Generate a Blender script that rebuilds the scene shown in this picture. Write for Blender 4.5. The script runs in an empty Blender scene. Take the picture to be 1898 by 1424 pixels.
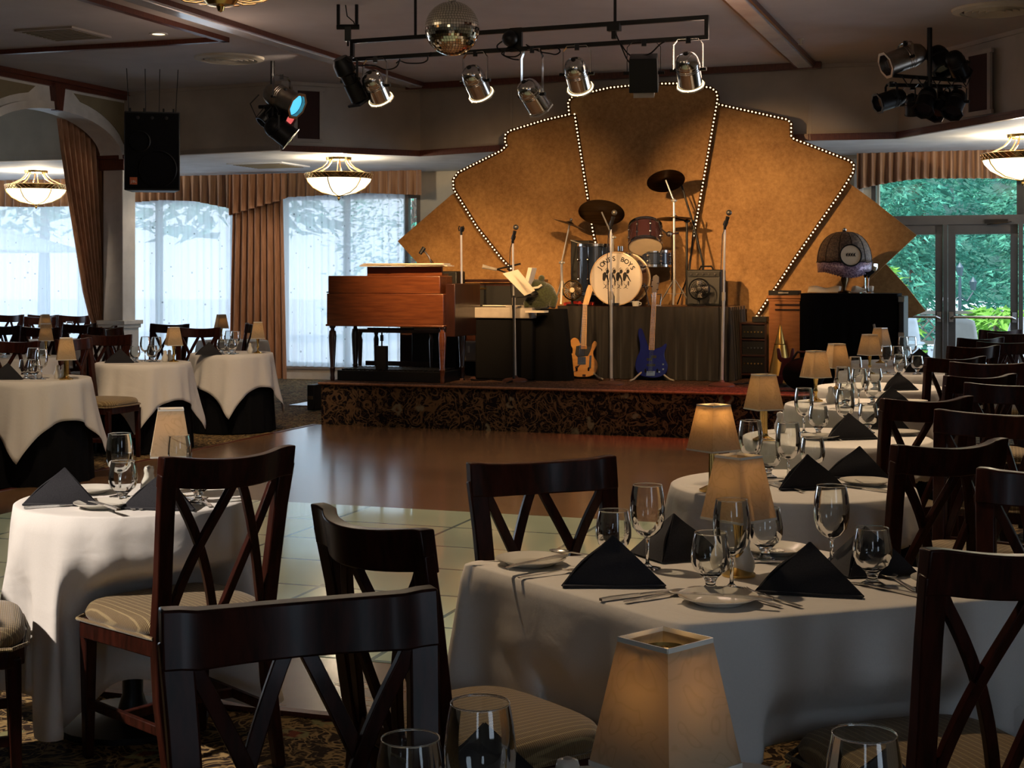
import bpy, math, random
from math import sin, cos, pi, radians, sqrt, atan2, hypot
from mathutils import Vector, Matrix, Euler
random.seed(7)
SC = bpy.context.scene
COL = SC.collection
# ------------------------------------------------------------------ camera, sky, exposure
FPX = 2750.0; HZ = 510.0; EYE = 1.5; CX = 949.0
cam = bpy.data.cameras.new('camera'); camo = bpy.data.objects.new('camera', cam); COL.objects.link(camo)
cam.sensor_width = 36.0; cam.lens = FPX/1898*36.0; cam.shift_y = -(712-HZ)/1898.0
cam.clip_start = 0.05; cam.clip_end = 300
camo.location = (0, 0, EYE); camo.rotation_euler = (pi/2, 0, 0)
SC.camera = camo
W = bpy.data.worlds.new('sky'); SC.world = W; W.use_nodes = True
_n = W.node_tree.nodes; _l = W.node_tree.links
_bg = _n['Background']
_tc = _n.new('ShaderNodeTexCoord'); _sp = _n.new('ShaderNodeSeparateXYZ'); _cr = _n.new('ShaderNodeValToRGB')
_l.new(_tc.outputs['Generated'], _sp.inputs[0]); _l.new(_sp.outputs['Z'], _cr.inputs[0]); _l.new(_cr.outputs[0], _bg.inputs[0])
_cr.color_ramp.elements[0].color = (.70, .84, 1.0, 1); _cr.color_ramp.elements[1].color = (.50, .68, 1.0, 1)
_bg.inputs[1].default_value = 3.9
SC.view_settings.view_transform = 'Standard'; SC.view_settings.look = 'None'
SC.view_settings.exposure = 0.0; SC.view_settings.gamma = 1.0; SC.view_settings.use_curve_mapping = False
SC.cycles.use_denoising = True
try: SC.cycles.denoiser = 'OPENIMAGEDENOISE'
except Exception: pass
SC.cycles.max_bounces = 7; SC.cycles.diffuse_bounces = 3; SC.cycles.glossy_bounces = 4
SC.cycles.transmission_bounces = 6; SC.cycles.transparent_max_bounces = 14
SC.cycles.caustics_reflective = False; SC.cycles.caustics_refractive = False
SC.cycles.sample_clamp_indirect = 4.0; SC.cycles.sample_clamp_direct = 0.0
SC.cycles.blur_glossy = 0.5

def lamp(kind, name, loc, power, color, target=None, size=.1, cone=60, blend=.5):
    d = bpy.data.lights.new(name, kind); d.energy = power; d.color = color
    if name == 'downlight_beam' and power > 1000: color = (1.0, .86, .74)
    d.color = color
    if kind == 'AREA': d.shape = 'DISK'; d.size = size
    else: d.shadow_soft_size = size
    if kind == 'SPOT': d.spot_size = radians(cone); d.spot_blend = blend
    o = bpy.data.objects.new(name, d); COL.objects.link(o); o.location = loc
    if target is not None:
        o.rotation_euler = (Vector(target)-Vector(loc)).to_track_quat('-Z', 'Y').to_euler()
    return o
sun = lamp('SUN', 'sun', (0, 40, 20), 9.0, (1.0, .96, .88), target=(3, 43, 14), size=.05)
WARM = (1.0, .72, .45); AMBER = (1.0, .58, .24)
# stage wash from the lit parabolic cans on the truss (positions filled in as the cans' own mouths)
# room downlights in the ceiling over the tables, plus two spots added to brighten the dance floor
DOWN = [((-4.1, 3.0, 3.70), (-1.4, 4.85, .5), 1150, 30), ((-.9, 4.9, 3.70), (.6, 3.8, .8), 210, 40), ((.5, 6.9, 3.70), (1.15, 5.5, .8), 165, 46), ((1.2, 8.6, 3.70), (1.7, 7.0, .8), 190, 46),
        ((1.8, 10.6, 3.70), (2.3, 9.4, .8), 240, 50), ((-2.9, 8.6, 3.70), (-3.55, 10.7, .6), 190, 50), ((-2.6, 10.8, 3.70), (-3.2, 12.7, .6), 180, 46), ((-2.2, 12.2, 3.70), (-2.7, 14.2, .6), 160, 42),
        ((-2.6, 2.9, 3.70), (-.45, 3.35, .9), 10, 26), ((.9, 10.2, 3.70), (.7, 10.6, 0), 170, 80), ((-.8, 12.2, 3.70), (-.6, 12.0, 0), 110, 80), ((3.3, 9.6, 3.70), (2.2, 8.3, .9), 290, 44), ((3.3, 7.4, 3.70), (1.7, 5.9, .9), 210, 44), ((4.0, 10.9, 3.70), (3.1, 10.3, .6), 200, 44)]
for (p, t, e, c) in DOWN:
    lamp('SPOT', 'downlight_beam', p, e, WARM, target=t, size=.05, cone=c, blend=.7)
for (p, t, e, c) in (((-3.3, 18.9, 2.90), (-4.8, 18.4, 1.4), 60, 60), ((-2.7, 19.5, 2.90), (-4.0, 20.9, 1.2), 110, 70), ((-6.3, 16.0, 3.70), (-5.8, 18.6, 1.6), 220, 36), ((4.9, 15.2, 2.90), (5.2, 17.2, 1.6), 40, 60), ((-2.0, 15.0, 3.70), (-5.0, 17.2, 3.0), 60, 56)):
    lamp('SPOT', 'window_side_fill', p, e, (1.0, .78, .58), target=t, size=.06, cone=c, blend=.8)  # added fill spots brightening column, drape, arcade and door side; no fixtures there
lamp('SPOT', 'red_wash', (3.7, 13.1, 3.05), 420, (1.0, .12, .05), target=(1.7, 13.5, .2), size=.05, cone=34, blend=1.0)
for (x, y) in ((.8, 8.5), (-1.5, 7.5), (-2.6, 13.0), (1.6, 11.5)):
    lamp('POINT', 'room_glow', (x, y, 3.25), 7, (1.0, .70, .52), size=.25)

# ------------------------------------------------------------------ helpers
UA = radians(-18.9)                       # the room's own axes: U along the stage front, V away from the camera
U = Vector((cos(UA), sin(UA), 0)); V = Vector((-sin(UA), cos(UA), 0))
O0 = Vector((-1.90, 14.78, 0))            # the stage's front corner on the floor
def S(s, t, z=0.0): return O0 + U*s + V*t + Vector((0, 0, z))
def sx(px, t):
    r = (px-CX)/FPX
    ax, ay = O0.x+V.x*t, O0.y+V.y*t
    return (r*ay-ax)/(U.x-r*U.y)
def sz(px, py, t):
    p = S(sx(px, t), t); return EYE-(py-HZ)*p.y/FPX
def SP(px, py, t):                        # world point of the stage-parallel plane t metres behind the stage front
    p = S(sx(px, t), t); p.z = sz(px, py, t); return p
def D(px, py, Y): return Vector(((px-CX)/FPX*Y, Y, EYE-(py-HZ)*Y/FPX))

class MB:
    def __init__(self): self.v = []; self.f = []; self.m = []; self.mi = 0
    def add(self, vs, fs):
        b = len(self.v); self.v += [tuple(p) for p in vs]
        for f in fs: self.f.append(tuple(b+i for i in f)); self.m.append(self.mi)
        return self
    def box(self, c, d, rz=0.0, M=None):
        x, y, z = d[0]/2, d[1]/2, d[2]/2
        vs = [Vector((i*x, j*y, k*z)) for k in (-1, 1) for j in (-1, 1) for i in (-1, 1)]
        R = M if M is not None else Matrix.Rotation(rz, 3, 'Z')
        vs = [R @ p + Vector(c) for p in vs]
        return self.add(vs, [(0, 2, 3, 1), (4, 5, 7, 6), (0, 1, 5, 4), (2, 6, 7, 3), (0, 4, 6, 2), (1, 3, 7, 5)])
    def hexa(self, bot, top):
        vs = list(bot)+list(top)
        return self.add(vs, [(3, 2, 1, 0), (4, 5, 6, 7), (0, 1, 5, 4), (1, 2, 6, 5), (2, 3, 7, 6), (3, 0, 4, 7)])
    def bar(self, p0, p1, w, h, up=(0, 0, 1), w1=None, h1=None):
        p0 = Vector(p0); p1 = Vector(p1); d = (p1-p0).normalized(); up = Vector(up)
        s = d.cross(up)
        if s.length < 1e-5: s = Vector((1, 0, 0))
        s.normalize(); u = s.cross(d).normalized()
        w1 = w if w1 is None else w1; h1 = h if h1 is None else h1
        a = [p0+s*(i*w/2)+u*(j*h/2) for i, j in ((-1, -1), (1, -1), (1, 1), (-1, 1))]
        b = [p1+s*(i*w1/2)+u*(j*h1/2) for i, j in ((-1, -1), (1, -1), (1, 1), (-1, 1))]
        return self.hexa(a, b)
    def strip(self, pts, w, h, wdir=None, up=None):
        """rectangular-section sweep through pts; wdir: fixed width direction per point or one"""
        n = len(pts); pts = [Vector(p) for p in pts]; rows = []
        for i, p in enumerate(pts):
            d = (pts[min(i+1, n-1)]-pts[max(i-1, 0)]).normalized()
            if wdir is not None:
                s = Vector(wdir[i] if isinstance(wdir, list) else wdir); s = (s-d*s.dot(d)).normalized()
            else:
                s = d.cross(Vector(up or (0, 0, 1))).normalized()
            u = s.cross(d).normalized()
            ww = w[i] if isinstance(w, list) else w; hh = h[i] if isinstance(h, list) else h
            rows.append([p+s*(a*ww/2)+u*(b*hh/2) for a, b in ((-1, -1), (1, -1), (1, 1), (-1, 1))])
        b0 = len(self.v)
        vs = [q for r in rows for q in r]; fs = []
        for i in range(n-1):
            for k in range(4):
                a = i*4+k; b = i*4+(k+1) % 4; fs.append((a, b, b+4, a+4))
        fs.append((3, 2, 1, 0)); e = (n-1)*4; fs.append((e, e+1, e+2, e+3))
        return self.add(vs, fs)
    def tube(self, pts, r, n=8, cap=True):
        pts = [Vector(p) for p in pts]; m = len(pts)
        rr = r if isinstance(r, (list, tuple)) else [r]*m
        rows = []; prev = None
        for i, p in enumerate(pts):
            d = (pts[min(i+1, m-1)]-pts[max(i-1, 0)]).normalized()
            if prev is None:
                a = Vector((0, 0, 1)) if abs(d.z) < .9 else Vector((1, 0, 0))
                s = d.cross(a).normalized()
            else:
                s = (prev-d*prev.dot(d)); s = s.normalized() if s.length > 1e-6 else d.orthogonal().normalized()
            prev = s; u = d.cross(s)
            rows += [p+(s*cos(2*pi*k/n)+u*sin(2*pi*k/n))*rr[i] for k in range(n)]
        fs = []
        for i in range(m-1):
            for k in range(n):
                a = i*n+k; b = i*n+(k+1) % n; fs.append((a, b, b+n, a+n))
        if cap: fs.append(tuple(range(n-1, -1, -1))); fs.append(tuple(range((m-1)*n, m*n)))
        return self.add(rows, fs)
    def lathe(self, prof, n=24, c=(0, 0, 0), M=None, sy=1.0, close=False):
        """prof: [(r,z)...]; revolve about z; M rotates; r==0 makes a pole"""
        c = Vector(c); R = M if M is not None else Matrix.Identity(3)
        idx = []; vs = []
        for (r, z) in prof:
            if r < 1e-6: idx.append([len(vs)]*n); vs.append(R @ Vector((0, 0, z))+c)
            else:
                idx.append(list(range(len(vs), len(vs)+n)))
                vs += [R @ Vector((r*cos(2*pi*k/n), sy*r*sin(2*pi*k/n), z))+c for k in range(n)]
        fs = []
        L = len(prof)
        for i in range(L if close else L-1):
            A = idx[i]; B = idx[(i+1) % L]
            for k in range(n):
                q = [A[k], A[(k+1) % n], B[(k+1) % n], B[k]]; o = []
                for t in q:
                    if t not in o: o.append(t)
                if len(o) > 2: fs.append(tuple(o))
        return self.add(vs, fs)
    def sphere(self, c, r, n=12, m=8, sc=(1, 1, 1)):
        c = Vector(c); b = MB().lathe([(r*sin(pi*i/m), -r*cos(pi*i/m)) for i in range(m+1)], n)
        return self.add([Vector((p[0]*sc[0], p[1]*sc[1], p[2]*sc[2]))+c for p in b.v], b.f)
    def prism(self, poly, d0, d1, fx, fy, fd, c=(0, 0, 0)):
        """extrude the 2-D poly (a,b) -> c + a*fx + b*fy, from d0 to d1 along fd"""
        c = Vector(c); fx = Vector(fx); fy = Vector(fy); fd = Vector(fd); n = len(poly)
        a = [c+fx*p[0]+fy*p[1]+fd*d0 for p in poly]; b = [c+fx*p[0]+fy*p[1]+fd*d1 for p in poly]
        fs = [(i, (i+1) % n, n+(i+1) % n, n+i) for i in range(n)]
        fs.append(tuple(range(n-1, -1, -1))); fs.append(tuple(range(n, 2*n)))
        return self.add(a+b, fs)
    def grid(self, fn, nu, nv, cu=False, cv=False):
        vs = [fn(i, j) for i in range(nu) for j in range(nv)]; fs = []
        for i in range(nu if cu else nu-1):
            for j in range(nv if cv else nv-1):
                a = i*nv+j; b = ((i+1) % nu)*nv+j; cc = ((i+1) % nu)*nv+(j+1) % nv; d = i*nv+(j+1) % nv
                fs.append((a, b, cc, d))
        return self.add(vs, fs)
    def build(self, name, mat, parent=None, angle=35, bevel=0, sub=0, solid=0, loc=None, rz=None):
        me = bpy.data.meshes.new(name); me.from_pydata(self.v, [], self.f)
        mats = mat if isinstance(mat, (list, tuple)) else [mat]
        for q in mats: me.materials.append(q)
        me.polygons.foreach_set('use_smooth', [True]*len(me.polygons))
        if len(mats) > 1: me.polygons.foreach_set('material_index', self.m)
        me.update(); me.validate()
        if angle < 180: me.set_sharp_from_angle(angle=radians(angle))
        o = bpy.data.objects.new(name, me); COL.objects.link(o)
        if parent is not None: o.parent = parent
        if loc is not None: o.location = loc
        if rz is not None: o.rotation_euler = (0, 0, rz)
        if solid:
            md = o.modifiers.new('solid', 'SOLIDIFY'); md.thickness = solid; md.offset = 0
        if bevel:
            md = o.modifiers.new('bevel', 'BEVEL'); md.width = bevel; md.segments = 2; md.limit_method = 'ANGLE'; md.angle_limit = radians(40)
        if sub:
            md = o.modifiers.new('sub', 'SUBSURF'); md.levels = sub; md.render_levels = sub
        return o

def tag(o, label=None, cat=None, group=None, kind=None):
    if label: o['label'] = label
    if cat: o['category'] = cat
    if group: o['group'] = group
    if kind: o['kind'] = kind
    return o
def thing(name, label, cat, loc=(0, 0, 0), rz=0.0, group=None):
    o = bpy.data.objects.new(name, None); COL.objects.link(o); o.empty_display_size = .1
    o.location = loc; o.rotation_euler = (0, 0, rz)
    return tag(o, label, cat, group)
def struct(o): o['kind'] = 'structure'; return o
KIDS = {}
def kids(root):
    return [c for c in bpy.data.objects if c.parent == root]
def dup(root, loc, rz, label, group=None, sc=1.0, rot=None):
    r = root.copy(); COL.objects.link(r); r.location = loc
    r.rotation_euler = rot if rot is not None else (0, 0, rz); r.scale = (sc, sc, sc)
    r['label'] = label
    if group: r['group'] = group
    if root.name not in KIDS: KIDS[root.name] = [(c, kids(c)) for c in kids(root)]
    for c, gs in KIDS[root.name]:
        k = c.copy(); COL.objects.link(k); k.parent = r
        for g in gs:
            q = g.copy(); COL.objects.link(q); q.parent = k
    return r

# ------------------------------------------------------------------ materials
def _new(name):
    m = bpy.data.materials.new(name); m.use_nodes = True
    return m, m.node_tree.nodes, m.node_tree.links, m.node_tree.nodes['Principled BSDF']
def mat(name, col, rough=.5, metal=0.0, col2=None, scale=8, stretch=(1, 1, 1), bump=0.0, spec=.5, coat=0, detail=4, emit=None, estr=0, trans=0, sheen=0, contrast=(.35, .65), bdist=.01):
    m, n, l, p = _new(name)
    p.inputs['Roughness'].default_value = rough; p.inputs['Metallic'].default_value = metal
    p.inputs['Specular IOR Level'].default_value = spec
    if coat: p.inputs['Coat Weight'].default_value = coat; p.inputs['Coat Roughness'].default_value = .12
    if sheen: p.inputs['Sheen Weight'].default_value = sheen
    c = (*col, 1); p.inputs['Base Color'].default_value = c
    tc = n.new('ShaderNodeTexCoord'); mp = n.new('ShaderNodeMapping'); mp.inputs['Scale'].default_value = stretch
    nz = n.new('ShaderNodeTexNoise'); nz.inputs['Scale'].default_value = scale; nz.inputs['Detail'].default_value = detail
    l.new(tc.outputs['Object'], mp.inputs[0]); l.new(mp.outputs[0], nz.inputs['Vector'])
    if col2 is None: col2 = tuple(x*.86 for x in col)
    cr = n.new('ShaderNodeValToRGB'); cr.color_ramp.elements[0].color = (*col2, 1); cr.color_ramp.elements[1].color = c
    cr.color_ramp.elements[0].position = contrast[0]; cr.color_ramp.elements[1].position = contrast[1]
    l.new(nz.outputs[0], cr.inputs[0]); l.new(cr.outputs[0], p.inputs['Base Color'])
    if bump:
        b = n.new('ShaderNodeBump'); b.inputs['Strength'].default_value = bump; b.inputs['Distance'].default_value = bdist
        l.new(nz.outputs[0], b.inputs['Height']); l.new(b.outputs[0], p.inputs['Normal'])
    if emit:
        p.inputs['Emission Color'].default_value = (*emit, 1); p.inputs['Emission Strength'].default_value = estr
    return m
def nosample(m):
    try: m.cycles.emission_sampling = 'NONE'
    except Exception: pass
    return m
def linen_mat():
    m, n, l, p = _new('white_linen_weave'); tc = n.new('ShaderNodeTexCoord')
    a = n.new('ShaderNodeTexNoise'); a.inputs['Scale'].default_value = 5.5; a.inputs['Detail'].default_value = 3; a.inputs['Distortion'].default_value = .8
    b = n.new('ShaderNodeTexNoise'); b.inputs['Scale'].default_value = 240; l.new(tc.outputs['Object'], a.inputs['Vector']); l.new(tc.outputs['Object'], b.inputs['Vector'])
    b1 = n.new('ShaderNodeBump'); b1.inputs['Strength'].default_value = .55; b1.inputs['Distance'].default_value = .012; l.new(a.outputs[0], b1.inputs['Height'])
    b2 = n.new('ShaderNodeBump'); b2.inputs['Strength'].default_value = .2; b2.inputs['Distance'].default_value = .0008; l.new(b.outputs[0], b2.inputs['Height']); l.new(b1.outputs[0], b2.inputs['Normal'])
    cr = n.new('ShaderNodeValToRGB'); cr.color_ramp.elements[0].color = (.70, .67, .63, 1); cr.color_ramp.elements[1].color = (.76, .73, .69, 1); l.new(b.outputs[0], cr.inputs[0])
    l.new(cr.outputs[0], p.inputs['Base Color']); l.new(b2.outputs[0], p.inputs['Normal']); p.inputs['Roughness'].default_value = .85; p.inputs['Specular IOR Level'].default_value = .2
    return m
M = {}
M['wall'] = mat('plaster_wall', (.46, .40, .34), .8, scale=3, bump=.05)
M['wall2'] = mat('plaster_wall_cream', (.62, .56, .44), .8, scale=3, bump=.05)
M['ceil'] = mat('ceiling_plaster', (.54, .51, .51), .85, scale=3, col2=(.50, .47, .47))
M['white'] = mat('white_paint', (.78, .76, .72), .45, scale=5)
M['woodtrim'] = mat('mahogany_trim', (.13, .035, .018), .35, scale=14, stretch=(6, 6, 1), col2=(.08, .02, .012))
M['chair'] = mat('dark_mahogany', (.042, .010, .006), .34, scale=10, stretch=(5, 5, .8), col2=(.016, .005, .003), coat=.03, spec=.16, bump=.02, bdist=.002)
M['black'] = mat('black_metal', (.006, .006, .007), .42, scale=20, spec=.3)
M['rope'] = mat('matte_light_channel', (.05, .022, .010), .9, scale=20, spec=.05)
M['blackcloth'] = mat('black_cloth', (.006, .006, .007), .9, scale=60, bump=.1, spec=.1)
M['chrome'] = mat('chrome', (.62, .60, .58), .16, 1.0, scale=6, col2=(.5, .49, .48))
M['stand'] = mat('satin_chrome_tube', (.62, .63, .66), .32, .55, scale=6, col2=(.5, .51, .54))
M['silver'] = mat('silver_flatware', (.80, .78, .74), .27, .85, scale=10, col2=(.66, .64, .60))
M['brass'] = mat('brass', (.72, .50, .18), .22, 1.0, scale=9, col2=(.55, .37, .12))
M['ceramic'] = mat('ivory_ceramic', (.80, .77, .68), .2, scale=5, coat=.6, col2=(.76, .72, .63))
M['linen'] = mat('white_linen', (.74, .71, .68), .85, scale=220, bump=.15, bdist=.0008, spec=.2, col2=(.70, .67, .64))
M['linen'] = linen_mat()
M['napkin'] = mat('charcoal_napkin', (.022, .022, .027), .85, scale=300, bump=.2, bdist=.0006, spec=.2, sheen=.2, col2=(.015, .015, .019))
M['drape'] = mat('gold_brown_drape', (.42, .20, .10), .7, scale=40, stretch=(1, 1, .1), col2=(.28, .125, .05), sheen=.3)
M['walnut'] = mat('organ_walnut', (.185, .058, .020), .3, scale=7, stretch=(.6, 3, 6), col2=(.11, .03, .011), coat=.4)
M['darkwalnut'] = mat('dark_walnut', (.045, .014, .008), .3, scale=7, stretch=(2, 2, .6), col2=(.025, .008, .005), coat=.4)
M['cabwood'] = mat('maple_cabinet', (.50, .20, .065), .35, scale=6, stretch=(1, 1, 7), col2=(.40, .15, .045), coat=.3)
M['paper'] = mat('sheet_paper', (.75, .68, .58), .8, scale=4)
M['skirt'] = mat('grey_black_skirt', (.032, .027, .024), .85, scale=12, stretch=(2, 2, .3), col2=(.015, .013, .012), sheen=.2)
M['vinyl'] = mat('black_vinyl', (.009, .009, .009), .5, scale=90, bump=.3, bdist=.001)
M['plasticgrey'] = mat('grey_plastic', (.42, .38, .34), .45, scale=12)
M['bronze'] = mat('bronze_cymbal', (.085, .055, .025), .3, 1.0, scale=4, stretch=(1, 1, 20), col2=(.05, .03, .014))
M['drumwood'] = mat('purple_brown_shell', (.055, .024, .024), .25, scale=6, col2=(.06, .022, .024), coat=.7)
M['drumdark'] = mat('dark_blue_shell', (.02, .03, .06), .2, scale=6, coat=.8)
M['drumhead'] = mat('cream_drum_head', (.85, .70, .50), .6, scale=4)
M['frog'] = mat('green_plush', (.045, .055, .018), .95, scale=80, bump=.6, col2=(.025, .03, .010), sheen=.5)
M['butter'] = mat('butterscotch_body', (.75, .38, .10), .3, scale=5, stretch=(1, 1, 5), col2=(.62, .28, .06), coat=.6)
M['maple'] = mat('maple_neck', (.80, .50, .22), .35, scale=9, stretch=(4, 4, .6), col2=(.70, .42, .17), coat=.3)
M['rosewood'] = mat('brown_fretboard', (.38, .20, .09), .45, scale=9, stretch=(4, 4, .6))
M['bluebody'] = mat('cobalt_gloss', (.008, .012, .19), .12, scale=3, coat=1.0, col2=(.006, .008, .13))
M['red'] = mat('red_plastic', (.45, .03, .02), .4, scale=9)
M['gold'] = mat('gold_cone', (.70, .42, .11), .35, .8, scale=6)
M['glowbulb'] = nosample(mat('bulb_glow', (1, .8, .5), .5, emit=(1.0, .78, .45), estr=2.1))
M['lampglass'] = mat('alabaster_glow', (.9, .8, .65), .5, emit=(1.0, .80, .50), estr=2.3, scale=4)
M['lensglow'] = nosample(mat('lamp_lens_glow', (1, .9, .7), .5, emit=(1.0, .85, .55), estr=14))
M['lensblue'] = nosample(mat('blue_gel_glow', (.1, .5, .9), .4, emit=(.10, .62, 1.0), estr=1.1, scale=20))
M['lensred'] = nosample(mat('red_gel_glow', (.9, .1, .1), .4, emit=(1.0, .16, .15), estr=.7, scale=20))
M['plasticwhite'] = mat('white_plastic', (.8, .82, .84), .4, scale=6)
M['ironlamp'] = mat('dark_iron', (.03, .06, .08), .5, scale=9)
M['bark'] = mat('bark', (.07, .05, .035), .9, scale=8, stretch=(4, 4, 1), bump=.5)
M['patio'] = mat('patio_stone', (.45, .46, .48), .8, scale=2, bump=.1)

def glass_mats():
    m = bpy.data.materials.new('clear_glass_wall'); m.use_nodes = True; n = m.node_tree.nodes; l = m.node_tree.links
    n.clear(); o = n.new('ShaderNodeOutputMaterial'); mx = n.new('ShaderNodeMixShader'); t = n.new('ShaderNodeBsdfTransparent'); g = n.new('ShaderNodeBsdfGlossy')
    g.inputs['Roughness'].default_value = .055; fr = n.new('ShaderNodeLayerWeight'); fr.inputs[0].default_value = .36
    nz = n.new('ShaderNodeTexNoise'); nz.inputs['Scale'].default_value = 3; ma = n.new('ShaderNodeMath'); ma.operation = 'MULTIPLY_ADD'
    ma.inputs[1].default_value = .02; tc = n.new('ShaderNodeTexCoord'); l.new(tc.outputs['Object'], nz.inputs['Vector'])
    l.new(nz.outputs[0], ma.inputs[0]); l.new(fr.outputs['Fresnel'], ma.inputs[2]); l.new(ma.outputs[0], mx.inputs[0])
    t.inputs[0].default_value = (.93, .95, .94, 1)
    l.new(t.outputs[0], mx.inputs[1]); l.new(g.outputs[0], mx.inputs[2]); l.new(mx.outputs[0], o.inputs[0])
    M['thin'] = m
    m, n, l, p = _new('clear_glass_solid'); p.inputs['Transmission Weight'].default_value = 1; p.inputs['Roughness'].default_value = .02
    p.inputs['IOR'].default_value = 1.5; p.inputs['Base Color'].default_value = (.97, .98, .98, 1)
    nz = n.new('ShaderNodeTexNoise'); nz.inputs['Scale'].default_value = 30; b = n.new('ShaderNodeBump'); b.inputs['Strength'].default_value = .05; b.inputs['Distance'].default_value = .001
    l.new(nz.outputs[0], b.inputs['Height']); l.new(b.outputs[0], p.inputs['Normal'])
    M['solid'] = m
    # window pane
    m = M['thin'].copy(); m.name = 'window_glass'; M['pane'] = m
    for q in m.node_tree.nodes:
        if q.type == 'LAYER_WEIGHT': q.inputs[0].default_value = .12
glass_mats()

def translucent(name, col, tr, transp=0.0, rough=.8, pattern=None, dots=None):
    m = bpy.data.materials.new(name); m.use_nodes = True; n = m.node_tree.nodes; l = m.node_tree.links; n.clear()
    o = n.new('ShaderNodeOutputMaterial'); d = n.new('ShaderNodeBsdfDiffuse'); t = n.new('ShaderNodeBsdfTranslucent'); mx = n.new('ShaderNodeMixShader')
    mx.inputs[0].default_value = tr
    tc = n.new('ShaderNodeTexCoord')
    cr = n.new('ShaderNodeValToRGB'); cr.color_ramp.elements[1].color = (*col, 1); cr.color_ramp.elements[0].color = (*[x*(.80 if pattern == 'swirl' else .88) for x in col], 1)
    if pattern == 'swirl':
        nz = n.new('ShaderNodeTexNoise'); nz.inputs['Scale'].default_value = 11; nz.inputs['Distortion'].default_value = 2.2; nz.inputs['Detail'].default_value = 1
        wv = n.new('ShaderNodeMath'); wv.operation = 'PINGPONG'; wv.inputs[1].default_value = .09
        l.new(tc.outputs['Object'], nz.inputs['Vector']); l.new(nz.outputs[0], wv.inputs[0])
        mu = n.new('ShaderNodeMath'); mu.operation = 'MULTIPLY'; mu.inputs[1].default_value = 11; l.new(wv.outputs[0], mu.inputs[0]); l.new(mu.outputs[0], cr.inputs[0])
        cr.color_ramp.elements[0].position = .0; cr.color_ramp.elements[1].position = .35
    elif pattern == 'dots':
        vo = n.new('ShaderNodeTexVoronoi'); vo.inputs['Scale'].default_value = 7.5; l.new(tc.outputs['Object'], vo.inputs['Vector'])
        l.new(vo.outputs['Distance'], cr.inputs[0]); cr.color_ramp.elements[0].position = .09; cr.color_ramp.elements[1].position = .13
        cr.color_ramp.elements[0].color = (*[x*.45 for x in col], 1)
    elif pattern == 'leafy':
        nz = n.new('ShaderNodeTexNoise'); nz.inputs['Scale'].default_value = 2.6; nz.inputs['Detail'].default_value = 5; l.new(tc.outputs['Object'], nz.inputs['Vector']); l.new(nz.outputs[0], cr.inputs[0])
        cr.color_ramp.elements[0].position = .38; cr.color_ramp.elements[1].position = .66; cr.color_ramp.elements[0].color = (*[x*.28 for x in col], 1)
    else:
        nz = n.new('ShaderNodeTexNoise'); nz.inputs['Scale'].default_value = 20; l.new(tc.outputs['Object'], nz.inputs['Vector']); l.new(nz.outputs[0], cr.inputs[0])
    l.new(cr.outputs[0], d.inputs[0])
    if pattern == 'swirl': t.inputs[0].default_value = (.80, .50, .24, 1)
    else: l.new(cr.outputs[0], t.inputs[0])
    l.new(d.outputs[0], mx.inputs[1]); l.new(t.outputs[0], mx.inputs[2]); last = mx
    if transp:
        m2 = n.new('ShaderNodeMixShader'); tp = n.new('ShaderNodeBsdfTransparent'); m2.inputs[0].default_value = transp
        l.new(mx.outputs[0], m2.inputs[1]); l.new(tp.outputs[0], m2.inputs[2]); last = m2
    l.new(last.outputs[0], o.inputs[0]); return m
M['sheer'] = translucent('sheer_curtain', (.84, .90, .93), .80, .13, pattern='dots')
M['shade'] = translucent('cream_lamp_shade', (.52, .42, .285), .35, 0, pattern='swirl')
M['leaf'] = translucent('evergreen_leaf', (.18, .56, .40), .4, pattern='leafy')
M['leaf2'] = translucent('bright_leaf', (.25, .50, .10), .4)

def backdrop_mat():
    m, n, l, p = _new('gold_suede_panel'); tc = n.new('ShaderNodeTexCoord')
    a = n.new('ShaderNodeTexNoise'); a.inputs['Scale'].default_value = 1.8; a.inputs['Detail'].default_value = 5
    b = n.new('ShaderNodeTexNoise'); b.inputs['Scale'].default_value = 22; b.inputs['Detail'].default_value = 6; b.inputs['Roughness'].default_value = .7
    mx = n.new('ShaderNodeMix'); mx.data_type = 'FLOAT'; mx.inputs[0].default_value = .55
    l.new(tc.outputs['Object'], a.inputs['Vector']); l.new(tc.outputs['Object'], b.inputs['Vector'])
    l.new(a.outputs[0], mx.inputs[2]); l.new(b.outputs[0], mx.inputs[3])
    cr = n.new('ShaderNodeValToRGB'); cr.color_ramp.elements[0].position = .36; cr.color_ramp.elements[1].position = .66
    cr.color_ramp.elements[0].color = (.25, .12, .035, 1); cr.color_ramp.elements[1].color = (.50, .28, .10, 1)
    l.new(mx.outputs[0], cr.inputs[0]); l.new(cr.outputs[0], p.inputs['Base Color']); p.inputs['Roughness'].default_value = .75
    return m
M['suede'] = backdrop_mat()

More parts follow.
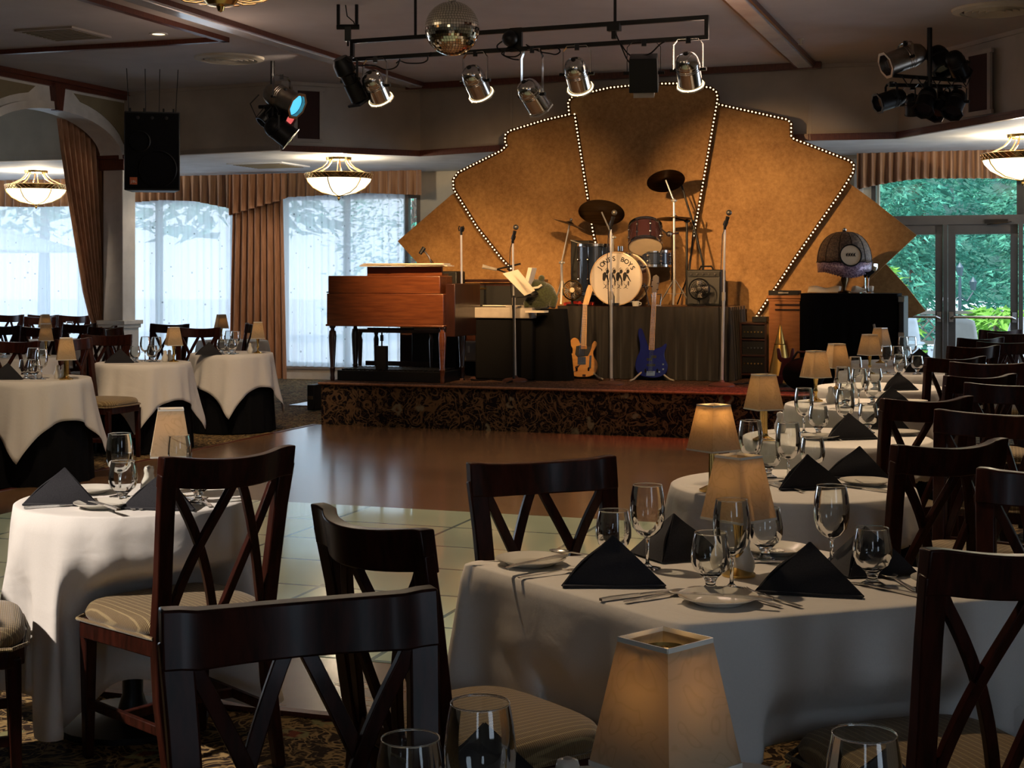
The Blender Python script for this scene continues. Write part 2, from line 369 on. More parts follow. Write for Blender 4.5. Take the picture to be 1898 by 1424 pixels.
def carpet_mat(name, sc, base, leaf, flower, ring):
    m, n, l, p = _new(name); tc = n.new('ShaderNodeTexCoord'); mp = n.new('ShaderNodeMapping'); mp.inputs['Scale'].default_value = (sc, sc, sc)
    l.new(tc.outputs['Object'], mp.inputs[0])
    def noise(s_, d, dist, off=(0, 0, 0)):
        mm_ = n.new('ShaderNodeMapping'); mm_.inputs['Location'].default_value = off; l.new(mp.outputs[0], mm_.inputs[0])
        q = n.new('ShaderNodeTexNoise'); q.inputs['Scale'].default_value = s_; q.inputs['Detail'].default_value = d; q.inputs['Distortion'].default_value = dist; l.new(mm_.outputs[0], q.inputs['Vector']); return q.outputs[0]
    def ramp(src, stops):
        r = n.new('ShaderNodeValToRGB'); e = r.color_ramp.elements; e[0].position, v = stops[0]; e[0].color = (v, v, v, 1); e[1].position, v = stops[-1]; e[1].color = (v, v, v, 1)
        for ps, v in stops[1:-1]: x = e.new(ps); x.color = (v, v, v, 1)
        l.new(src, r.inputs[0]); return r.outputs[0]
    def mix(f, a, b):
        x = n.new('ShaderNodeMixRGB'); l.new(f, x.inputs[0])
        for i, c in ((1, a), (2, b)):
            if isinstance(c, tuple): x.inputs[i].default_value = (*c, 1)
            else: l.new(c, x.inputs[i])
        return x.outputs[0]
    curl = ramp(noise(3.2, 1.5, 2.6), [(.40, 0), (.455, 1), (.50, .9), (.525, 0)])
    curl2 = ramp(noise(5.5, 1, 3.2, (7, 3, 1)), [(.52, 0), (.56, 1), (.60, 1), (.64, 0)])
    v = n.new('ShaderNodeTexVoronoi'); v.feature = 'SMOOTH_F1'; v.inputs['Smoothness'].default_value = .2; v.inputs['Scale'].default_value = 1.7
    ad = n.new('ShaderNodeMixRGB'); ad.blend_type = 'LINEAR_LIGHT'; ad.inputs[0].default_value = .10; l.new(mp.outputs[0], ad.inputs[1]); nn = n.new('ShaderNodeTexNoise'); nn.inputs['Scale'].default_value = 7; l.new(mp.outputs[0], nn.inputs['Vector']); l.new(nn.outputs['Color'], ad.inputs[2]); l.new(ad.outputs[0], v.inputs['Vector'])
    core = ramp(v.outputs['Distance'], [(.10, 1), (.16, 0)]); rg = ramp(v.outputs['Distance'], [(.14, 0), (.18, 1), (.21, 1), (.25, 0)])
    c = mix(curl2, base, tuple(x*.55 for x in leaf)); c = mix(curl, c, leaf); c = mix(rg, c, ring); c = mix(core, c, flower)
    l.new(c, p.inputs['Base Color']); p.inputs['Roughness'].default_value = .95; p.inputs['Specular IOR Level'].default_value = .15
    n3 = n.new('ShaderNodeTexNoise'); n3.inputs['Scale'].default_value = 120; b = n.new('ShaderNodeBump'); b.inputs['Strength'].default_value = .5; b.inputs['Distance'].default_value = .004
    l.new(n3.outputs[0], b.inputs['Height']); l.new(b.outputs[0], p.inputs['Normal'])
    return m
M['carpet'] = carpet_mat('patterned_carpet', 2.4, (.022, .012, .008), (.30, .20, .085), (.16, .04, .02), (.20, .19, .09))
M['stagecarpet'] = carpet_mat('stage_carpet', 1.9, (.010, .007, .010), (.17, .10, .05), (.11, .02, .015), (.22, .19, .12))

def parquet_mat():
    m, n, l, p = _new('parquet'); tc = n.new('ShaderNodeTexCoord'); mp = n.new('ShaderNodeMapping'); mp.inputs['Rotation'].default_value = (0, 0, -UA)
    l.new(tc.outputs['Object'], mp.inputs[0])
    b = n.new('ShaderNodeTexBrick'); b.inputs['Scale'].default_value = 1; b.inputs['Brick Width'].default_value = .6; b.inputs['Row Height'].default_value = .075
    b.inputs['Mortar Size'].default_value = .002; b.inputs['Color1'].default_value = (.34, .19, .10, 1); b.inputs['Color2'].default_value = (.27, .15, .08, 1); b.inputs['Mortar'].default_value = (.14, .07, .035, 1)
    l.new(mp.outputs[0], b.inputs['Vector'])
    nz = n.new('ShaderNodeTexNoise'); nz.inputs['Scale'].default_value = 3; mp2 = n.new('ShaderNodeMapping'); mp2.inputs['Scale'].default_value = (1, 12, 1); l.new(mp.outputs[0], mp2.inputs[0]); l.new(mp2.outputs[0], nz.inputs['Vector'])
    mm = n.new('ShaderNodeMixRGB'); mm.blend_type = 'MULTIPLY'; mm.inputs[0].default_value = .35; l.new(b.outputs['Color'], mm.inputs[1]); l.new(nz.outputs['Color'], mm.inputs[2])
    l.new(mm.outputs[0], p.inputs['Base Color']); p.inputs['Roughness'].default_value = .24; p.inputs['Coat Weight'].default_value = .6; p.inputs['Coat Roughness'].default_value = .16
    n3 = n.new('ShaderNodeTexNoise'); n3.inputs['Scale'].default_value = 9; bb = n.new('ShaderNodeBump'); bb.inputs['Strength'].default_value = .12; bb.inputs['Distance'].default_value = .01
    l.new(n3.outputs[0], bb.inputs['Height']); l.new(bb.outputs[0], p.inputs['Normal'])
    return m
M['parquet'] = parquet_mat()
M['tile'] = mat('frosted_floor_glass', (.52, .55, .34), .16, scale=1.6, coat=.8, col2=(.42, .47, .30), contrast=(.3, .7), emit=(.75, .80, .42), estr=.05)
M['tileframe'] = mat('floor_tile_joint', (.12, .16, .12), .4, scale=6)

def seat_mat():
    m, n, l, p = _new('ribbed_gold_fabric'); tc = n.new('ShaderNodeTexCoord')
    w = n.new('ShaderNodeTexWave'); w.wave_type = 'BANDS'; w.bands_direction = 'X'; w.inputs['Scale'].default_value = 17; w.inputs['Distortion'].default_value = .3
    w2 = n.new('ShaderNodeTexWave'); w2.wave_type = 'BANDS'; w2.bands_direction = 'Y'; w2.inputs['Scale'].default_value = 60
    l.new(tc.outputs['Object'], w.inputs['Vector']); l.new(tc.outputs['Object'], w2.inputs['Vector'])
    cr = n.new('ShaderNodeValToRGB'); cr.color_ramp.elements[0].position = .85; cr.color_ramp.elements[1].position = .97
    cr.color_ramp.elements[0].color = (.21, .135, .05, 1); cr.color_ramp.elements[1].color = (.42, .31, .14, 1)
    l.new(w.outputs['Fac'], cr.inputs[0])
    mm = n.new('ShaderNodeMixRGB'); mm.blend_type = 'MULTIPLY'; mm.inputs[0].default_value = .45; l.new(cr.outputs[0], mm.inputs[1]); l.new(w2.outputs['Color'], mm.inputs[2])
    l.new(mm.outputs[0], p.inputs['Base Color']); p.inputs['Roughness'].default_value = .8; p.inputs['Sheen Weight'].default_value = .3
    b = n.new('ShaderNodeBump'); b.inputs['Strength'].default_value = .5; b.inputs['Distance'].default_value = .003
    l.new(w2.outputs['Fac'], b.inputs['Height']); l.new(b.outputs[0], p.inputs['Normal'])
    return m
M['seat'] = seat_mat()
M['grille'] = mat('brown_grille_cloth', (.045, .014, .010), .8, scale=160, bump=.2)
# ================================================================== ROOM SHELL
HC = 3.75; HS = 2.95
def poly_slab(name, pts, z0, z1, m):
    return struct(MB().prism([(p[0], p[1]) for p in pts], z0, z1, (1, 0, 0), (0, 1, 0), (0, 0, 1)).build(name, m, angle=30))
def rect(s0, s1, t0, t1): return [S(s0, t0), S(s1, t0), S(s1, t1), S(s0, t1)]
poly_slab('floor', rect(-10, 10, -21, 7.2), -.12, 0, M['carpet'])
# dance floor: parquet around a field of frosted glass panels
poly_slab('floor_parquet', rect(-.04, 5.1, -8.8, -8.14), 0, .012, M['parquet'])
poly_slab('floor_parquet', rect(-.04, 5.1, -4.65, -.02), 0, .012, M['parquet'])
poly_slab('floor_parquet', rect(-.04, .6, -8.14, -4.65), 0, .012, M['parquet'])
poly_slab('floor_parquet', rect(-1.35, -.6, 1.9, 5.6), 0, .010, M['parquet'])
def tile_mat():
    m, n, l, p = _new('frosted_floor_panels'); tc = n.new('ShaderNodeTexCoord'); mp = n.new('ShaderNodeMapping'); mp.inputs['Rotation'].default_value = (0, 0, -UA)
    l.new(tc.outputs['Object'], mp.inputs[0])
    b = n.new('ShaderNodeTexBrick'); b.offset = 0; b.inputs['Scale'].default_value = 1; b.inputs['Brick Width'].default_value = .79; b.inputs['Row Height'].default_value = .582
    b.inputs['Mortar Size'].default_value = .012; b.inputs['Mortar Smooth'].default_value = .2
    b.inputs['Color1'].default_value = (.56, .56, .33, 1); b.inputs['Color2'].default_value = (.48, .53, .33, 1); b.inputs['Mortar'].default_value = (.13, .19, .15, 1)
    l.new(mp.outputs[0], b.inputs['Vector']); nz = n.new('ShaderNodeTexNoise'); nz.inputs['Scale'].default_value = .9; l.new(mp.outputs[0], nz.inputs['Vector'])
    mm = n.new('ShaderNodeMixRGB'); mm.blend_type = 'OVERLAY'; mm.inputs[0].default_value = .35; l.new(b.outputs['Color'], mm.inputs[1]); l.new(nz.outputs[0], mm.inputs[2])
    l.new(mm.outputs[0], p.inputs['Base Color']); p.inputs['Roughness'].default_value = .14; p.inputs['Coat Weight'].default_value = .6; p.inputs['Coat Roughness'].default_value = .05
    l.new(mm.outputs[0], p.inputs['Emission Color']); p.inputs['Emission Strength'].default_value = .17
    return m
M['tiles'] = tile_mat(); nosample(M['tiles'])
_o = struct(MB().box((0, 0, 0), (4.5, 3.49, .014)).build('floor_glass', M['tiles'])); _p = S(.6+2.25, -6.395, .007)
_o.location = (0, 0, 0); _o.data.transform(Matrix.Translation(_p) @ Matrix.Rotation(UA, 4, 'Z'))
for (s0, s1, t0, t1) in ((-.08, 5.14, -8.84, -8.80), (-.08, -.04, -8.8, -.02)):
    poly_slab('floor_edging', rect(s0, s1, t0, t1), 0, .016, M['woodtrim'])

poly_slab('ceiling', rect(-10, 10, -21, 7.2), HC, HC+.1, M['ceil'])
SOF = [(-8.4, 19.55), (-5.0, 18.4), (-2.67, 17.2), (-1.11, 17.95), (0.0, 17.1), (3.18, 15.85), (4.07, 15.64), (4.66, 13.5), (5.7, 10.9), (7.7, 8.0)]
_far = [S(13, -6), S(13, 7.2), S(-10, 7.2), S(-10, 3.0)]
M['ceil2'] = mat('pale_blue_grey_ceiling', (.74, .77, .82), .8, scale=3)
poly_slab('ceiling_lower', SOF+[(p.x, p.y) for p in _far], HS, HS+.06, M['ceil2'])
for i in range(len(SOF)-1):
    a = Vector((*SOF[i], 0)); b = Vector((*SOF[i+1], 0)); d = (b-a); L = d.length; c = (a+b)/2; ang = atan2(d.y, d.x); nn = Vector((-sin(ang), cos(ang), 0))
    m = M['wall2'] if i in (0,) else M['wall']
    struct(MB().box(c+nn*.05+Vector((0, 0, (HS+HC)/2)), (L+.04, .1, HC-HS), ang).build('wall_soffit', m))
    if i >= 2 and i < 8:
        struct(MB().box(c-nn*.015+Vector((0, 0, HS+.02)), (L+.03, .05, .07), ang).box(c-nn*.03+Vector((0, 0, HS+.045)), (L+.03, .03, .02), ang).build('trim_1', M['woodtrim']))
    if i in (5, 6, 7, 8, 0, 1, 2, 3):
        struct(MB().box(c-nn*.01+Vector((0, 0, HC-.02)), (L+.02, .03, .04), ang).build('trim_2', M['wall']))
# walls of the room
def wallbox(name, s0, s1, t0, t1, z0, z1, m):
    return struct(MB().box(S((s0+s1)/2, (t0+t1)/2, (z0+z1)/2), (abs(s1-s0), abs(t1-t0), z1-z0), UA).build(name, m))
wallbox('wall_left', -10.1, -10, -21, .5, 0, HC, M['wall2'])
wallbox('wall_left', -10.1, -10, .5, 5.6, 2.75, HC, M['wall2'])  # unseen opening below, added so daylight brightens the low ceiling
wallbox('wall_left', -10.1, -10, .5, 5.6, 0, .2, M['wall2'])
wallbox('wall_left', -10.1, -10, 5.6, 7.2, 0, HC, M['wall2'])
wallbox('wall_rear', -10, 7.2, -21.1, -21, 0, HC, M['wall2'])
wallbox('wall_rear', 8.4, 10, -21.1, -21, 0, HC, M['wall2'])
wallbox('wall_rear', 1.0, 8.4, -21.1, -21, 2.6, HC, M['wall2'])
wallbox('wall_rear', 1.0, 8.4, -21.1, -21, 0, .5, M['wall2'])
wallbox('wall_right', 10, 10.1, -21, -15, 0, HC, M['wall2'])
wallbox('wall_right', 10, 10.1, -13.4, .6, 0, HC, M['wall2'])
wallbox('wall_right', 10, 10.1, .6, 5.2, 2.75, HC, M['wall2'])  # matching unseen opening under this piece, put in for extra daylight
wallbox('wall_right', 10, 10.1, .6, 5.2, 0, .2, M['wall2'])
wallbox('wall_right', 10, 10.1, -17.5, -9.5, 0, .6, M['wall2'])
wallbox('wall_right', 10, 10.1, -17.5, -9.5, 2.5, HC, M['wall2'])
TW = 5.9
sL = -10; sA = sx(752, TW); sB = sx(779, TW)
wallbox('wall_back', sL, sB, TW, TW+.12, 0, .16, M['white'])
wallbox('wall_back', sL, sB, TW, TW+.12, 2.66, HS, M['wall2'])
wallbox('wall_back', sB, 4.9, TW, TW+.12, 0, HS, M['wall2'])
wallbox('wall_back', sL, sL+.5, TW, TW+.12, .16, 2.66, M['wall2'])
wallbox('baseboard_back', sL, sB, TW-.03, TW, 0, .10, M['white'])
wallbox('baseboard_back', sL, sB, TW-.06, TW+.02, .15, .19, M['plasticgrey'])
M['frame'] = mat('taupe_window_frame', (.17, .14, .12), .5, scale=6)
M['frame2'] = mat('grey_door_frame', (.105, .098, .092), .45, scale=6)
k = 0
posts = [-9.4, sx(-30, TW), sx(172, TW), sx(291, TW), sx(430, TW), sx(525, TW), sx(640, TW), sA]
for i in range(len(posts)-1):
    k += 1
    a, b = posts[i], posts[i+1]
    w = struct(MB().box(S(a, TW+.06, 1.41), (.07, .10, 2.5), UA).box(S(b, TW+.06, 1.41), (.07, .10, 2.5), UA).box(S((a+b)/2, TW+.06, 2.62), (b-a, .09, .08), UA).box(S((a+b)/2, TW+.06, .20), (b-a, .09, .08), UA).build('window_%d' % k, M['frame']))
k += 1
w = struct(MB().box(S(sB-.03, TW+.06, 1.41), (.06, .1, 2.5), UA).box(S((sA+sB)/2, TW+.06, 1.55), (sB-sA, .09, .10), UA).box(S((sA+sB)/2, TW+.06, 2.62), (sB-sA, .09, .08), UA).build('window_%d' % k, M['frame']))
MB().box(S((sA+sB)/2, TW+.06, 2.1), (sB-sA-.1, .008, 1.0), UA).build('window_pane', M['pane'], w)
MB().box(S((sA+sB)/2, TW+.06, .85), (sB-sA-.1, .008, 1.3), UA).build('window_pane', M['pane'], w)

# garden doors beside the stage
TR = 4.92
s0 = sx(1583, TR); s1 = sx(1615, TR)
wallbox('wall_garden', s0-.9, s1, TR, TR+.15, 0, HS, M['wall2'])
wallbox('wall_garden', s1, 10, TR, TR+.15, 2.78, HS, M['wall2'])
wallbox('wall_garden', s0-.9, s0-.8, TR, TW+.1, 0, HS, M['wall2'])
struct(MB().box(S(sx(1592, TR), TR-.02, 1.45), (.10, .06, 2.9), UA).box(S(sx(1592, TR), TR-.03, 2.45), (.13, .08, .06), UA).build('trim_3', M['white']))
def zR(px, py): return sz(px, py, TR)
sm = [sx(1616, TR), sx(1752, TR), sx(1892, TR), sx(2040, TR)]
zt = zR(1750, 408); zb = 0.0
# transom windows over the doors
for j in range(2):
    a, b = ((sm[0], sm[2]), (sm[2], sm[3]))[j]
    w = struct(MB().box(S(a, TR+.06, (zt+2.78)/2), (.09, .12, 2.78-zt), UA).box(S(b, TR+.06, (zt+2.78)/2), (.09, .12, 2.78-zt), UA)
               .box(S((a+b)/2, TR+.06, zt), (b-a, .13, .11), UA).box(S((a+b)/2, TR+.06, 2.76), (b-a, .12, .07), UA).build('window_%d' % (20+j), M['frame2']))
    MB().box(S((a+b)/2, TR+.06, (zt+2.78)/2), (b-a-.09, .008, 2.7-zt), UA).build('window_pane', M['pane'], w)
for j in range(2):
    a, b = sm[j], sm[j+1]
    wd = .085
    d = MB()
    for q in (a+.03, b-.03): d.box(S(q+(wd/2 if q < (a+b)/2 else -wd/2), TR+.05, (zt-.06)/2), (wd, .06, zt-.06), UA)
    d.box(S((a+b)/2, TR+.05, zt-.11), (b-a-.06, .06, .12), UA).box(S((a+b)/2, TR+.05, .13), (b-a-.06, .06, .26), UA)
    d = struct(d.build('door_%d' % (j+1), M['frame2']))
    MB().box(S((a+b)/2, TR+.05, zt/2), (b-a-.2, .008, zt-.3), UA).build('door_pane', M['pane'], d)
    zz = zR(1820, 588)
    pb = MB(); pb.tube([S(a+.06, TR-.01, zz-.02), S(a+.10, TR-.05, zz), S(b-.10, TR-.05, zz), S(b-.06, TR-.01, zz-.02)], .017, 8); pb.box(S(a+.07, TR, zz), (.05, .05, .12), UA); pb.box(S(b-.07, TR, zz), (.05, .05, .12), UA)
    pb.build('push_bar', M['chrome'], d)
    if j == 1:
        MB().box(S((a+b)/2+.15, TR+.0, zt-.02), (.26, .05, .045), UA).bar(S((a+b)/2+.05, TR-.03, zt-.06), S((a+b)/2+.32, TR-.08, zt-.03), .02, .012).build('door_closer', M['black'], d)
for j in range(1, 3):
    struct(MB().box(S(sm[j], TR+.06, zt/2), (.05, .12, zt), UA).build('trim_4', M['frame2']))
struct(MB().box(S(sm[0]+.01, TR+.06, zt/2), (.06, .12, zt), UA).build('trim_4', M['frame2']))
wallbox('wall_garden', sm[2]+.03, 10, TR, TR+.15, 0, zt, M['wall2']) if False else None
struct(MB().box(S(9.6, TR+.07, 1.4), (.8, .15, 2.8), UA).build('wall_garden', M['wall2']))
struct(MB().box(S((sm[3]+9.2)/2, TR+.07, .3), (9.2-sm[3], .15, .6), UA).build('wall_garden', M['wall2']))

# ------------------------------------------------------------------ arcade
SA = -4.0
def arc_bay(tc):
    pts = []
    N = 24; hs = 1.30
    for i in range(N+1):
        a = pi*i/N; pts.append((tc-hs*cos(a), HS-.02+.47*sin(a)))
    poly = [(tc-1.5, HS-.02)]+pts+[(tc+1.5, HS-.02), (tc+1.5, HC), (tc-1.5, HC)]
    struct(MB().prism(poly, -.14, .14, V, (0, 0, 1), U, S(SA, 0)).build('wall_arcade', M['white'], angle=25))
    # moulded archivolt, spandrel panels, keystone
    mb = MB()
    mb.strip([S(SA+.16, tc-(hs+.035)*cos(pi*i/N), HS-.02+.505*sin(pi*i/N)) for i in range(N+1)], .05, .09, wdir=U)
    struct(mb.build('trim_5', M['white'], angle=25))
    for sg in (-1, 1):
        po = [(tc+sg*1.38, HS+.16), (tc+sg*1.38, HC-.13), (tc+sg*.36, HC-.13)]
        for i in range(7):
            a = radians(70-i*7.5); po.append((tc+sg*(hs+.12)*cos(a), HS+.60*sin(a)+.02))
        if sg > 0: po = po[::-1]
        struct(MB().prism(po, .141, .150, V, (0, 0, 1), U, S(SA, 0)).build('trim_6', M['olive']))
    struct(MB().prism([(tc-.05, HS+.43), (tc+.05, HS+.43), (tc+.10, HC-.07), (tc-.10, HC-.07)], .13, .22, V, (0, 0, 1), U, S(SA, 0)).build('trim_7', M['woodtrim']))
M['olive'] = mat('olive_panel', (.27, .22, .13), .8, scale=4)
arc_bay(.99); arc_bay(-2.01)
for (z, h, d) in ((HC-.025, .05, .26), (HC-.075, .05, .21)):
    struct(MB().box(S(SA, -.6, z), (d*2-.05, 6.4, h), UA).build('trim_8', M['woodtrim']))
for tc in (2.49, -.51):
    c = MB()
    c.box(S(SA, tc, 1.9), (.28, .28, 2.1), UA)
    struct(c.build('column', M['white'], bevel=.008))
    c = MB().box(S(SA, tc, .45), (.34, .34, .90), UA).box(S(SA, tc, .915), (.42, .42, .05), UA).box(S(SA, tc, .87), (.38, .38, .05), UA)
    struct(c.build('column_pedestal', M['white'], bevel=.006))
    struct(MB().box(S(SA, tc, 2.86), (.36, .36, .14), UA).box(S(SA, tc, 2.95), (.42, .42, .05), UA).build('column_capital', M['woodtrim'], bevel=.01))

# ------------------------------------------------------------------ ceiling mouldings and fittings
def cstrip(a, b, mats, n=1):
    a = Vector((a[0], a[1], HC)); b = Vector((b[0], b[1], HC)); d = (b-a).normalized(); s = Vector((d.y, -d.x, 0)); L = (b-a).length; ang = atan2(d.y, d.x); c = (a+b)/2
    struct(MB().box(c+Vector((0, 0, -.03)), (L, .17, .06), ang).build(n, M['moulding'], bevel=.012))
    struct(MB().box(c+s*.095+Vector((0, 0, -.02)), (L, .03, .05), ang).build(n, M['woodtrim'])); struct(MB().box(c-s*.095+Vector((0, 0, -.02)), (L, .03, .05), ang).build(n, M['woodtrim']))
M['moulding'] = mat('glossy_white_moulding', (.72, .74, .80), .18, scale=5, coat=.5)
cA = Vector((-1.10, 17.45)); cB = Vector((3.12, 15.75)); vv = Vector((V.x, V.y))
cstrip(cA, cA-vv*13, None, 'trim_9'); cstrip(cB, cB-vv*13, None, 'trim_9')
_c = (cA+cB)/2; _d = cB-cA
struct(MB().box((_c.x, _c.y-.06, HC-.035), (_d.length+.3, .06, .07), atan2(_d.y, _d.x)).build('trim_10', M['woodtrim']))
cC = Vector((-2.72, 14.03)); uu = Vector((U.x, U.y))
for (a, b) in ((cC, cC-vv*9), (cC, cC-uu*6)):
    c = (a+b)/2; d = b-a
    struct(MB().box((c.x, c.y, HC-.02), (d.length+.07, .07, .05), atan2(d.y, d.x)).build('trim_11', M['woodtrim']))

def ring_vent(px, py, label, r=.36):
    Y = (HC-EYE)*FPX/(HZ-py); x = (px-CX)/FPX*Y
    t = thing('ceiling_diffuser', label, 'air vent', (x, Y, HC), 0, 'round ceiling diffusers')
    MB().lathe([(r, 0), (r*.98, -.02), (r*.80, -.034), (r*.78, -.012)], 40).build('rim', M['wall2'], t)
    MB().lathe([(r*.79, -.012), (0, -.010)], 40).build('recess', M['grille'], t)
    for j in range(4):
        q = r*(.70-.16*j); MB().lathe([(q, -.008), (q, -.035), (q-.055, -.02), (q-.055, -.008)], 36, close=True).build('ring', M['wall2'], t)
ring_vent(425, 107, 'round ceiling diffuser between the moulding strip and the hanging loudspeaker')
ring_vent(1845, 16, 'round ceiling diffuser above the cluster of mostly black spotlights')
def sq_vent(px, py, w, label, z=HC, m='wall'):
    Y = (z-EYE)*FPX/(HZ-py); x = (px-CX)/FPX*Y
    t = thing('ceiling_grille', label, 'air vent', (x, Y, z), UA)
    MB().box((0, 0, -.01), (w, w, .02)).build('frame', M[m], t)
    mb = MB()
    for j in range(9): mb.box((0, -w*.4+w*.1*j, -.022), (w*.84, w*.05, .008))
    mb.build('slat', M['olive'], t)
sq_vent(118, 61, .62, 'flat square grille in the recessed ceiling panel')
sq_vent(498, 305, .8, 'pale square grille in the low ceiling over the windows', HS, 'ceil2')
Y = (HC-EYE)*FPX/(HZ-62)
t = thing('recessed_downlight', 'small glowing recessed downlight in the dark ceiling panel', 'ceiling light', ((294-CX)/FPX*Y, Y, HC))
MB().lathe([(.085, 0), (.085, -.012), (.06, -.010), (.06, -.002)], 24).build('trim_ring', M['white'], t)
MB().lathe([(.06, -.004), (0, -.004)], 24).build('lens', M['lampglass'], t)
for i, (p, q, e, c) in enumerate(DOWN):
    if i in (0, 5, 6, 7): pass
for (px, py, lb) in ((1484, 72, 'tiny sprinkler head on the ceiling past the pale moulding'), (368, 22, 'tiny sprinkler head on the ceiling near the brass hub pendant')):
    Y = (HC-EYE)*FPX/(HZ-py); MBb = MB().lathe([(0, 0), (.03, 0), (.03, -.008), (.008, -.01), (.008, -.05), (.025, -.052), (.025, -.056), (0, -.056)], 12)
    tag(MBb.build('sprinkler', M['wall2'], loc=((px-CX)/FPX*Y, Y, HC)), lb, 'sprinkler', 'ceiling sprinklers')

# brown grille panels set into the soffit
def soffit_panel(pa, pb, y0, y1, seg, label):
    a = Vector((*SOF[seg], 0)); b = Vector((*SOF[seg+1], 0)); d = b-a; ang = atan2(d.y, d.x); nn = Vector((-sin(ang), cos(ang), 0))
    def hit(px):
        r = (px-CX)/FPX; k = (r*a.y-a.x)/(d.x-r*d.y); return a+d*k
    p = hit(pa); q = hit(pb); z1 = EYE+(HZ-y0)*((p.y+q.y)/2)/FPX; z0 = EYE+(HZ-y1)*((p.y+q.y)/2)/FPX
    t = thing('wall_grille', label, 'speaker grille', tuple((p+q)/2-nn*.005+Vector((0, 0, (z0+z1)/2))), ang, 'brown grilles in the soffit')
    w = (q-p).length; h = z1-z0
    MB().box((0, -.008, 0), (w, .016, h)).build('cloth_panel', M['grille'], t)
    f = MB(); f.box((0, -.012, h/2), (w+.08, .03, .04)).box((0, -.012, -h/2), (w+.08, .03, .04)).box((-w/2, -.012, 0), (.04, .03, h)).box((w/2, -.012, 0), (.04, .03, h)); f.build('frame', M['wall'], t)
soffit_panel(547, 594, 166, 261, 2, 'square brown cloth grille in the soffit beside the blue lit spotlight')
soffit_panel(1797, 1837, 98, 210, 7, 'tall brown cloth grille in the soffit beside the black spotlight cluster')
# ================================================================== CURTAINS
def wavy(name, m, s0, s1, t, ztop, zbot, folds, amp, parent=None, flare=0.0, gather=None, jitter=.3, nv=14, solid=0):
    nu = max(24, int(folds*9)); ph = [random.uniform(-jitter, jitter) for _ in range(int(folds)+3)]
    zb = zbot if callable(zbot) else (lambda u: zbot)
    def fn(i, j):
        u = i/(nu-1); k = j/(nv-1)
        f = u*folds; a = 2*pi*f+ph[int(f)]*sin(pi*(f % 1))
        sc = 1.0+flare*k
        if gather: sc *= gather(k)
        s = (s0+s1)/2+(u-.5)*(s1-s0)*sc
        z = ztop+(zb(u)-ztop)*k
        return S(s, t+amp*(.55+.45*k)*sin(a), z)
    return MB().grid(fn, nu, nv).build(name, m, parent, angle=180, solid=solid)
def sheer(px0, px1, label, t=TW-.10):
    o = wavy('sheer_curtain', M['sheer'], sx(px0, t), sx(px1, t), t, 2.72, .19, (px1-px0)/14, .028, jitter=.9)
    tag(o, label, 'curtain', 'sheer curtains at the tall windows')
sheer(-60, 176, 'sheer patterned curtain glowing behind the arch and the far chairs')
sheer(232, 434, 'sheer patterned curtain between the white column and the brown drape')
sheer(520, 750, 'sheer patterned curtain behind the organ, beside the fan backdrop')
# drapes
t = TW-.32
o = wavy('drape', M['drape'], sx(432, t), sx(524, t), t, 2.75, .02, 8, .05, flare=.16)
tag(o, 'full length brown pleated drape between two sheer curtains', 'curtain')
# swagged drape hanging in the arch beside the column: wide at the top, gathered by a tieback
def swag(name, t, label):
    s = SA-.22; c0 = Vector((s, 0))
    # edges measured in the arch plane (t along V)
    def edge(px): # t of the arch plane for a pixel column
        r = (px-CX)/FPX; p = O0+U*s
        return (r*p.y-p.x)/(V.x-r*V.y)
    rows = [(3.36, edge(105), edge(205)), (3.0, edge(112), edge(206)), (2.4, edge(126), edge(206)), (1.8, edge(142), edge(205)), (1.3, edge(155), edge(203)), (1.0, edge(166), edge(201)), (.82, edge(176), edge(198)), (.70, edge(174), edge(200)), (.4, edge(170), edge(204)), (.03, edge(168), edge(206))]
    nu = 90
    def fn(i, j):
        u = i/(nu-1); k = j/36*(len(rows)-1); a = int(min(k, len(rows)-2)); f = k-a; f = f*f*(3-2*f) if 0 else f
        z, e0, e1 = [rows[a][q]*(1-f)+rows[a+1][q]*f for q in range(3)]
        w = abs(e1-e0); x = e0+(e1-e0)*u
        p = S(s, 0)+V*x + U*(.05*sin(2*pi*u*10)*min(1, .4+w)); p.z = z-.10*(1-u)*(1 if 0 < j < 36 else 0)*0
        return p
    o = thing(name, label, 'curtain', (0, 0, 0))
    MB().grid(fn, nu, 37).build('gathered_cloth', M['drape'], o, angle=180)
    zc = .80; a0 = edge(172); a1 = edge(203)
    pts = [S(s, 0)+V*(a0+(a1-a0)*(.5-.55*cos(q)))+U*(.13*sin(q))+Vector((0, 0, zc+.07*(.5-.5*cos(q)))) for q in [2*pi*i/18 for i in range(19)]]
    MB().strip(pts, .10, .012, wdir=(0, 0, 1)).build('tieback', M['drape2'], o, angle=60)
M['drape2'] = mat('rust_tieback', (.30, .11, .055), .7, scale=40, sheen=.3)
swag('swagged_drape', 0, 'brown drape swagged back with a rust tie against the white column')
# valances
def valance(name, s0, s1, t, ztop, zfn, folds, label):
    o = wavy(name, M['valance'], s0, s1, t, ztop, zfn, folds, .045, nv=6)
    tag(o, label, 'valance', 'gathered valances')
M['valance'] = mat('striped_valance', (.34, .19, .10), .7, scale=24, stretch=(1, 1, .05), col2=(.20, .10, .055), sheen=.3)
t = TW-.45
def zv(u):
    s = sx(-40, t)+(sx(781, t)-sx(-40, t))*u; q = S(s, t); px = CX+q.x/q.y*FPX
    pts = [(-60, 382), (60, 384), (150, 382), (250, 375), (300, 371), (360, 373), (428, 387), (440, 386), (520, 372), (530, 366), (600, 362), (680, 358), (790, 362)]
    for (a, ya), (b, yb) in zip(pts, pts[1:]):
        if px <= b:
            y = ya+(yb-ya)*(px-a)/(b-a); break
    else: y = 362
    return EYE-(y-HZ)*q.y/FPX
valance('valance', sx(-40, t), sx(781, t), t, HS-.01, zv, 52, 'gathered brown valance running over the sheer curtains')
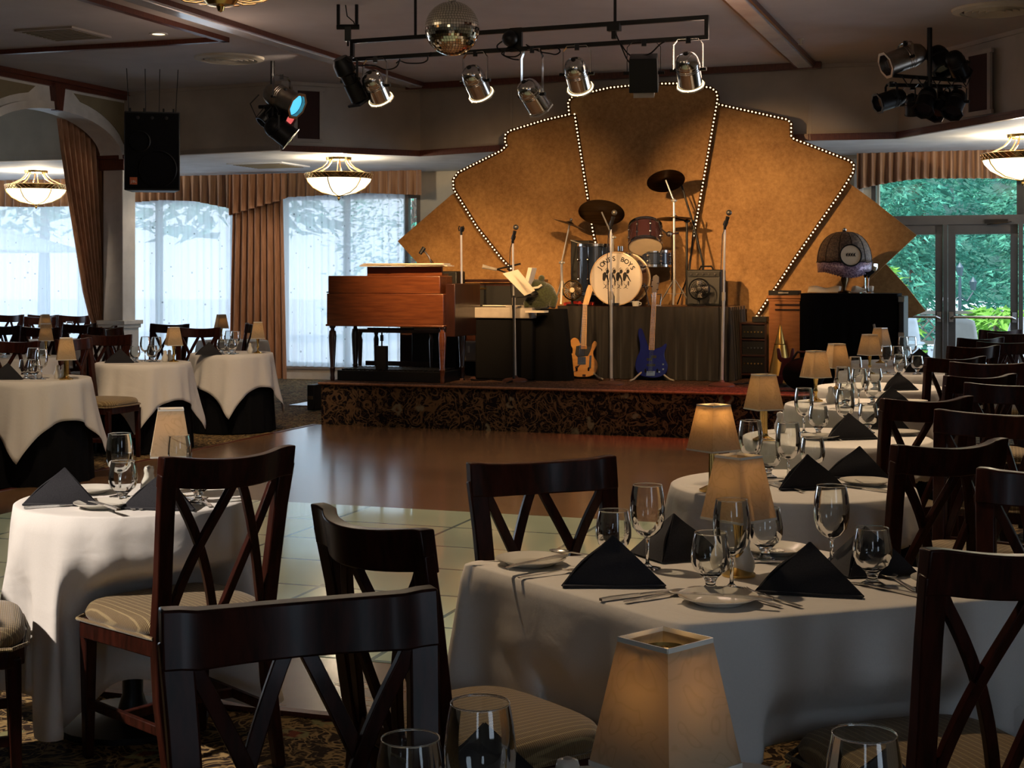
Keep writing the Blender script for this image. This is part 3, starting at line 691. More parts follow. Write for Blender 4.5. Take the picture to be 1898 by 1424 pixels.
t = TW-.40
jb = wavy('jabot', M['drape'], sx(424, TW-.6), sx(528, TW-.6), TW-.6, HS-.02, lambda u: 2.35+.22*u, 7, .05, nv=6)
tag(jb, 'pleated brown jabot over the join of the valances', 'valance')
t = TR-.38
def zv2(u):
    s = sx(1588, t)+(sx(2040, t)-sx(1588, t))*u; q = S(s, t); px = CX+q.x/q.y*FPX
    y = 331+20*max(0, (1720-px)/130)**1.5
    return EYE-(y-HZ)*q.y/FPX
valance('valance', sx(1588, t), sx(2040, t), t, HS-.01, zv2, 27, 'gathered striped valance above the garden doors')

# ================================================================== OUTDOORS
GZ = -.12
struct(MB().box((4, 60, GZ-.05), (90, 78, .1)).build('ground', M['patio']))
def tree(x, y, h, r, label, m='leaf', n=2600, size=.32, low=.3):
    t = thing('evergreen_tree' if m == 'leaf' else 'leafy_bush', label, 'tree' if m == 'leaf' else 'bush', (x, y, GZ), 0, 'garden trees' if m == 'leaf' else None)
    rd = random.Random(int(x*100+y)); mb = MB()
    for i in range(n):
        k = rd.random()**.8; z = low+(h-low)*k; tier = .80+.20*sin(z*9.0+2*sin(rd.random()*6.28)*.3); rr = r*(1-k)**.55*(.50+.50*rd.random()**.6)*tier+.15; a = rd.random()*2*pi
        c = Vector((rr*cos(a), rr*sin(a), z)); a2 = a+rd.uniform(-1.1, 1.1); out = Vector((cos(a2), sin(a2), rd.uniform(-.9, .35))).normalized()
        side = Vector((rd.uniform(-1, 1), rd.uniform(-1, 1), rd.uniform(-1, 1))).cross(out).normalized(); L = size*rd.uniform(.5, 1.6); w = L*rd.uniform(.10, .26)
        up = out.cross(side)*w*.4
        mb.add([c-side*w, c+out*L*.55+side*w*.9*rd.uniform(-1, 1)+up, c+out*L, c+side*w-up], [(0, 1, 2, 3)])
    mb.build('foliage', M[m], t, angle=180)
    MB().tube([(0, 0, 0), (.05, 0, h*.45), (0, .05, h*.9)], [.05+.03*h/2, .10, .02], 8).build('trunk', M['bark'], t)
TREES = [(6.2, 26.6, 8.5, 2.0, 'drooping evergreen seen through the glass of the narrower door'), (10.4, 27.2, 9, 2.1, 'drooping evergreen seen through the glass of the wider door'),
         (8.3, 30.4, 11, 2.1, 'tall evergreen rising behind the two drooping ones'), (12.6, 31.0, 11, 2.1, 'evergreen at the far end of the garden row'), (4.0, 30.6, 10, 2.1, 'evergreen half hidden by the fan backdrop'),
         (-2.0, 30.5, 8, 1.9, 'evergreen seen through the narrow window beside the backdrop')]
for i, q in enumerate(TREES): tree(*q, n=24000 if q[0] > 3 else 6000, size=.14)
for (x, y, lb) in ((-6.6, 36, 'high crowned tree veiled by the sheer curtain beside the brown drape'), (-12.0, 38, 'high crowned tree veiled by the sheer curtain behind the arch')):
    tree(x, y, 9, 2.8, lb, n=2600, size=.45, low=2.6)
tree(5.55, 22.9, 1.75, .70, 'yellow green bush against the narrower door', 'leaf2', 900, .22, .1)
tree(7.6, 23.3, 1.1, .7, 'low yellow green bush behind the patio lamp', 'leaf2', 700, .22, .05)
def hillm():
    def fn(i, j):
        x = .5+i*1.6; k = j/9; return (x+k*4, 36+k*16, GZ+k*13*min(1, .3+i/6)+1.2*sin(x*.7+k*4)+.8*sin(x*1.9))
    return MB().grid(fn, 30, 10)
M['hill'] = mat('dark_green_slope', (.02, .10, .06), .9, scale=1.4, col2=(.008, .04, .03), bump=1, bdist=.5, detail=8)
struct(hillm().build('hill', M['hill'], angle=180))
# patio lamp post
q = D(1779, 545, 24.5); t = thing('street_lamp', 'dark iron lamp post with three lanterns in the garden', 'street lamp', (q.x, q.y, GZ))
zt_ = q.z+.30
MB().tube([(0, 0, 0), (0, 0, zt_+.1)], [.04, .025], 8).lathe([(.09, 0), (.09, .06), (.04, .3)], 12).build('pole', M['ironlamp'], t)
MB().tube([(-.22, 0, zt_-.15), (-.12, 0, zt_-.3), (0, 0, zt_-.22), (.12, 0, zt_-.3), (.22, 0, zt_-.15)], .015, 6).build('arm', M['ironlamp'], t)
for x, z in ((-.22, zt_-.12), (.22, zt_-.12), (0, zt_+.12)):
    MB().lathe([(0, 0), (.04, 0), (.065, .14), (.02, .20), (0, .23)], 8, c=(x, 0, z)).build('lantern', M['ironlamp'], t)
# lattice fence
q = D(1790, 576, 24.2); f = MB(); fw = 5.4; a0 = Vector((q.x-1.6, 24.2, GZ)); hh = q.z-GZ
t = thing('lattice_fence', 'low weathered lattice fence beyond the patio chairs', 'fence', tuple(a0))
f = MB()
for i in range(30):
    f.bar((i*.2-.1, 0, hh-.5), (i*.2+.3, 0, hh-.05), .02, .02, up=(0, 1, 0)); f.bar((i*.2+.3, .02, hh-.5), (i*.2-.1, .02, hh-.05), .02, .02, up=(0, 1, 0))
f.build('lattice', M['frame2'], t)
MB().box((2.9, 0, hh-.03), (6.2, .05, .06)).box((2.9, 0, hh-.52), (6.2, .05, .06)).build('rail', M['frame2'], t)
for i in range(4): MB().box((i*1.95, 0, hh/2), (.09, .09, hh)).build('post', M['frame2'], t)
# white patio chairs and table
def patio_chair(x, y, rz, label):
    t = thing('patio_chair', label, 'chair', (x, y, GZ), rz, 'white plastic patio chairs')
    mb = MB()
    def fn(i, j):
        u = i/10-.5; k = j/8; w = .30*(1-.25*k*k); return (u*2*w, -.25-.14*k+.10*(2*u)**2*0-.0, .44+.62*k-.05*(2*u)**2*k)
    mb.grid(fn, 11, 9)
    mb.build('backrest', M['plasticwhite'], t, angle=180, solid=.02)
    s = MB(); 
    for i in range(5): s.box((0, -.26, .55+i*.10), (.40, .012, .012))
    MB().box((0, 0, .42), (.52, .52, .03)).build('seat', M['plasticwhite'], t, bevel=.01)
    for sg in (-1, 1):
        MB().strip([(sg*.29, .25, .62), (sg*.29, 0, .64), (sg*.29, -.26, .62)], .06, .025).build('armrest', M['plasticwhite'], t)
        MB().bar((sg*.27, .24, .62), (sg*.29, .28, 0), .05, .05).build('leg', M['plasticwhite'], t)
        MB().bar((sg*.26, -.22, .5), (sg*.28, -.30, 0), .05, .05).build('leg', M['plasticwhite'], t)
patio_chair(5.95, 20.0, radians(-10), 'white plastic patio chair outside the meeting stiles of the doors')
patio_chair(6.85, 20.2, radians(5), 'white plastic patio chair outside the wider door, behind the dark chairs')
patio_chair(5.35, 20.6, radians(160), 'white plastic patio chair facing in beyond the narrower door')
t = thing('patio_table', 'white round patio table outside the narrower garden door', 'table', (5.0, 19.8, GZ))
MB().lathe([(0, .70), (.48, .70), (.50, .715), (.48, .73), (0, .73)], 28).build('tabletop', M['plasticwhite'], t)
for a in range(4): MB().bar((.30*cos(a*pi/2+.5), .30*sin(a*pi/2+.5), .7), (.38*cos(a*pi/2+.5), .38*sin(a*pi/2+.5), 0), .05, .05).build('leg', M['plasticwhite'], t)
# white canopy outside the arch window
t = thing('garden_canopy', 'white pitched canopy faintly seen through the sheer behind the arch', 'canopy', (-12.5, 30, GZ), UA)
MB().add([(-3.5, -2, 2.1), (3.2, -2, 2.1), (3.2, 2, 2.1), (-3.5, 2, 2.1), (-.5, 0, 3.3)], [(0, 1, 4), (1, 2, 4), (2, 3, 4), (3, 0, 4)]).build('roof', M['white'], t, solid=.03)
for x in (-3.4, 3.1):
    for y in (-1.9, 1.9): MB().box((x, y, 1.05), (.08, .08, 2.1)).build('pole', M['white'], t)
# ================================================================== STAGE AND BACKDROP
ZS = .436
def G(px, py, z=ZS):
    Y = (EYE-z)*FPX/(py-HZ); return Vector(((px-CX)/FPX*Y, Y, z))
def tof(p): q = Vector(p)-O0; return q.dot(V)
def sof(p): q = Vector(p)-O0; return q.dot(U)
_pts = [S(0, 0), S(4.7, 0), S(5.7, 1.2), S(5.7, 3.2), S(.35, 3.2), S(0, 2.6)]
st = thing('stage', 'low carpeted stage platform in front of the golden fan backdrop', 'stage', (0, 0, 0))
MB().prism([(p.x, p.y) for p in _pts], .0, ZS-.012, (1, 0, 0), (0, 1, 0), (0, 0, 1)).build('platform', M['stagecarpet'], st)
_q = [S(-.02, -.02), S(4.71, -.02), S(5.72, 1.19), S(5.72, 3.2), S(.35, 3.2), S(-.02, 2.6)]
M['stagetop'] = carpet_mat('stage_top_carpet', 2.7, (.04, .018, .014), (.20, .11, .07), (.12, .03, .02), (.16, .10, .06))
MB().prism([(p.x, p.y) for p in _q], ZS-.03, ZS, (1, 0, 0), (0, 1, 0), (0, 0, 1)).build('top_carpet', M['stagetop'], st, bevel=.01)
e = MB(); e.tube([S(-.02, -.025, ZS-.012), S(4.71, -.025, ZS-.012), S(5.72, 1.185, ZS-.012)], .012, 6); e.build('edge_binding', M['drape'], st)

fan = thing('fan_backdrop', 'golden fan shaped stage backdrop outlined with tiny lit bulbs', 'backdrop', (0, 0, 0))
def fpanel(poly, t, label=None):
    n = len(poly); a = [SP(x, y, t) for x, y in poly]; b = [SP(x, y, t)+V*.05 for x, y in poly]
    for p in a+b: p.z = max(p.z, ZS+.002)
    fs = [(i, (i+1) % n, n+(i+1) % n, n+i) for i in range(n)]+[tuple(range(n-1, -1, -1)), tuple(range(n, 2*n))]
    o = MB().add(a+b, fs).build('fan_panel', M['suede'], fan, angle=30); return o
TF = 2.36
fpanel([(1054, 188), (1060, 181), (1075, 176), (1130, 163), (1200, 156), (1262, 155), (1318, 163), (1328, 170), (1331, 182), (1328, 200), (1296, 385), (1262, 560), (1240, 702), (1155, 702), (1130, 560), (1100, 430), (1066, 212), (1056, 212)], TF)
fpanel([(1068, 208), (1010, 223), (945, 243), (938, 250), (937, 262), (940, 270), (931, 279), (850, 320), (841, 333), (842, 351), (885, 421), (960, 515), (1060, 640), (1100, 702), (1160, 702), (1135, 560), (1110, 470)], TF+.055)
fpanel([(862, 350), (838, 360), (737, 447), (790, 506), (880, 610), (960, 702), (1100, 702), (1000, 560), (930, 470)], TF+.11)
fpanel([(1324, 192), (1331, 193), (1460, 222), (1467, 229), (1467, 253), (1472, 258), (1575, 298), (1583, 305), (1582, 319), (1560, 355), (1474, 479), (1400, 595), (1330, 702), (1235, 702), (1262, 540), (1290, 400)], TF+.055)
fpanel([(1572, 338), (1620, 373), (1699, 436), (1640, 491), (1590, 540), (1480, 702), (1325, 702), (1400, 580), (1474, 460)], TF+.11)
fpanel([(1640, 487), (1680, 531), (1716, 577), (1664, 598), (1600, 640), (1540, 702), (1400, 702), (1480, 600), (1560, 500)], TF+.165)
PATHS = [([(1066, 212), (1100, 430), (1114, 492)], TF), ([(1056, 212), (1054, 190), (1060, 181), (1075, 176), (1130, 163), (1200, 156), (1262, 155), (1318, 163), (1328, 170), (1331, 182), (1328, 200), (1296, 385), (1286, 440)], TF),
         ([(1062, 211), (1010, 223), (945, 243), (938, 250), (937, 262), (940, 270), (931, 279), (850, 320), (841, 333), (842, 351), (885, 421), (931, 480), (958, 508)], TF+.055),
         ([(1333, 194), (1460, 222), (1467, 229), (1467, 253), (1472, 258), (1575, 298), (1583, 305), (1582, 319), (1560, 355), (1474, 479), (1402, 588)], TF+.055)]
bul = []; ch = MB()
for pth, t in PATHS:
    P3 = [SP(x, y, t)-V*.012 for x, y in pth]; acc = 0.0; step = .041
    if t > TF and len(pth) == 13: pass
    ch.strip(P3, .030, .012, wdir=V)if 0 else ch.strip(P3, .014, .036, wdir=V)
    for a, b in zip(P3, P3[1:]):
        L = (b-a).length; d = (b-a)/L
        while acc < L: bul.append(a+d*acc-V*.012); acc += step
        acc -= L
ch.build('light_channel', M['rope'] if 'rope' in M else M['darkwalnut'], fan)
bul.sort(key=lambda p: p.y)
for p in bul[:100]: MB().sphere(p, .0095, 6, 4).build('light_bulb', M['glowbulb'], fan)
mb = MB()
for p in bul[100:]: mb.sphere(p, .0095, 6, 4)
o = mb.build('light_bulbs', M['glowbulb'], fan); o['kind'] = 'stuff'

# ------------------------------------------------------------------ electric organ seen from its back
t0 = .12; s0 = sx(608, t0); s1 = sx(819, t0); ow = s1-s0
org = thing('organ', 'walnut electric organ on turned legs, seen from its back', 'organ', tuple(S(s0, t0, ZS)), UA)
def oz(y): return (709-y)/186.5
dp = .62
MB().box((ow/2, dp/2, (oz(545)+oz(606))/2), (ow+.03, dp, oz(545)-oz(606))).box((ow/2, dp/2, oz(606)+.01), (ow+.05, dp+.02, .02)).build('case', M['walnut'], org, bevel=.006)
MB().box((ow/2-.01, .17, (oz(512)+oz(545))/2), (ow-.02, .34, oz(512)-oz(545))).build('lid', M['walnut'], org, bevel=.008)
MB().box((ow*.61, .20, (oz(495)+oz(512))/2), (ow*.66, .03, oz(495)-oz(512))).box((ow*.61, .28, oz(512)+.01), (ow*.66, .18, .02)).build('music_desk', M['walnut'], org, bevel=.004)
MB().box((ow+.06, dp/2+.12, oz(575)), (.10, dp+.1, .52)).build('side_panel', M['darkwalnut'], org, bevel=.006)
MB().box((-.03, .35, oz(543)), (.12, .4, .012)).build('key_shelf', M['black'], org)
prof = [(.0, 0), (.020, 0), (.024, .03), (.020, .06), (.026, .12), (.030, .13), (.024, .145), (.036, .38), (.040, .45), (.034, .50), (.022, .51), (.020, .53), (.032, .54), (.032, .557), (0, .557)]
for (x, y) in ((.03, .04), (ow-.01, .04), (.03, dp-.04), (ow-.01, dp-.04)): MB().lathe(prof, 14, c=(x, y, 0)).build('leg', M['walnut'] if y < .1 and x > .5 else M['darkwalnut'], org)
pb = MB().box((ow/2+.02, .34, .055), (ow-.08, .5, .10))
for i in range(22): pb.box((.10+i*(ow-.2)/21, .36, .112), (.022, .46, .016))
pb.build('pedal_board', M['black'], org)
MB().box((ow*.40, .22, .22), (.11, .06, .26)).tube([(ow*.40, .22, .34), (ow*.40, .22, .50)], .008, 6).tube([(ow*.40, .22, .40), (ow*.40, .22, .46)], .018, 8).build('swell_pedal', M['black'], org)
MB().box((ow*.40+.06, .3, .52), (.5, .03, .02)).build('stretcher', M['black'], org)
for i, (x, w, lb) in enumerate(((ow*.35, .34, 'narrow stack of sheet music lying on the organ desk'), (ow*.72, .62, 'wide open sheet music lying on the organ desk'))):
    p = Matrix.Rotation(UA, 3, 'Z') @ Vector((x+.05, .17, oz(495)))+S(s0, t0, ZS)
    mb = MB()
    for k in range(4): mb.box((0+random.uniform(-.01, .01), random.uniform(-.01, .01), .006+.008*k), (w-.02*k, .20, .007), random.uniform(-.04, .04))
    tag(mb.build('sheet_music', M['paper'], loc=tuple(p), rz=UA), lb, 'sheet music', 'papers on the organ')
# organ bench behind
t1 = 1.35; p = S(sx(662, t1), t1, ZS); b = thing('organ_bench', 'dark wooden bench with slim legs behind the organ', 'bench', tuple(p), UA)
for x, y in ((.02, .03), (.10+.0, .28), (.86, .03), (.94, .28)): MB().lathe([(0, 0), (.022, 0), (.018, .02), (.030, .36), (.018, .40), (.03, .44), (0, .44)], 10, c=(x, y, 0)).build('leg', M['darkwalnut'], b)
MB().box((.48, .16, .46), (1.05, .36, .04)).build('seat', M['darkwalnut'], b, bevel=.006); MB().box((.48, .16, .10), (.9, .02, .05)).build('stretcher', M['darkwalnut'], b)
t1 = 1.85; p = S(sx(741, t1), t1, ZS); w = sx(803, t1)-sx(741, t1)
b = thing('tube_amplifier', 'dark amplifier cabinet with brown base behind the organ legs', 'amplifier', tuple(p), UA)
MB().box((w/2, .15, .27), (w, .3, .46)).build('cabinet', M['vinyl'], b, bevel=.01); MB().box((w/2, .15, .04), (w+.01, .31, .08)).build('base', M['walnut'], b); MB().box((w/2, -.005, .29), (w*.85, .02, .36)).build('grille_cloth', M['grille'], b); MB().tube([(w*.35, .15, .5), (w*.35, .15, .53), (w*.65, .15, .53), (w*.65, .15, .5)], .01, 6).build('handle', M['black'], b)
# black monitor speaker on top of the organ's far side
t1 = .95; zz = sz(800, 546, t1)
# upright black cabinet between organ and keyboard
t1 = 1.9; a = S(sx(838, t1), t1, ZS); w = sx(992, t1)-sx(838, t1); h = sz(900, 518, t1)-ZS
b = thing('upright_piano', 'dark upright piano behind the keyboard and music stand', 'piano', tuple(a), UA)
MB().box((w/2, .22, h/2-.02), (w-.04, .36, h-.04)).build('case', M['darkwalnut'], b, bevel=.006); MB().box((w/2, .20, h-.015), (w+.03, .44, .03)).build('lid', M['darkwalnut'], b, bevel=.006)
MB().box((w/2, .03, h-.20), (w-.12, .02, .26)).build('front_panel', M['vinyl'], b); MB().box((w/2, -.08, .58), (w-.04, .26, .10)).build('key_bed', M['darkwalnut'], b)
MB().box((w*.36, .015, h-.10), (.10, .015, .02)).build('badge', M['brass'], b)
t1 = 1.55; a = S(sx(762, t1), t1, 0); z0_ = sz(800, 546, t1); w = sx(846, t1)-sx(762, t1)
b = thing('rotary_speaker', 'black grilled speaker cabinet standing beyond the organ', 'speaker', (a.x, a.y, ZS), UA)
hh = sz(800, 503, t1)-ZS
MB().box((w*.5, .14, hh/2), (w, .26, hh)).build('cabinet', M['vinyl'], b, bevel=.012)
g = MB()
for i in range(12): g.box((w*.1+i*w*.072, -.002, hh-.16), (.008, .02, .2))
g.build('louver', M['plasticgrey'], b)

# ------------------------------------------------------------------ microphone stands
def micstand(px, py, top, label, mic=True, lean=0, clip=True, base=.13, tp=None):
    p = G(px, py); H = (EYE-(top-HZ)*p.y/FPX)-ZS; lx = ((tp or px)-px)/FPX*p.y
    t = thing('microphone_stand', label, 'microphone stand', tuple(p), 0, 'microphone stands on the stage')
    MB().lathe([(0, 0), (base, 0), (base, .012), (base*.8, .028), (.03, .04), (.018, .06), (0, .06)], 28).build('base', M['ironcast'], t)
    k = .52
    MB().tube([(0, 0, .05), (lx*k, 0, H*k)], .0145, 10).build('lower_tube', M['stand'], t)
    MB().tube([(lx*(k-.02), 0, H*(k-.03)), (lx*(k+.02), 0, H*(k+.02))], .019, 10).build('clutch', M['plasticgrey'], t)
    Ht = H-(.16 if mic else .05)
    MB().tube([(lx*k, 0, H*k), (lx*Ht/H, 0, Ht)], .010, 10).build('upper_tube', M['stand'], t)
    MB().tube([(lx*Ht/H, 0, Ht-.01), (lx*Ht/H, 0, Ht+.04)], .013, 8).bar((lx*Ht/H, 0, Ht+.03), (lx*Ht/H+.012, -.02, Ht+.07), .03, .03).build('clip', M['black'], t)
    if not mic:
        MB().tube([(lx-.022, 0, Ht+.03), (lx-.028, 0, Ht+.06), (lx-.018, 0, Ht+.085)], .006, 6).tube([(lx+.022, 0, Ht+.03), (lx+.028, 0, Ht+.06), (lx+.018, 0, Ht+.085)], .006, 6).build('fork', M['black'], t)
    if mic:
        a = Vector((lx*Ht/H-.005, -.02, Ht+.0)); q = a+Vector((.035, -.05, .15))
        m = thing('microphone', 'black vocal microphone in the clip of the '+label[0:label.find(' ', 40) if False else 0]+MICL[px], 'microphone', tuple(p), 0, 'vocal microphones')
        MB().tube([a, a+(q-a)*.75], [.012, .019], 10).build('handle', M['black'], m)
        MB().sphere(q, .028, 12, 8).build('grille_head', M['micgrille'], m)
        c = [a, a+Vector((-.02, .0, -.06)), a+Vector((-.03, .01, -.3)), Vector((-.025, .01, H*.45)), Vector((-.02, .015, .3)), Vector((-.03, .02, .06))]
        MB().tube(c, .004, 5).build('cable', M['black'], m)
    return t
M['ironcast'] = mat('brown_cast_base', (.10, .045, .035), .45, scale=12); M['micgrille'] = mat('dark_mesh_grille', (.10, .095, .09), .4, .7, scale=200, bump=.5, bdist=.001)
MICL = {955: 'chrome stand in front of the keyboard', 1133: 'chrome stand before the bass drum', 1338: 'chrome stand by the riser corner', 858: ''}
micstand(858, 703, 425, 'empty chrome microphone stand beside the organ', mic=False, base=.15, tp=855)
micstand(955, 707, 420, 'chrome microphone stand in front of the keyboard and piano', tp=950)
micstand(1133, 713, 393, 'chrome microphone stand standing before the bass drum', tp=1132)
micstand(1338, 716, 393, 'chrome microphone stand at the free corner of the drum riser', tp=1344)
# gooseneck microphone on the organ
q = SP(787, 508, .5); t = thing('gooseneck_microphone', 'small microphone on a chrome gooseneck at the organ', 'microphone', tuple(SP(800, 512, .5)))
zb = Vector((0, 0, 0))
MB().tube([zb, Vector((.0, 0, .13)), Vector((-.03, 0, .20)), Vector((-.07, 0, .25)), Vector((-.09, -.01, .26))], .008, 8).build('gooseneck', M['chrome'], t)
MB().tube([Vector((-.075, -.01, .285)), Vector((-.115, -.03, .225))], [.022, .017], 10).build('capsule', M['black'], t)
MB().lathe([(0, -.01), (.03, -.01), (.03, .01), (0, .01)], 12).build('base', M['black'], t)
MB().tube([zb+Vector((.12, .1, -.02)), Vector((.0, .03, .16)), Vector((-.08, -.01, .25))], .0025, 5).build('cable', M['black'], t)
# short boom stand for the keyboard singer
p = G(1012, 693); t = thing('boom_stand', 'boom microphone stand reaching over the music stand', 'microphone stand', tuple(p))
Y = p.y
def L(px, py): return Vector(((px-CX)/FPX*Y-p.x, 0, EYE-(py-HZ)*Y/FPX-ZS))
MB().lathe([(0, 0), (.11, 0), (.11, .012), (.03, .03), (0, .03)], 20).bar((-.15, 0, .02), (.02, 0, .09), .012, .012).bar((.15, -.03, .02), (.0, 0, .09), .012, .012).build('base', M['ironcast'], t)
MB().tube([(0, 0, .03), L(1022, 600), L(965, 520)], .008, 8).build('shaft', M['chrome'], t)
MB().tube([L(965, 520), L(940, 498)], .008, 8).tube([L(922, 499), L(965, 489)], .010, 8).tube([L(920, 499), L(945, 508)], .009, 8).build('boom_arm', M['black'], t)
MB().tube([L(921, 500), L(903, 496)], [.016, .02], 10).tube([L(903, 496), L(894, 494)], [.021, .026], 10).build('microphone_head', M['plasticgrey'], t)
# keyboard on a black draped stand
t1 = .75; a = S(sx(872, t1), t1, 0); w = sx(986, t1)-sx(872, t1); zk = sz(900, 590, t1); zt = sz(900, 570, t1)
ks = thing('keyboard_stand', 'black cloth draped keyboard stand on the stage', 'stand', (a.x, a.y, ZS), UA)
MB().box((w*.52, .2, (zk-ZS)/2), (w*.93, .34, zk-ZS-.01)).build('drape_cloth', M['blackcloth'], ks, bevel=.02)
kb = thing('stage_keyboard', 'grey electronic keyboard resting on the black draped stand', 'keyboard', (a.x, a.y, zk), UA)
MB().box((w*.5, .18, (zt-zk)/2), (w, .36, zt-zk)).box((w*.75, .22, zt-zk+.005), (w*.45, .26, .02)).build('body', M['plasticgrey'], kb, bevel=.012)
for i in range(24): MB().box((.07+i*(w-.14)/23, .27, zt-zk+.014), ((w-.14)/25, .14, .01)).build('key', M['ceramic'], kb)
# music stand with papers, leaning
q = SP(952, 548, .62); t = thing('music_stand', 'black music stand holding slanted sheets behind the keyboard', 'music stand', (q.x, q.y, ZS), UA)
hz_ = q.z-ZS
MB().tube([(0, 0, 0), (0, 0, hz_)], .012, 8).bar((0, 0, .02), (.2, .1, 0), .02, .01).bar((0, 0, .02), (-.2, .1, 0), .02, .01).bar((0, 0, .02), (0, -.2, 0), .02, .01).build('shaft', M['black'], t)
MB().hexa([(-.10, .02, hz_+.20), (-.08, .02, hz_+.22), (.20, -.02, hz_+.0), (.17, -.02, hz_-.02)], [(-.10, .20, hz_+.22), (-.08, .20, hz_+.24), (.20, .2, hz_+.02), (.17, .2, hz_-.0)]).bar((.05, -.03, hz_-.02), (.26, -.03, hz_+.0), .03, .015).build('desk', M['black'], t)
for i, (x, lb) in enumerate(((-.06, 'lower slanted sheet of music on the black music stand'), (.02, 'upper slanted sheet of music on the black music stand'))):
    R = Matrix.Rotation(UA, 3, 'Z'); base = Vector((q.x, q.y, q.z))
    pts = [(-.10+i*.08, -.05, .22+.02*i), (-.02+i*.08, -.05, .24+.02*i), (.21+i*.03, -.05, .03+.02*i), (.13+i*.03, -.05, .0+.02*i)]
    A = [base+R @ Vector(v) for v in pts]; B = [v-V*(-.01) for v in A]
    tag(MB().hexa(A, B).build('sheet_music', M['paper']), lb, 'sheet music', 'papers on the music stand')
A = [SP(969, 538, .7), SP(976, 537, .7), SP(986, 497, .7), SP(979, 496, .7)]
tag(MB().hexa(A, [v+V*.16 for v in A]).build('song_book', M['paper']), 'upright open song book beside the green frog plush', 'book')
# frog plush
q = SP(1005, 572, .95); t = thing('frog_plush', 'green plush frog slumped on the black draped stand beside the riser', 'plush toy', tuple(q), UA)
MB().sphere((0, 0, .13), .14, 18, 12, (1.05, .8, 1.0)).sphere((-.05, -.03, .04), .10, 14, 10, (1.3, 1, .6)).build('body', M['frog'], t, angle=180)
MB().sphere((-.05, -.04, .235), .10, 18, 12, (1.15, .95, .62)).build('head', M['frog'], t, angle=180)
MB().sphere((.015, -.07, .305), .034, 12, 8).build('eye', M['frog'], t); MB().sphere((-.085, -.06, .285), .028, 12, 8).build('eye', M['frog'], t)
MB().strip([(-.125, -.128, .225), (-.07, -.145, .205), (0, -.135, .215), (.03, -.11, .24)], .010, .022, wdir=(0, 1, 0)).build('mouth', M['paper'], t, angle=180)
MB().tube([(.08, 0, .18), (.14, -.03, .10), (.13, -.08, .02)], [.05, .04, .035], 10).build('arm', M['frog'], t, angle=180)
MB().tube([(-.1, -.03, .12), (-.14, -.08, .05), (-.12, -.12, .01)], [.045, .035, .03], 10).build('arm', M['frog'], t, angle=180)
t1 = .85; a = S(sx(990, t1), t1, ZS); w = .36; hh = sz(1005, 573, t1)-ZS
b = thing('speaker_stand', 'black cloth covered stand under the frog plush', 'stand', tuple(a), UA)
def bk(i, j):
    an = 2*pi*i/40; k = j/8; r = .15+.06*(1-k)+.012*sin(an*9)*(1-k*.6); return (.14+r*cos(an)*1.1, .12+r*sin(an)*.7, hh*k)
MB().grid(bk, 40, 9, cu=True).add([(.14+.16*cos(2*pi*i/40), .12+.11*sin(2*pi*i/40), hh) for i in range(40)], [tuple(range(40))]).build('drape_cloth', M['blackcloth'], b, angle=180)
tag(MB().box((0, 0, .01), (.20, .14, .02)).build('notebook', M['paper'], loc=tuple(SP(995, 574, .72)+Vector((0, 0, -.03))), rz=UA), 'small pale notebook at the feet of the frog plush', 'book')
# small items at the organ's side
p = G(872, 700); t = thing('plastic_bin', 'grey beige plastic bin standing beside the organ', 'bin', tuple(G(871, 699)), UA)
MB().hexa([(-.10, 0, .16), (.10, 0, .16), (.10, .2, .16), (-.10, .2, .16)], [(-.12, -.01, .37), (.08, -.01, .37), (.08, .2, .37), (-.12, .2, .37)]).build('body', M['plasticgrey'], t, bevel=.02)
MB().box((0, .1, .08), (.16, .16, .16)).build('base', M['black'], t); MB().box((-.01, -.012, .29), (.02, .012, .07)).build('handle', M['ceramic'], t)
t = thing('rack_unit', 'small black rack of electronics with thin silver lines', 'electronics', tuple(G(898, 694)), UA)
MB().box((0, .1, .15), (.16, .24, .30)).build('case', M['black'], t, bevel=.005)
for i in range(4): MB().box((-.02, -.025, .08+.055*i), (.10-.01*i, .006, .006)).build('vent_bar', M['chrome'], t)
for (px, py, l, lb) in ((905, 705, .5, 'coiled black cable on the stage by the empty stand'), (1020, 704, .5, 'black cable lying before the tan guitar'), (1385, 712, .6, 'black cable lying before the equipment rack')):
    p = G(px, py); pts = [p+Vector((l*(k/16-.5)+.05*sin(k*1.1), .10*sin(k*.9), .008)) for k in range(17)]
    tag(MB().tube(pts, .007, 6).build('cable', M['black']), lb, 'cable', 'cables on the stage')
# dark gear case at the foot of the stage
t = thing('gear_case', 'small black gear case on the floor at the end of the stage', 'case', tuple(G(584, 762, 0)), UA)
MB().box((-.03, .15, .15), (.09, .4, .28)).build('body', M['vinyl'], t, bevel=.01)
MB().box((-.03, -.055, .15), (.07, .012, .04)).build('latch', M['chrome'], t)

# ------------------------------------------------------------------ drum riser with pleated skirt
TRI = 1.35; zr = sz(1190, 568, TRI); r0 = sx(1033, TRI); r1 = sx(1352, TRI)
ri = thing('drum_riser', 'drum riser with a pleated dark skirt', 'riser', (0, 0, 0))
MB().box(S((r0+r1)/2, TRI+.48, zr-.02), (r1-r0, .94, .04), UA).build('deck', M['darkwalnut'], ri)
MB().box(S((r0+r1)/2, TRI+.50, (ZS+zr)/2-.03), (r1-r0-.12, .86, zr-ZS-.07), UA).build('frame', M['black'], ri)
def skf(i, j):
    u = i/359; k = j/5; per = (r1-r0)+1.8; d = u*per
    a = .042*(k*.8+.2)*sin(2*pi*u*27+1.5*sin(u*30))+.012*k
    if d < .9: p = S(r0-a, TRI+.9-d)
    elif d < .9+(r1-r0): p = S(r0+d-.9, TRI-a)
    else: p = S(r1+a, TRI+(d-.9-(r1-r0)))
    p.z = zr-.005-(zr-ZS-.01)*k; return p
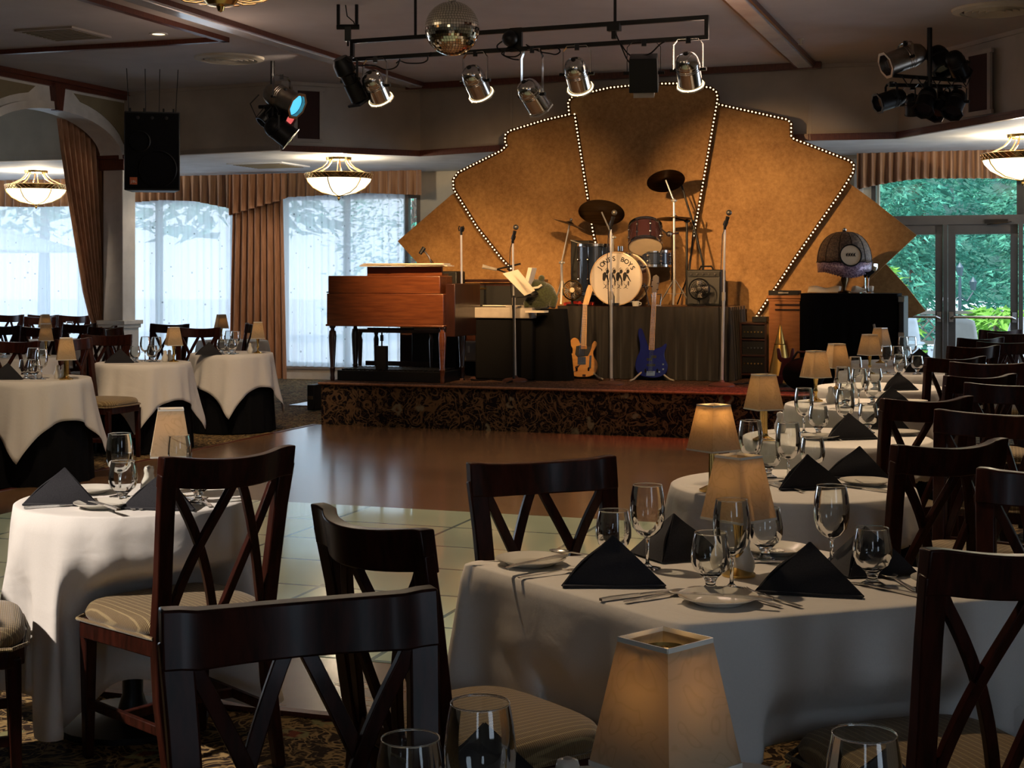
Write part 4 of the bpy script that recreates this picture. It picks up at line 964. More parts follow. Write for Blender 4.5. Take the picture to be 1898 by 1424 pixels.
MB().grid(skf, 360, 6).build('pleated_skirt', M['skirt'], ri, angle=180)
# ================================================================== DRUM KIT (each drum, cymbal and stand its own thing)
Rz = Matrix.Rotation(UA, 3, 'Z')
def TM(dirv):   # rotation taking +Z to dirv
    return Vector(dirv).normalized().to_track_quat('Z', 'Y').to_matrix()
def drum(name, label, c, axis, r, depth, shell, head_front=None, lugs=8, parts=True, front='drumhead'):
    """c: centre of the visible head; axis points from that head into the drum"""
    t = thing(name, label, 'drum', tuple(c), 0, 'drums of the kit'); R = TM(axis)
    MB().lathe([(r*.985, .02), (r*.985, depth-.02), (r*.95, depth-.02), (r*.95, .02)], 40, M=R, close=True).build('shell', M[shell], t)
    for z in (0, depth): MB().lathe([(r, z-.014), (r*1.035, z-.012), (r*1.035, z+.014), (r, z+.016)], 40, M=R, close=True).build('hoop', M['hoopwood'] if name == 'bass_drum' else M['chrome'], t)
    for i, z in enumerate((.0, depth)): MB().lathe([(0, z), (r*1.0, z), (r*1.0, z+.004), (0, z+.004)], 40, M=R).build('drum_head', M[front] if i == 0 else M['drumhead'], t)
    for k in range(lugs):
        a = 2*pi*k/lugs+.3; d = R @ Vector((cos(a), sin(a), 0))
        lg = MB().tube([d*r*1.03+(R @ Vector((0, 0, .01))), d*r*1.03+(R @ Vector((0, 0, depth-.01)))], .006, 6)
        for zc in (.30, .70): lg.sphere(d*r*1.02+(R @ Vector((0, 0, depth*zc))), .016, 8, 6)
        lg.build('lug', M['chrome'], t)
    return t, R
M['hoopwood'] = mat('cream_wood_hoop', (.75, .55, .34), .3, scale=8, coat=.5)
M['bassfront'] = mat('white_bass_head', (.78, .70, .62), .5, scale=3)
TB = TRI+.08; c = SP(1142, 517, TB); rb = .268
c.z = max(c.z, zr+rb*1.05)
bd, R = drum('bass_drum', 'bass drum with a white head lettered JONES BOYS over four black figures', c, V, rb, .36, 'drumwood', front='bassfront')
# lettering and emblem on the head, in the plane of the head
ax = Rz @ Vector((1, 0, 0)); az = Vector((0, 0, 1))
def letters(text, parent, radius, a0, a1, size, m, back=.006, center=(0, 0), arc=True, name='lettering'):
    mb = MB(); n = len(text)
    for i, chx in enumerate(text):
        if chx == ' ': continue
        cu = bpy.data.curves.new('t', 'FONT'); cu.body = chx; cu.size = size; cu.align_x = 'CENTER'; cu.extrude = 0; cu.resolution_u = 3; cu.offset = size*.018
        ob = bpy.data.objects.new('t', cu); COL.objects.link(ob)
        dg = bpy.context.evaluated_depsgraph_get(); me = bpy.data.meshes.new_from_object(ob.evaluated_get(dg))
        a = a0+(a1-a0)*i/(n-1); rot = a-pi/2
        ox, oz_ = (radius*cos(a)+center[0], radius*sin(a)+center[1]) if arc else (a0+(a1-a0)*i/(n-1), radius)
        if not arc: rot = 0
        vs = []
        for v in me.vertices:
            x, y = v.co.x, v.co.y; X = x*cos(rot)-y*sin(rot)+ox; Z = x*sin(rot)+y*cos(rot)+oz_
            vs.append(ax*X+az*Z-V*back)
        mb.add(vs, [tuple(p.vertices) for p in me.polygons])
        bpy.data.objects.remove(ob); bpy.data.curves.remove(cu); bpy.data.meshes.remove(me)
    return mb.build(name, m, parent, angle=180)
M['ink'] = mat('black_ink', (.012, .010, .010), .6, scale=30); M['inkline'] = mat('thin_ink', (.10, .07, .05), .6, scale=30)
def figures(parent, sc, cx, cz, back, name='emblem_figure'):
    for k in range(4):
        mb = MB(); x0 = cx+(k-1.5)*.072*sc*1.0
        def P(poly): mb.add([ax*(x0+x*sc)+az*(cz+z*sc)-V*back for x, z in poly], [tuple(range(len(poly)))])
        P([(-.036, -.01), (-.034, .045), (-.018, .062), (.004, .058), (.006, .02), (-.012, -.03), (-.030, -.028)])       # coat
        P([(.002, .052), (.012, .045), (.028, .052), (.036, .072), (.026, .088), (.012, .092), (.002, .075)])              # head and hat
        P([(-.002, .074), (.004, .098), (.022, .102), (.034, .080), (.030, .094), (.012, .108), (-.004, .094)])
        P([(.004, .04), (.016, .036), (.036, -.005), (.052, -.035), (.044, -.035), (.026, -.012), (.006, .02)] if k == 3 else [(.0, .04), (.012, .036), (.026, .0), (.034, -.035), (.024, -.05), (.016, -.02), (.0, .02)])
        P([(-.030, -.03), (-.028, -.03), (-.020, -.065), (-.022, -.065)]); P([(-.022, -.062), (.006, -.085), (.008, -.082), (-.018, -.060)]); P([(.002, -.08), (-.030, -.106), (-.028, -.109), (.006, -.084)])
        P([(.006, -.03), (.009, -.03), (.012, -.06), (.009, -.06)]); P([(.009, -.06), (-.012, -.095), (-.009, -.097), (.013, -.062)]); P([(-.012, -.096), (.018, -.108), (.018, -.104), (-.010, -.092)])
        P([(.018, -.03), (.030, -.03), (.030, -.07), (.022, -.085), (.018, -.06)])
        mb.build(name, M['ink'], parent, angle=180)
letters('JONES', bd, .185, radians(148), radians(148-4*12.9), .068, M['ink'], back=.004); letters('BOYS', bd, .185, radians(148-6*12.9), radians(32), .068, M['ink'], back=.004)
figures(bd, 1.0, 0, .005, .004)
MB().box(tuple(-V*.02+Vector((0, 0, -rb-.0))), (.08, .05, .035), UA).build('hoop_clamp', M['chrome'], bd)
for sg in (-1, 1): MB().tube([ax*sg*(rb+.0)+V*.12+az*(-.05), ax*sg*(rb+.08)+V*.0+az*(zr-c.z+.005)], .008, 6).build('spur', M['chrome'], bd)
MB().lathe([(.03, 0), (.03, .05), (0, .05)], 12, c=tuple(V*.18+az*(rb+.02))).build('tom_mount', M['chrome'], bd)
# rack tom tilted to show its lit lower head
c = SP(1196, 456, TRI+.35); a = Vector((-.10, .35, .85)).normalized()
drum('rack_tom', 'rack tom tilted so its lit lower head shows', c, Rz @ Vector((-.12, .52, .80)), .175, .24, 'drumwood')
c = SP(1213, 484, TRI+.62)
drum('snare_drum', 'shallow dark drum beneath the tilted rack tom', c-Vector((0, 0, .05)), (0, 0, 1), .175, .15, 'drumdark')
c = SP(1104, 520, TRI+.55)
drum('floor_tom', 'dark floor tom standing behind the bass drum', Vector((c.x, c.y, zr+.12)), (0, 0, 1), .19, sz(1104, 455, TRI+.55)-zr-.12, 'drumdark')
def cymbal(label, c, nrm, r, label2=None):
    t = thing('cymbal', label, 'cymbal', tuple(c), 0, 'cymbals of the kit'); R = TM(nrm)
    MB().lathe([(0, .030), (.018, .028), (.040, .016), (.046, .010), (r*.6, .003), (r, -.010), (r, -.013), (r*.6, -.001), (.045, .005), (0, .02)], 40, M=R).build('plate', M['bronze'], t)
    MB().lathe([(0, .03), (.012, .03), (.016, .045), (.012, .06), (0, .062)], 10, M=R).build('wing_nut', M['chrome'], t)
    return t
def N(x, y, z): return Rz @ Vector((x, y, z))
c1 = SP(1115, 393, TRI+.40); cymbal('large dark crash cymbal above the bass drum', c1, N(.05, -.52, -.85)*-1, .245)
c2 = SP(1234, 334, TRI+.45); cymbal('highest cymbal, tilted on the tall chrome stand', c2, N(-.24, .48, .85), .20)
c3 = SP(1056, 415, TRI+.5); cymbal('small cymbal tipped steeply beside the riser edge', c3, N(.33, .06, .94), .175)
c4 = SP(1250, 404, TRI+.55); cymbal('flat hi-hat cymbal behind the tall chrome stand', c4, N(-.02, .08, 1), .19)
def cstand(name, label, base, top, c, bend=None, m='stand', spread=.2):
    t = thing(name, label, 'cymbal stand', (base.x, base.y, zr), 0, 'cymbal stands'); b0 = Vector((base.x, base.y, zr))
    pts = [Vector((0, 0, .10))]+([bend-b0] if bend is not None else [])+[top-b0]
    MB().tube(pts[:2] if bend is not None else [pts[0], pts[1]], .013, 10).build('lower_tube', M[m], t)
    if bend is not None:
        MB().tube(pts[1:], .008, 8).build('upper_rod', M[m], t); MB().sphere(pts[1], .022, 10, 8).tube([pts[1]+Vector((-.03, 0, 0)), pts[1]+Vector((.035, 0, .0))], .010, 8).build('tilter', M[m], t)
    for a in (radians(-100), radians(20), radians(140)):
        d = Vector((cos(a), sin(a), 0)); MB().bar(tuple(Vector((0, 0, .28))), tuple(d*spread+Vector((0, 0, .01))), .018, .006).bar(tuple(Vector((0, 0, .12))), tuple(d*spread*.55+Vector((0, 0, .13))), .012, .005).build('leg', M[m], t)
        
    return t
b = SP(1250, 560, TRI+.42); cstand('cymbal_stand', 'tall chrome cymbal stand with splayed legs beside the rack tom', b, c2, None, bend=SP(1249, 372, TRI+.42), spread=.19)
t = thing('drum_clamp', 'round chrome clamp on the tall cymbal stand', 'clamp', tuple(SP(1240, 434, TRI+.40)))
MB().sphere((0, 0, 0), .030, 12, 8).tube([(0, 0, 0), (.10, 0, .01)], .012, 8).build('joint', M['chrome'], t); MB().tube([(-.02, 0, 0), (-.09, 0, .06), (-.11, 0, .14)], .008, 8).build('tom_arm', M['chrome'], t)
b = SP(1042, 566, TRI+.45); cstand('cymbal_stand', 'thin chrome cymbal stand at the riser edge by the desk fan', b, c3, None, bend=SP(1041, 487, TRI+.45), spread=.10)
b = SP(1135, 470, TRI+.45); cstand('cymbal_stand', 'chrome cymbal stand behind the bass drum', Vector((b.x, b.y, zr)), c1, None, bend=SP(1136, 440, TRI+.45), spread=.12)
b = SP(1273, 560, TRI+.62); cstand('hi_hat_stand', 'black hi-hat stand with a side knob', Vector((b.x, b.y, zr)), c4, None, bend=SP(1273, 410, TRI+.62), m='black', spread=.12)
t = thing('boom_stand', 'black boom stand crossing behind the tall cymbal stand', 'microphone stand', tuple(S(sx(1300, TRI+.75), TRI+.75, zr)))
o_ = Vector(t.location)
MB().tube([SP(1262, 340, TRI+.75)-o_, SP(1285, 415, TRI+.75)-o_, SP(1303, 488, TRI+.75)-o_], .011, 8).build('boom_arm', M['black'], t)
MB().tube([SP(1303, 488, TRI+.75)-o_, Vector((0, 0, .02))], .012, 8).lathe([(0, 0), (.10, 0), (.09, .02), (0, .02)], 16).build('shaft', M['black'], t)
MB().tube([SP(1288, 400, TRI+.75)-o_, SP(1276, 520, TRI+.75)-o_], .009, 8).build('brace', M['black'], t)
# pedal hardware, amp, fans, cup
p = SP(1218, 560, TRI+.12); t = thing('drum_pedal', 'chrome kick pedal and hardware in front of the tall cymbal stand', 'pedal', (p.x, p.y, zr))
MB().bar((0, -.05, .01), (0, .20, .02), .07, .012).tube([(-.04, .1, 0), (-.05, .1, .12), (.05, .1, .12), (.04, .1, 0)], .008, 6).tube([(0, .1, .12), (-.02, .05, .2)], .006, 6).build('footboard', M['chrome'], t)
MB().sphere((-.02, .05, .21), .022, 10, 8).build('beater', M['drumhead'], t)
t1 = TRI+.45; a = S(sx(1272, t1), t1, zr); w = sx(1337, t1)-sx(1272, t1); h = sz(1300, 500, t1)-zr
t = thing('guitar_amplifier', 'black guitar amplifier at the end of the drum riser', 'amplifier', tuple(a), UA)
MB().box((w/2, .13, h/2), (w, .24, h)).build('cabinet', M['vinyl'], t, bevel=.012); MB().box((w/2, -.0, h*.42), (w*.9, .02, h*.72)).build('grille_cloth', M['grillegrey'] if 'grillegrey' in M else M['vinyl'], t); MB().box((w/2, -.0, h*.88), (w*.9, .02, .05)).build('control_panel', M['black'], t)
MB().tube([(w*.3, .13, h), (w*.35, .13, h+.035), (w*.65, .13, h+.035), (w*.7, .13, h)], .01, 6).build('handle', M['black'], t)
for i in range(5): MB().tube([(w*.15+i*w*.17, -.01, h*.88), (w*.15+i*w*.17, -.03, h*.88)], .01, 8).build('knob', M['chrome'], t)
def deskfan(px, py, t1, r, label, m, hub):
    c = SP(px, py, t1); t = thing('desk_fan', label, 'fan', (c.x, c.y, zr), 0, 'small round desk fans'); z = max(c.z-zr, r+.03); Rm = TM(N(.05, -1, .05))
    g = MB(); g.lathe([(r, -.004), (r+.008, 0), (r, .008), (r-.006, 0)], 36, c=(0, 0, z), M=Rm, close=True)
    for k in range(1, 6):
        rr = r*k/6.0+.01; g.lathe([(rr, .012), (rr+.003, .014), (rr, .018)], 30, c=(0, 0, z), M=Rm, close=True)
    for k in range(20):
        an = 2*pi*k/20; g.tube([Vector((0, 0, z))+Rm @ Vector((cos(an)*.02, sin(an)*.02, .02)), Vector((0, 0, z))+Rm @ Vector((cos(an+.4)*r, sin(an+.4)*r, 0))], .0018, 4)
    g.build('guard', M[m], t)
    MB().lathe([(0, .022), (.018, .022), (.026, .02), (.030, .012), (.020, .01)], 20, c=(0, 0, z), M=Rm).build('hub', M[hub], t)
    for k in range(4):
        an = k*pi/2; MB().add([Vector((0, 0, z))+Rm @ Vector(v) for v in ((.02*cos(an), .02*sin(an), -.02), (r*.85*cos(an-.3), r*.85*sin(an-.3), -.03), (r*.9*cos(an+.35), r*.9*sin(an+.35), -.005), (.03*cos(an+.8), .03*sin(an+.8), -.005))], [(0, 1, 2, 3)]).build('blade', M['plasticgrey'], t, solid=.004)
    MB().lathe([(0, 0), (r*.7, 0), (r*.6, .015), (0, .02)], 20).tube([(0, .04, .01), (0, .06, z*.6), (0, .04, z)], .012, 8).build('base', M['black'], t)
deskfan(1061, 538, TRI+.10, .100, 'small round desk fan with a pale hub on the riser corner', 'brass', 'drumhead')
deskfan(1296, 536, TRI+.28, .105, 'dark round desk fan in front of the guitar amplifier', 'black', 'black')
t1 = TRI+.72; a = S(sx(1057, t1), t1, zr); w = sx(1092, t1)-sx(1057, t1); h = sz(1070, 446, t1)-zr
t = thing('loudspeaker', 'tall dark loudspeaker box behind the floor tom', 'speaker', tuple(a), UA)
MB().box((w*.5, .12, h/2), (w*1.0, .2, h)).build('cabinet', M['vinyl'], t, bevel=.01)
MB().hexa([(0.0, .0, h), (w*.8, .0, h-.06), (w*.8, .2, h-.06), (0, .2, h)], [(0.0, .0, h+.01), (w*.8, .0, h-.05), (w*.8, .2, h-.05), (0, .2, h+.01)]).build('top_panel', M['plasticgrey'], t)
p = SP(1178, 566, TRI+.06); t = thing('coffee_mug', 'small white cup on the riser beside the bass drum', 'cup', (p.x, p.y, zr))
MB().lathe([(0, 0), (.032, 0), (.040, .05), (.040, .052), (.036, .05), (.029, .006), (0, .006)], 20).build('cup', M['ceramic'], t); MB().tube([(.036, 0, .04), (.058, 0, .035), (.056, 0, .018), (.034, 0, .012)], .005, 6).build('handle', M['ceramic'], t)
p = SP(1092, 565, TRI+.14); tag(MB().strip([(-.22, 0, .015), (-.1, .01, .03), (.0, -.01, .03), (.10, 0, .02)], .10, .03, up=(0, 0, 1)).build('red_towel', M['red'], loc=(p.x-.04, p.y+.12, zr), rz=UA), 'folded red cloth on the riser between fan and bass drum', 'towel')
p = SP(1133, 563, TRI+.02); t = thing('water_bottle', 'small clear water bottle standing before the bass drum', 'bottle', (p.x+.01, p.y, zr))
MB().lathe([(0, 0), (.022, 0), (.024, .01), (.024, .10), (.010, .13), (.010, .14)], 16).build('body', M['thin'], t); MB().lathe([(0, .155), (.012, .155), (.012, .138), (0, .138)], 12).build('cap', M['ceramic'], t)

# ------------------------------------------------------------------ guitars on floor stands
def smooth_poly(pts, n=6):
    out = []; m = len(pts)
    for i in range(m):
        p0, p1, p2, p3 = [Vector(pts[(i+k-1) % m]) for k in range(4)]
        for k in range(n):
            u = k/n; out.append(tuple(.5*((2*p1)+(p2-p0)*u+(2*p0-5*p1+4*p2-p3)*u*u+(3*p1-p0-3*p2+p3)*u**3)))
    return out
def guitar(name, label, origin, pxs, outline, neck, head, bodymat, neckmat, fb, stringx, bridge, extra, lean=.10):
    """pixel drawing -> metres, x to the side, z up, leaning back"""
    t = thing(name, label, 'guitar', tuple(origin), 0); t.rotation_euler = (-lean, 0, UA*.4)
    def q(x, y): return ((x-pxs[0])/pxs[2], (pxs[1]-y)/pxs[2])
    ol = smooth_poly([q(*p) for p in outline])
    MB().prism(ol, -.022, .022, (1, 0, 0), (0, 0, 1), (0, 1, 0)).build('body', M[bodymat], t, bevel=.006, angle=40)
    a = Vector((q(*neck[0])[0], -.026, q(*neck[0])[1])); b = Vector((q(*neck[1])[0], -.026, q(*neck[1])[1]))
    MB().bar(a, b, .058, .022, up=(0, -1, 0), w1=.044).build('neck', M[neckmat], t, bevel=.004)
    MB().bar(a+Vector((0, -.013, 0)), b+Vector((0, -.013, 0)), .056, .005, up=(0, -1, 0), w1=.042).build('fretboard', M[fb], t)
    fr = MB()
    for k in range(20):
        f = 1-2**(-k/12.0*1.0); f = f/.70; c = b+(a-b)*min(f, 1.0)
        fr.box((c.x, -.043, c.z), (.044+.012*f, .002, .002))
    fr.build('fret', M['chrome'], t)
    hp = [q(*p) for p in head]
    MB().prism(hp, -.030, -.016, (1, 0, 0), (0, 0, 1), (0, 1, 0)).build('headstock', M[neckmat] if name != 'bass_guitar' else M['darkwalnut'], t, bevel=.003)
    n = 6 if name != 'bass_guitar' else 4
    bz = q(*bridge); d = (b-a)
    for k in range(n):
        off = (k-(n-1)/2)*.0085*(1.2 if n == 4 else 1)
        MB().tube([(bz[0]+off*1.25, -.040, bz[1]), (b.x+off*.8, -.047, b.z)], .0012 if n == 6 else .0018, 4).build('string', M['chrome'], t)
        hx, hz_ = hp[0]; c = b+d.normalized()*(.03+.022*k*(1.4 if n == 4 else 1))
        sd = -1 if n == 6 or k % 2 else 1
        MB().tube([(c.x+sd*.02, -.03, c.z), (c.x+sd*.042, -.03, c.z+.004)], .006, 6).build('tuning_peg', M['chrome'], t)
    for nm, poly, m, dd in extra:
        MB().prism([q(*p) for p in poly], -.022-dd, -.020, (1, 0, 0), (0, 0, 1), (0, 1, 0)).build(nm, M[m], t, bevel=.001)
    return t
def gstand(label, loc, w=.16):
    t = thing('guitar_stand', label, 'stand', tuple(loc), 0, 'folding guitar stands')
    MB().tube([(0, .12, .0), (0, .06, .35), (0, .05, .50)], .009, 8).build('post', M['black'], t)
    for sg in (-1, 1):
        MB().tube([(0, .08, .16), (sg*w, -.10, .02), (sg*(w+.04), -.14, .008)], .009, 8).build('leg', M['plasticgrey'], t)
        MB().tube([(sg*.05, .06, .10), (sg*.06, -.05, .09), (sg*.06, -.06, .12)], .008, 8).build('yoke_arm', M['black'], t)
g = G(1080, 703); gz = ZS+.02
gp = Vector((g.x, g.y+.02, ZS+.025))
M['pick'] = mat('black_pickguard', (.02, .02, .02), .35, scale=9)
guitar('electric_guitar', 'butterscotch single cutaway electric guitar with black pickguard on a stand', gp, (1080, 701, FPX/g.y),
       [(1080, 702), (1066, 701), (1055, 694), (1051, 683), (1053, 670), (1060, 659), (1061, 650), (1057, 641), (1058, 633), (1064, 629), (1071, 632), (1075, 639), (1081, 642), (1088, 645), (1092, 650), (1096, 647), (1098, 640), (1102, 635), (1106, 638), (1105, 646), (1100, 655), (1101, 664), (1107, 674), (1108, 685), (1103, 696), (1093, 701)],
       [(1082, 645), (1084, 568)], [(1079, 568), (1090, 568), (1093, 558), (1098, 540), (1096, 532), (1090, 530), (1086, 540), (1082, 556)][::-1], 'butter', 'maple', 'maple', 0, (1078, 674),
       [('pickguard', [(1068, 645), (1077, 643), (1077, 650), (1088, 650), (1088, 645), (1097, 646), (1094, 655), (1090, 663), (1070, 665), (1066, 660)], 'pick', .003),
        ('bridge_plate', [(1071, 665), (1086, 665), (1086, 679), (1071, 679)], 'chrome', .006), ('control_plate', [(1093, 662), (1097, 662), (1096, 686), (1092, 686)], 'chrome', .008), ('scratch', [(1066, 683), (1076, 679), (1068, 690)], 'darkwalnut', .0022), ('wear', [(1080, 697), (1086, 697), (1086, 701), (1080, 701)], 'darkwalnut', .0022)])
gstand('folding stand under the butterscotch guitar', Vector((g.x, g.y+.04, ZS)))
b_ = G(1207, 706); gp = Vector((b_.x, b_.y+.02, ZS+.025))
guitar('bass_guitar', 'cobalt blue four string bass guitar on a stand before the riser', gp, (1207, 704, FPX/b_.y),
       [(1205, 703), (1187, 699), (1178, 686), (1180, 668), (1186, 654), (1186, 640), (1183, 624), (1184, 613), (1190, 613), (1196, 628), (1202, 645), (1206, 651), (1214, 650), (1219, 648), (1226, 646), (1233, 640), (1236, 643), (1232, 656), (1233, 668), (1238, 680), (1235, 694), (1222, 702)],
       [(1208, 652), (1213, 545)], [(1208, 546), (1218, 546), (1221, 530), (1222, 516), (1216, 511), (1210, 514), (1207, 528)][::-1], 'bluebody', 'maple', 'rosewood', 0, (1206, 694),
       [('bridge_plate', [(1199, 691), (1215, 691), (1214, 700), (1198, 700)], 'chrome', .008), ('pickup', [(1207, 662), (1217, 662), (1217, 667), (1207, 667)], 'black', .006), ('pickup', [(1199, 667), (1209, 667), (1209, 672), (1199, 672)], 'black', .006), ('pickup', [(1199, 678), (1215, 678), (1215, 682), (1199, 682)], 'black', .006),
        ('control_knob', [(1228, 677), (1231, 677), (1231, 680), (1228, 680)], 'chrome', .014), ('control_knob', [(1228, 686), (1231, 686), (1231, 689), (1228, 689)], 'chrome', .014), ('control_knob', [(1221, 691), (1224, 691), (1224, 694), (1221, 694)], 'chrome', .014)])
gstand('folding stand with pale feet under the blue bass guitar', Vector((b_.x, b_.y+.04, ZS)), w=.18)

# ------------------------------------------------------------------ gear on the far side of the riser
t1 = 1.75; a = S(sx(1371, t1), t1, ZS); w = sx(1421, t1)-sx(1371, t1); h = sz(1385, 598, t1)-ZS
t = thing('equipment_rack', 'dark shelf rack of stereo equipment behind the last microphone stand', 'rack', tuple(a), UA)
for x in (.01, w-.01): MB().box((x, .2, h/2), (.02, .4, h)).build('side_panel', M['darkwalnut'], t)
for z in (.05, h*.42, h*.70, h-.01): MB().box((w/2, .2, z), (w, .4, .018)).build('shelf', M['darkwalnut'], t)
MB().box((w/2, .39, h/2), (w, .02, h)).build('back_panel', M['black'], t)
for i, (z, hh, lb) in enumerate(((.06, .20, 'lowest black stereo unit in the equipment rack'), (h*.42+.012, .13, 'middle black stereo unit with small lights in the rack'), (h*.70+.012, .13, 'upper black stereo unit in the equipment rack'))):
    p = S(sx(1371, t1), t1, ZS)+Rz @ Vector((w/2, .17, z)); u_ = thing('stereo_unit', lb, 'electronics', tuple(p), UA, 'units in the equipment rack')
    MB().box((0, 0, hh/2+.004), (w*.86, .3, hh)).build('case', M['black'], u_, bevel=.004)
    for k in range(6): MB().tube([(-.09+.035*k, -.15, hh*.5), (-.09+.035*k, -.165, hh*.5)], .009, 8).build('knob', M['chrome' if i == 1 else 'brass'], u_)
p = S(sx(1408, t1), t1, 0); u_ = thing('mixer', 'tiny black mixer lying on top of the equipment rack', 'electronics', (p.x, p.y+.05, ZS+h), UA)
MB().box((-.0, .12, .03), (.15, .16, .055)).build('case', M['black'], u_, bevel=.004)
for k in range(4): MB().tube([(-.05+.03*k, .1, .05), (-.05+.03*k, .1, .07)], .006, 6).build('knob', M['plasticgrey'], u_)
t1 = 1.55; a = S(sx(1423, t1), t1, ZS); w = sx(1484, t1)-sx(1423, t1); h = sz(1450, 548, t1)-ZS
t = thing('wooden_cabinet', 'golden wooden speaker cabinet beside the black draped case', 'cabinet', tuple(a), UA)
MB().box((w/2+.0, .25, h/2), (w-.02, .48, h-.02)).build('case', M['cabwood'], t); MB().box((w/2, .25, h-.015), (w+.02, .52, .03)).box((w/2, .25, h-.045), (w+.0, .50, .02)).build('top', M['cabwood'], t, bevel=.005)
for z in (h-.09, h-.14): MB().box((w*.6, .0, z), (w*.75, .02, .012)).build('louver', M['darkwalnut'], t)
t1 = 1.45; a = S(sx(1484, t1), t1, ZS); w = sx(1664, t1)-sx(1484, t1); h = sz(1570, 545, t1)-ZS
t = thing('road_case', 'tall road case draped in black cloth under the fringed lamp', 'case', tuple(a), UA)
def dc(i, j):
    per = 2*(w+.55); u = (i/119)*per; k = j/6; q = .012*k*sin(i*1.3)+.008*k*sin(i*.47)
    if u < w: p = (u, -q)
    elif u < w+.55: p = (w+q, u-w)
    elif u < 2*w+.55: p = (2*w+.55-u, .55+q)
    else: p = (-q, per-u)
    return (p[0], p[1], h*(1-k)+.004)
MB().grid(dc, 120, 7).add([(0, 0, h+.004), (w, 0, h+.004), (w, .55, h+.004), (0, .55, h+.004)], [(0, 1, 2, 3)]).build('cloth_cover', M['blackcloth'], t, angle=50)
MB().box((w+.035, .27, (h-.02)/2), (.05, .56, h-.02)).build('case_side', M['vinyl'], t, bevel=.01)
for z in (.3, h*.55, h-.05): MB().box((w+.035, -.02, z), (.055, .02, .05)).build('corner_fitting', M['chrome'], t)
for i, (x, q) in enumerate(((w*.76, h*.62),)): MB().tube([(x, -.02, q+.04), (x+.01, -.03, q), (x, -.02, q-.06)], .012, 8).build('ornament', M['plasticgrey'], t)
ctop = ZS+h
def ontop(px, tt=.25): return S(sx(px, t1+tt), t1+tt, ctop+.006)
# fringed dome lamp with round emblem
p = ontop(1565); lt = thing('table_lamp', 'dome table lamp with a beaded fringe and a round emblem on its shade', 'lamp', tuple(p), 0)
k_ = p.y/FPX
zb0 = EYE-(503-HZ)*k_-p.z; zt0 = EYE-(430-HZ)*k_-p.z; rs = 50*k_
MB().lathe([(0, 0), (.07, 0), (.06, .015), (.016, .03), (.014, .05), (.036, .13), (.030, .17), (.012, .21), (.010, zt0-.02)], 20).build('base', M['bronze'], lt)
sh = MB(); nz_ = 16
def shp(i, j):
    a = 2*pi*i/48; k = j/10; r = rs*cos(k*pi/2*.98)**.8; z = zb0+.10+(zt0-zb0-.10)*sin(k*pi/2)
    if j == 0: z -= .012*abs(sin(a*6))
    return (r*cos(a), r*sin(a), z)
sh.grid(shp, 48, 11, cu=True).build('lamp_shade', M['beadshade'] if 'beadshade' in M else mat('mottled_brown_shade', (.16, .11, .075), .6, scale=60, col2=(.07, .045, .035), contrast=(.4, .6)), lt, angle=180, solid=.004)
rb_ = MB()
for k in range(12):
    a = 2*pi*k/12+.1; pts = [(1.01*rs*cos(j/8*pi/2*.98)**.8*cos(a), 1.01*rs*cos(j/8*pi/2*.98)**.8*sin(a), zb0+.10+(zt0-zb0-.10)*sin(j/8*pi/2)) for j in range(9)]
    MB().tube(pts, .004, 5).build('shade_rib', M['black'], lt)
MB().tube([(1.01*rs*cos(2*pi*i/48), 1.01*rs*sin(2*pi*i/48), zb0+.10-.012*abs(sin(2*pi*i/48*6))) for i in range(49)], .005, 5).build('shade_rim', M['black'], lt)
M['fringe'] = mat('lilac_bead_fringe', (.50, .38, .50), .3, .3, scale=70, col2=(.16, .10, .17), contrast=(.4, .6))
def fr(i, j):
    a = 2*pi*i/120; dip = .05*max(0, -sin(a))**4; return (rs*(1.0-.02*j)*cos(a), rs*(1.0-.02*j)*sin(a), zb0+.09-j*(.045+dip*.6)-.012*(i % 2)*(j == 2))
MB().grid(fr, 120, 3, cu=True).build('beaded_fringe', M['fringe'], lt, angle=180, solid=.004)
MB().sphere((0, 0, zt0+.02), .022, 12, 8).build('finial', M['chrome'], lt)
em = thing('x', '', '') ; bpy.data.objects.remove(em)
fc = Vector((0, -rs*1.02, zb0+.155)); Rm = TM((0, -1, .12)); re_ = 19*k_
MB().lathe([(0, .004), (re_*.96, .004), (re_*.96, 0), (0, 0)], 36, c=fc, M=Rm).build('emblem_disc', M['drumhead'], lt)
MB().lathe([(re_*.96, -.004), (re_*.96, .010), (re_*1.08, .008), (re_*1.08, -.004)], 36, c=fc, M=Rm, close=True).build('emblem_rim', M['black'], lt)
for k in range(4):
    x0 = (k-1.5)*.024; mb = MB(); sc = .30
    for poly in ([(-.036, -.02), (-.034, .045), (-.018, .062), (.004, .058), (.03, .09), (.034, .07), (.006, .02), (-.012, -.04)], [(.0, .04), (.036, -.02), (.03, -.05), (.0, .0)], [(-.02, -.05), (-.01, -.05), (.0, -.09), (-.03, -.09)], [(.02, -.05), (.03, -.05), (.03, -.09), (.0, -.09)]):
        mb.add([fc+Vector((x0+x*sc, -.006, z*sc)) for x, z in poly], [tuple(range(len(poly)))])
    mb.build('emblem_figure', M['ink'], lt, angle=180)
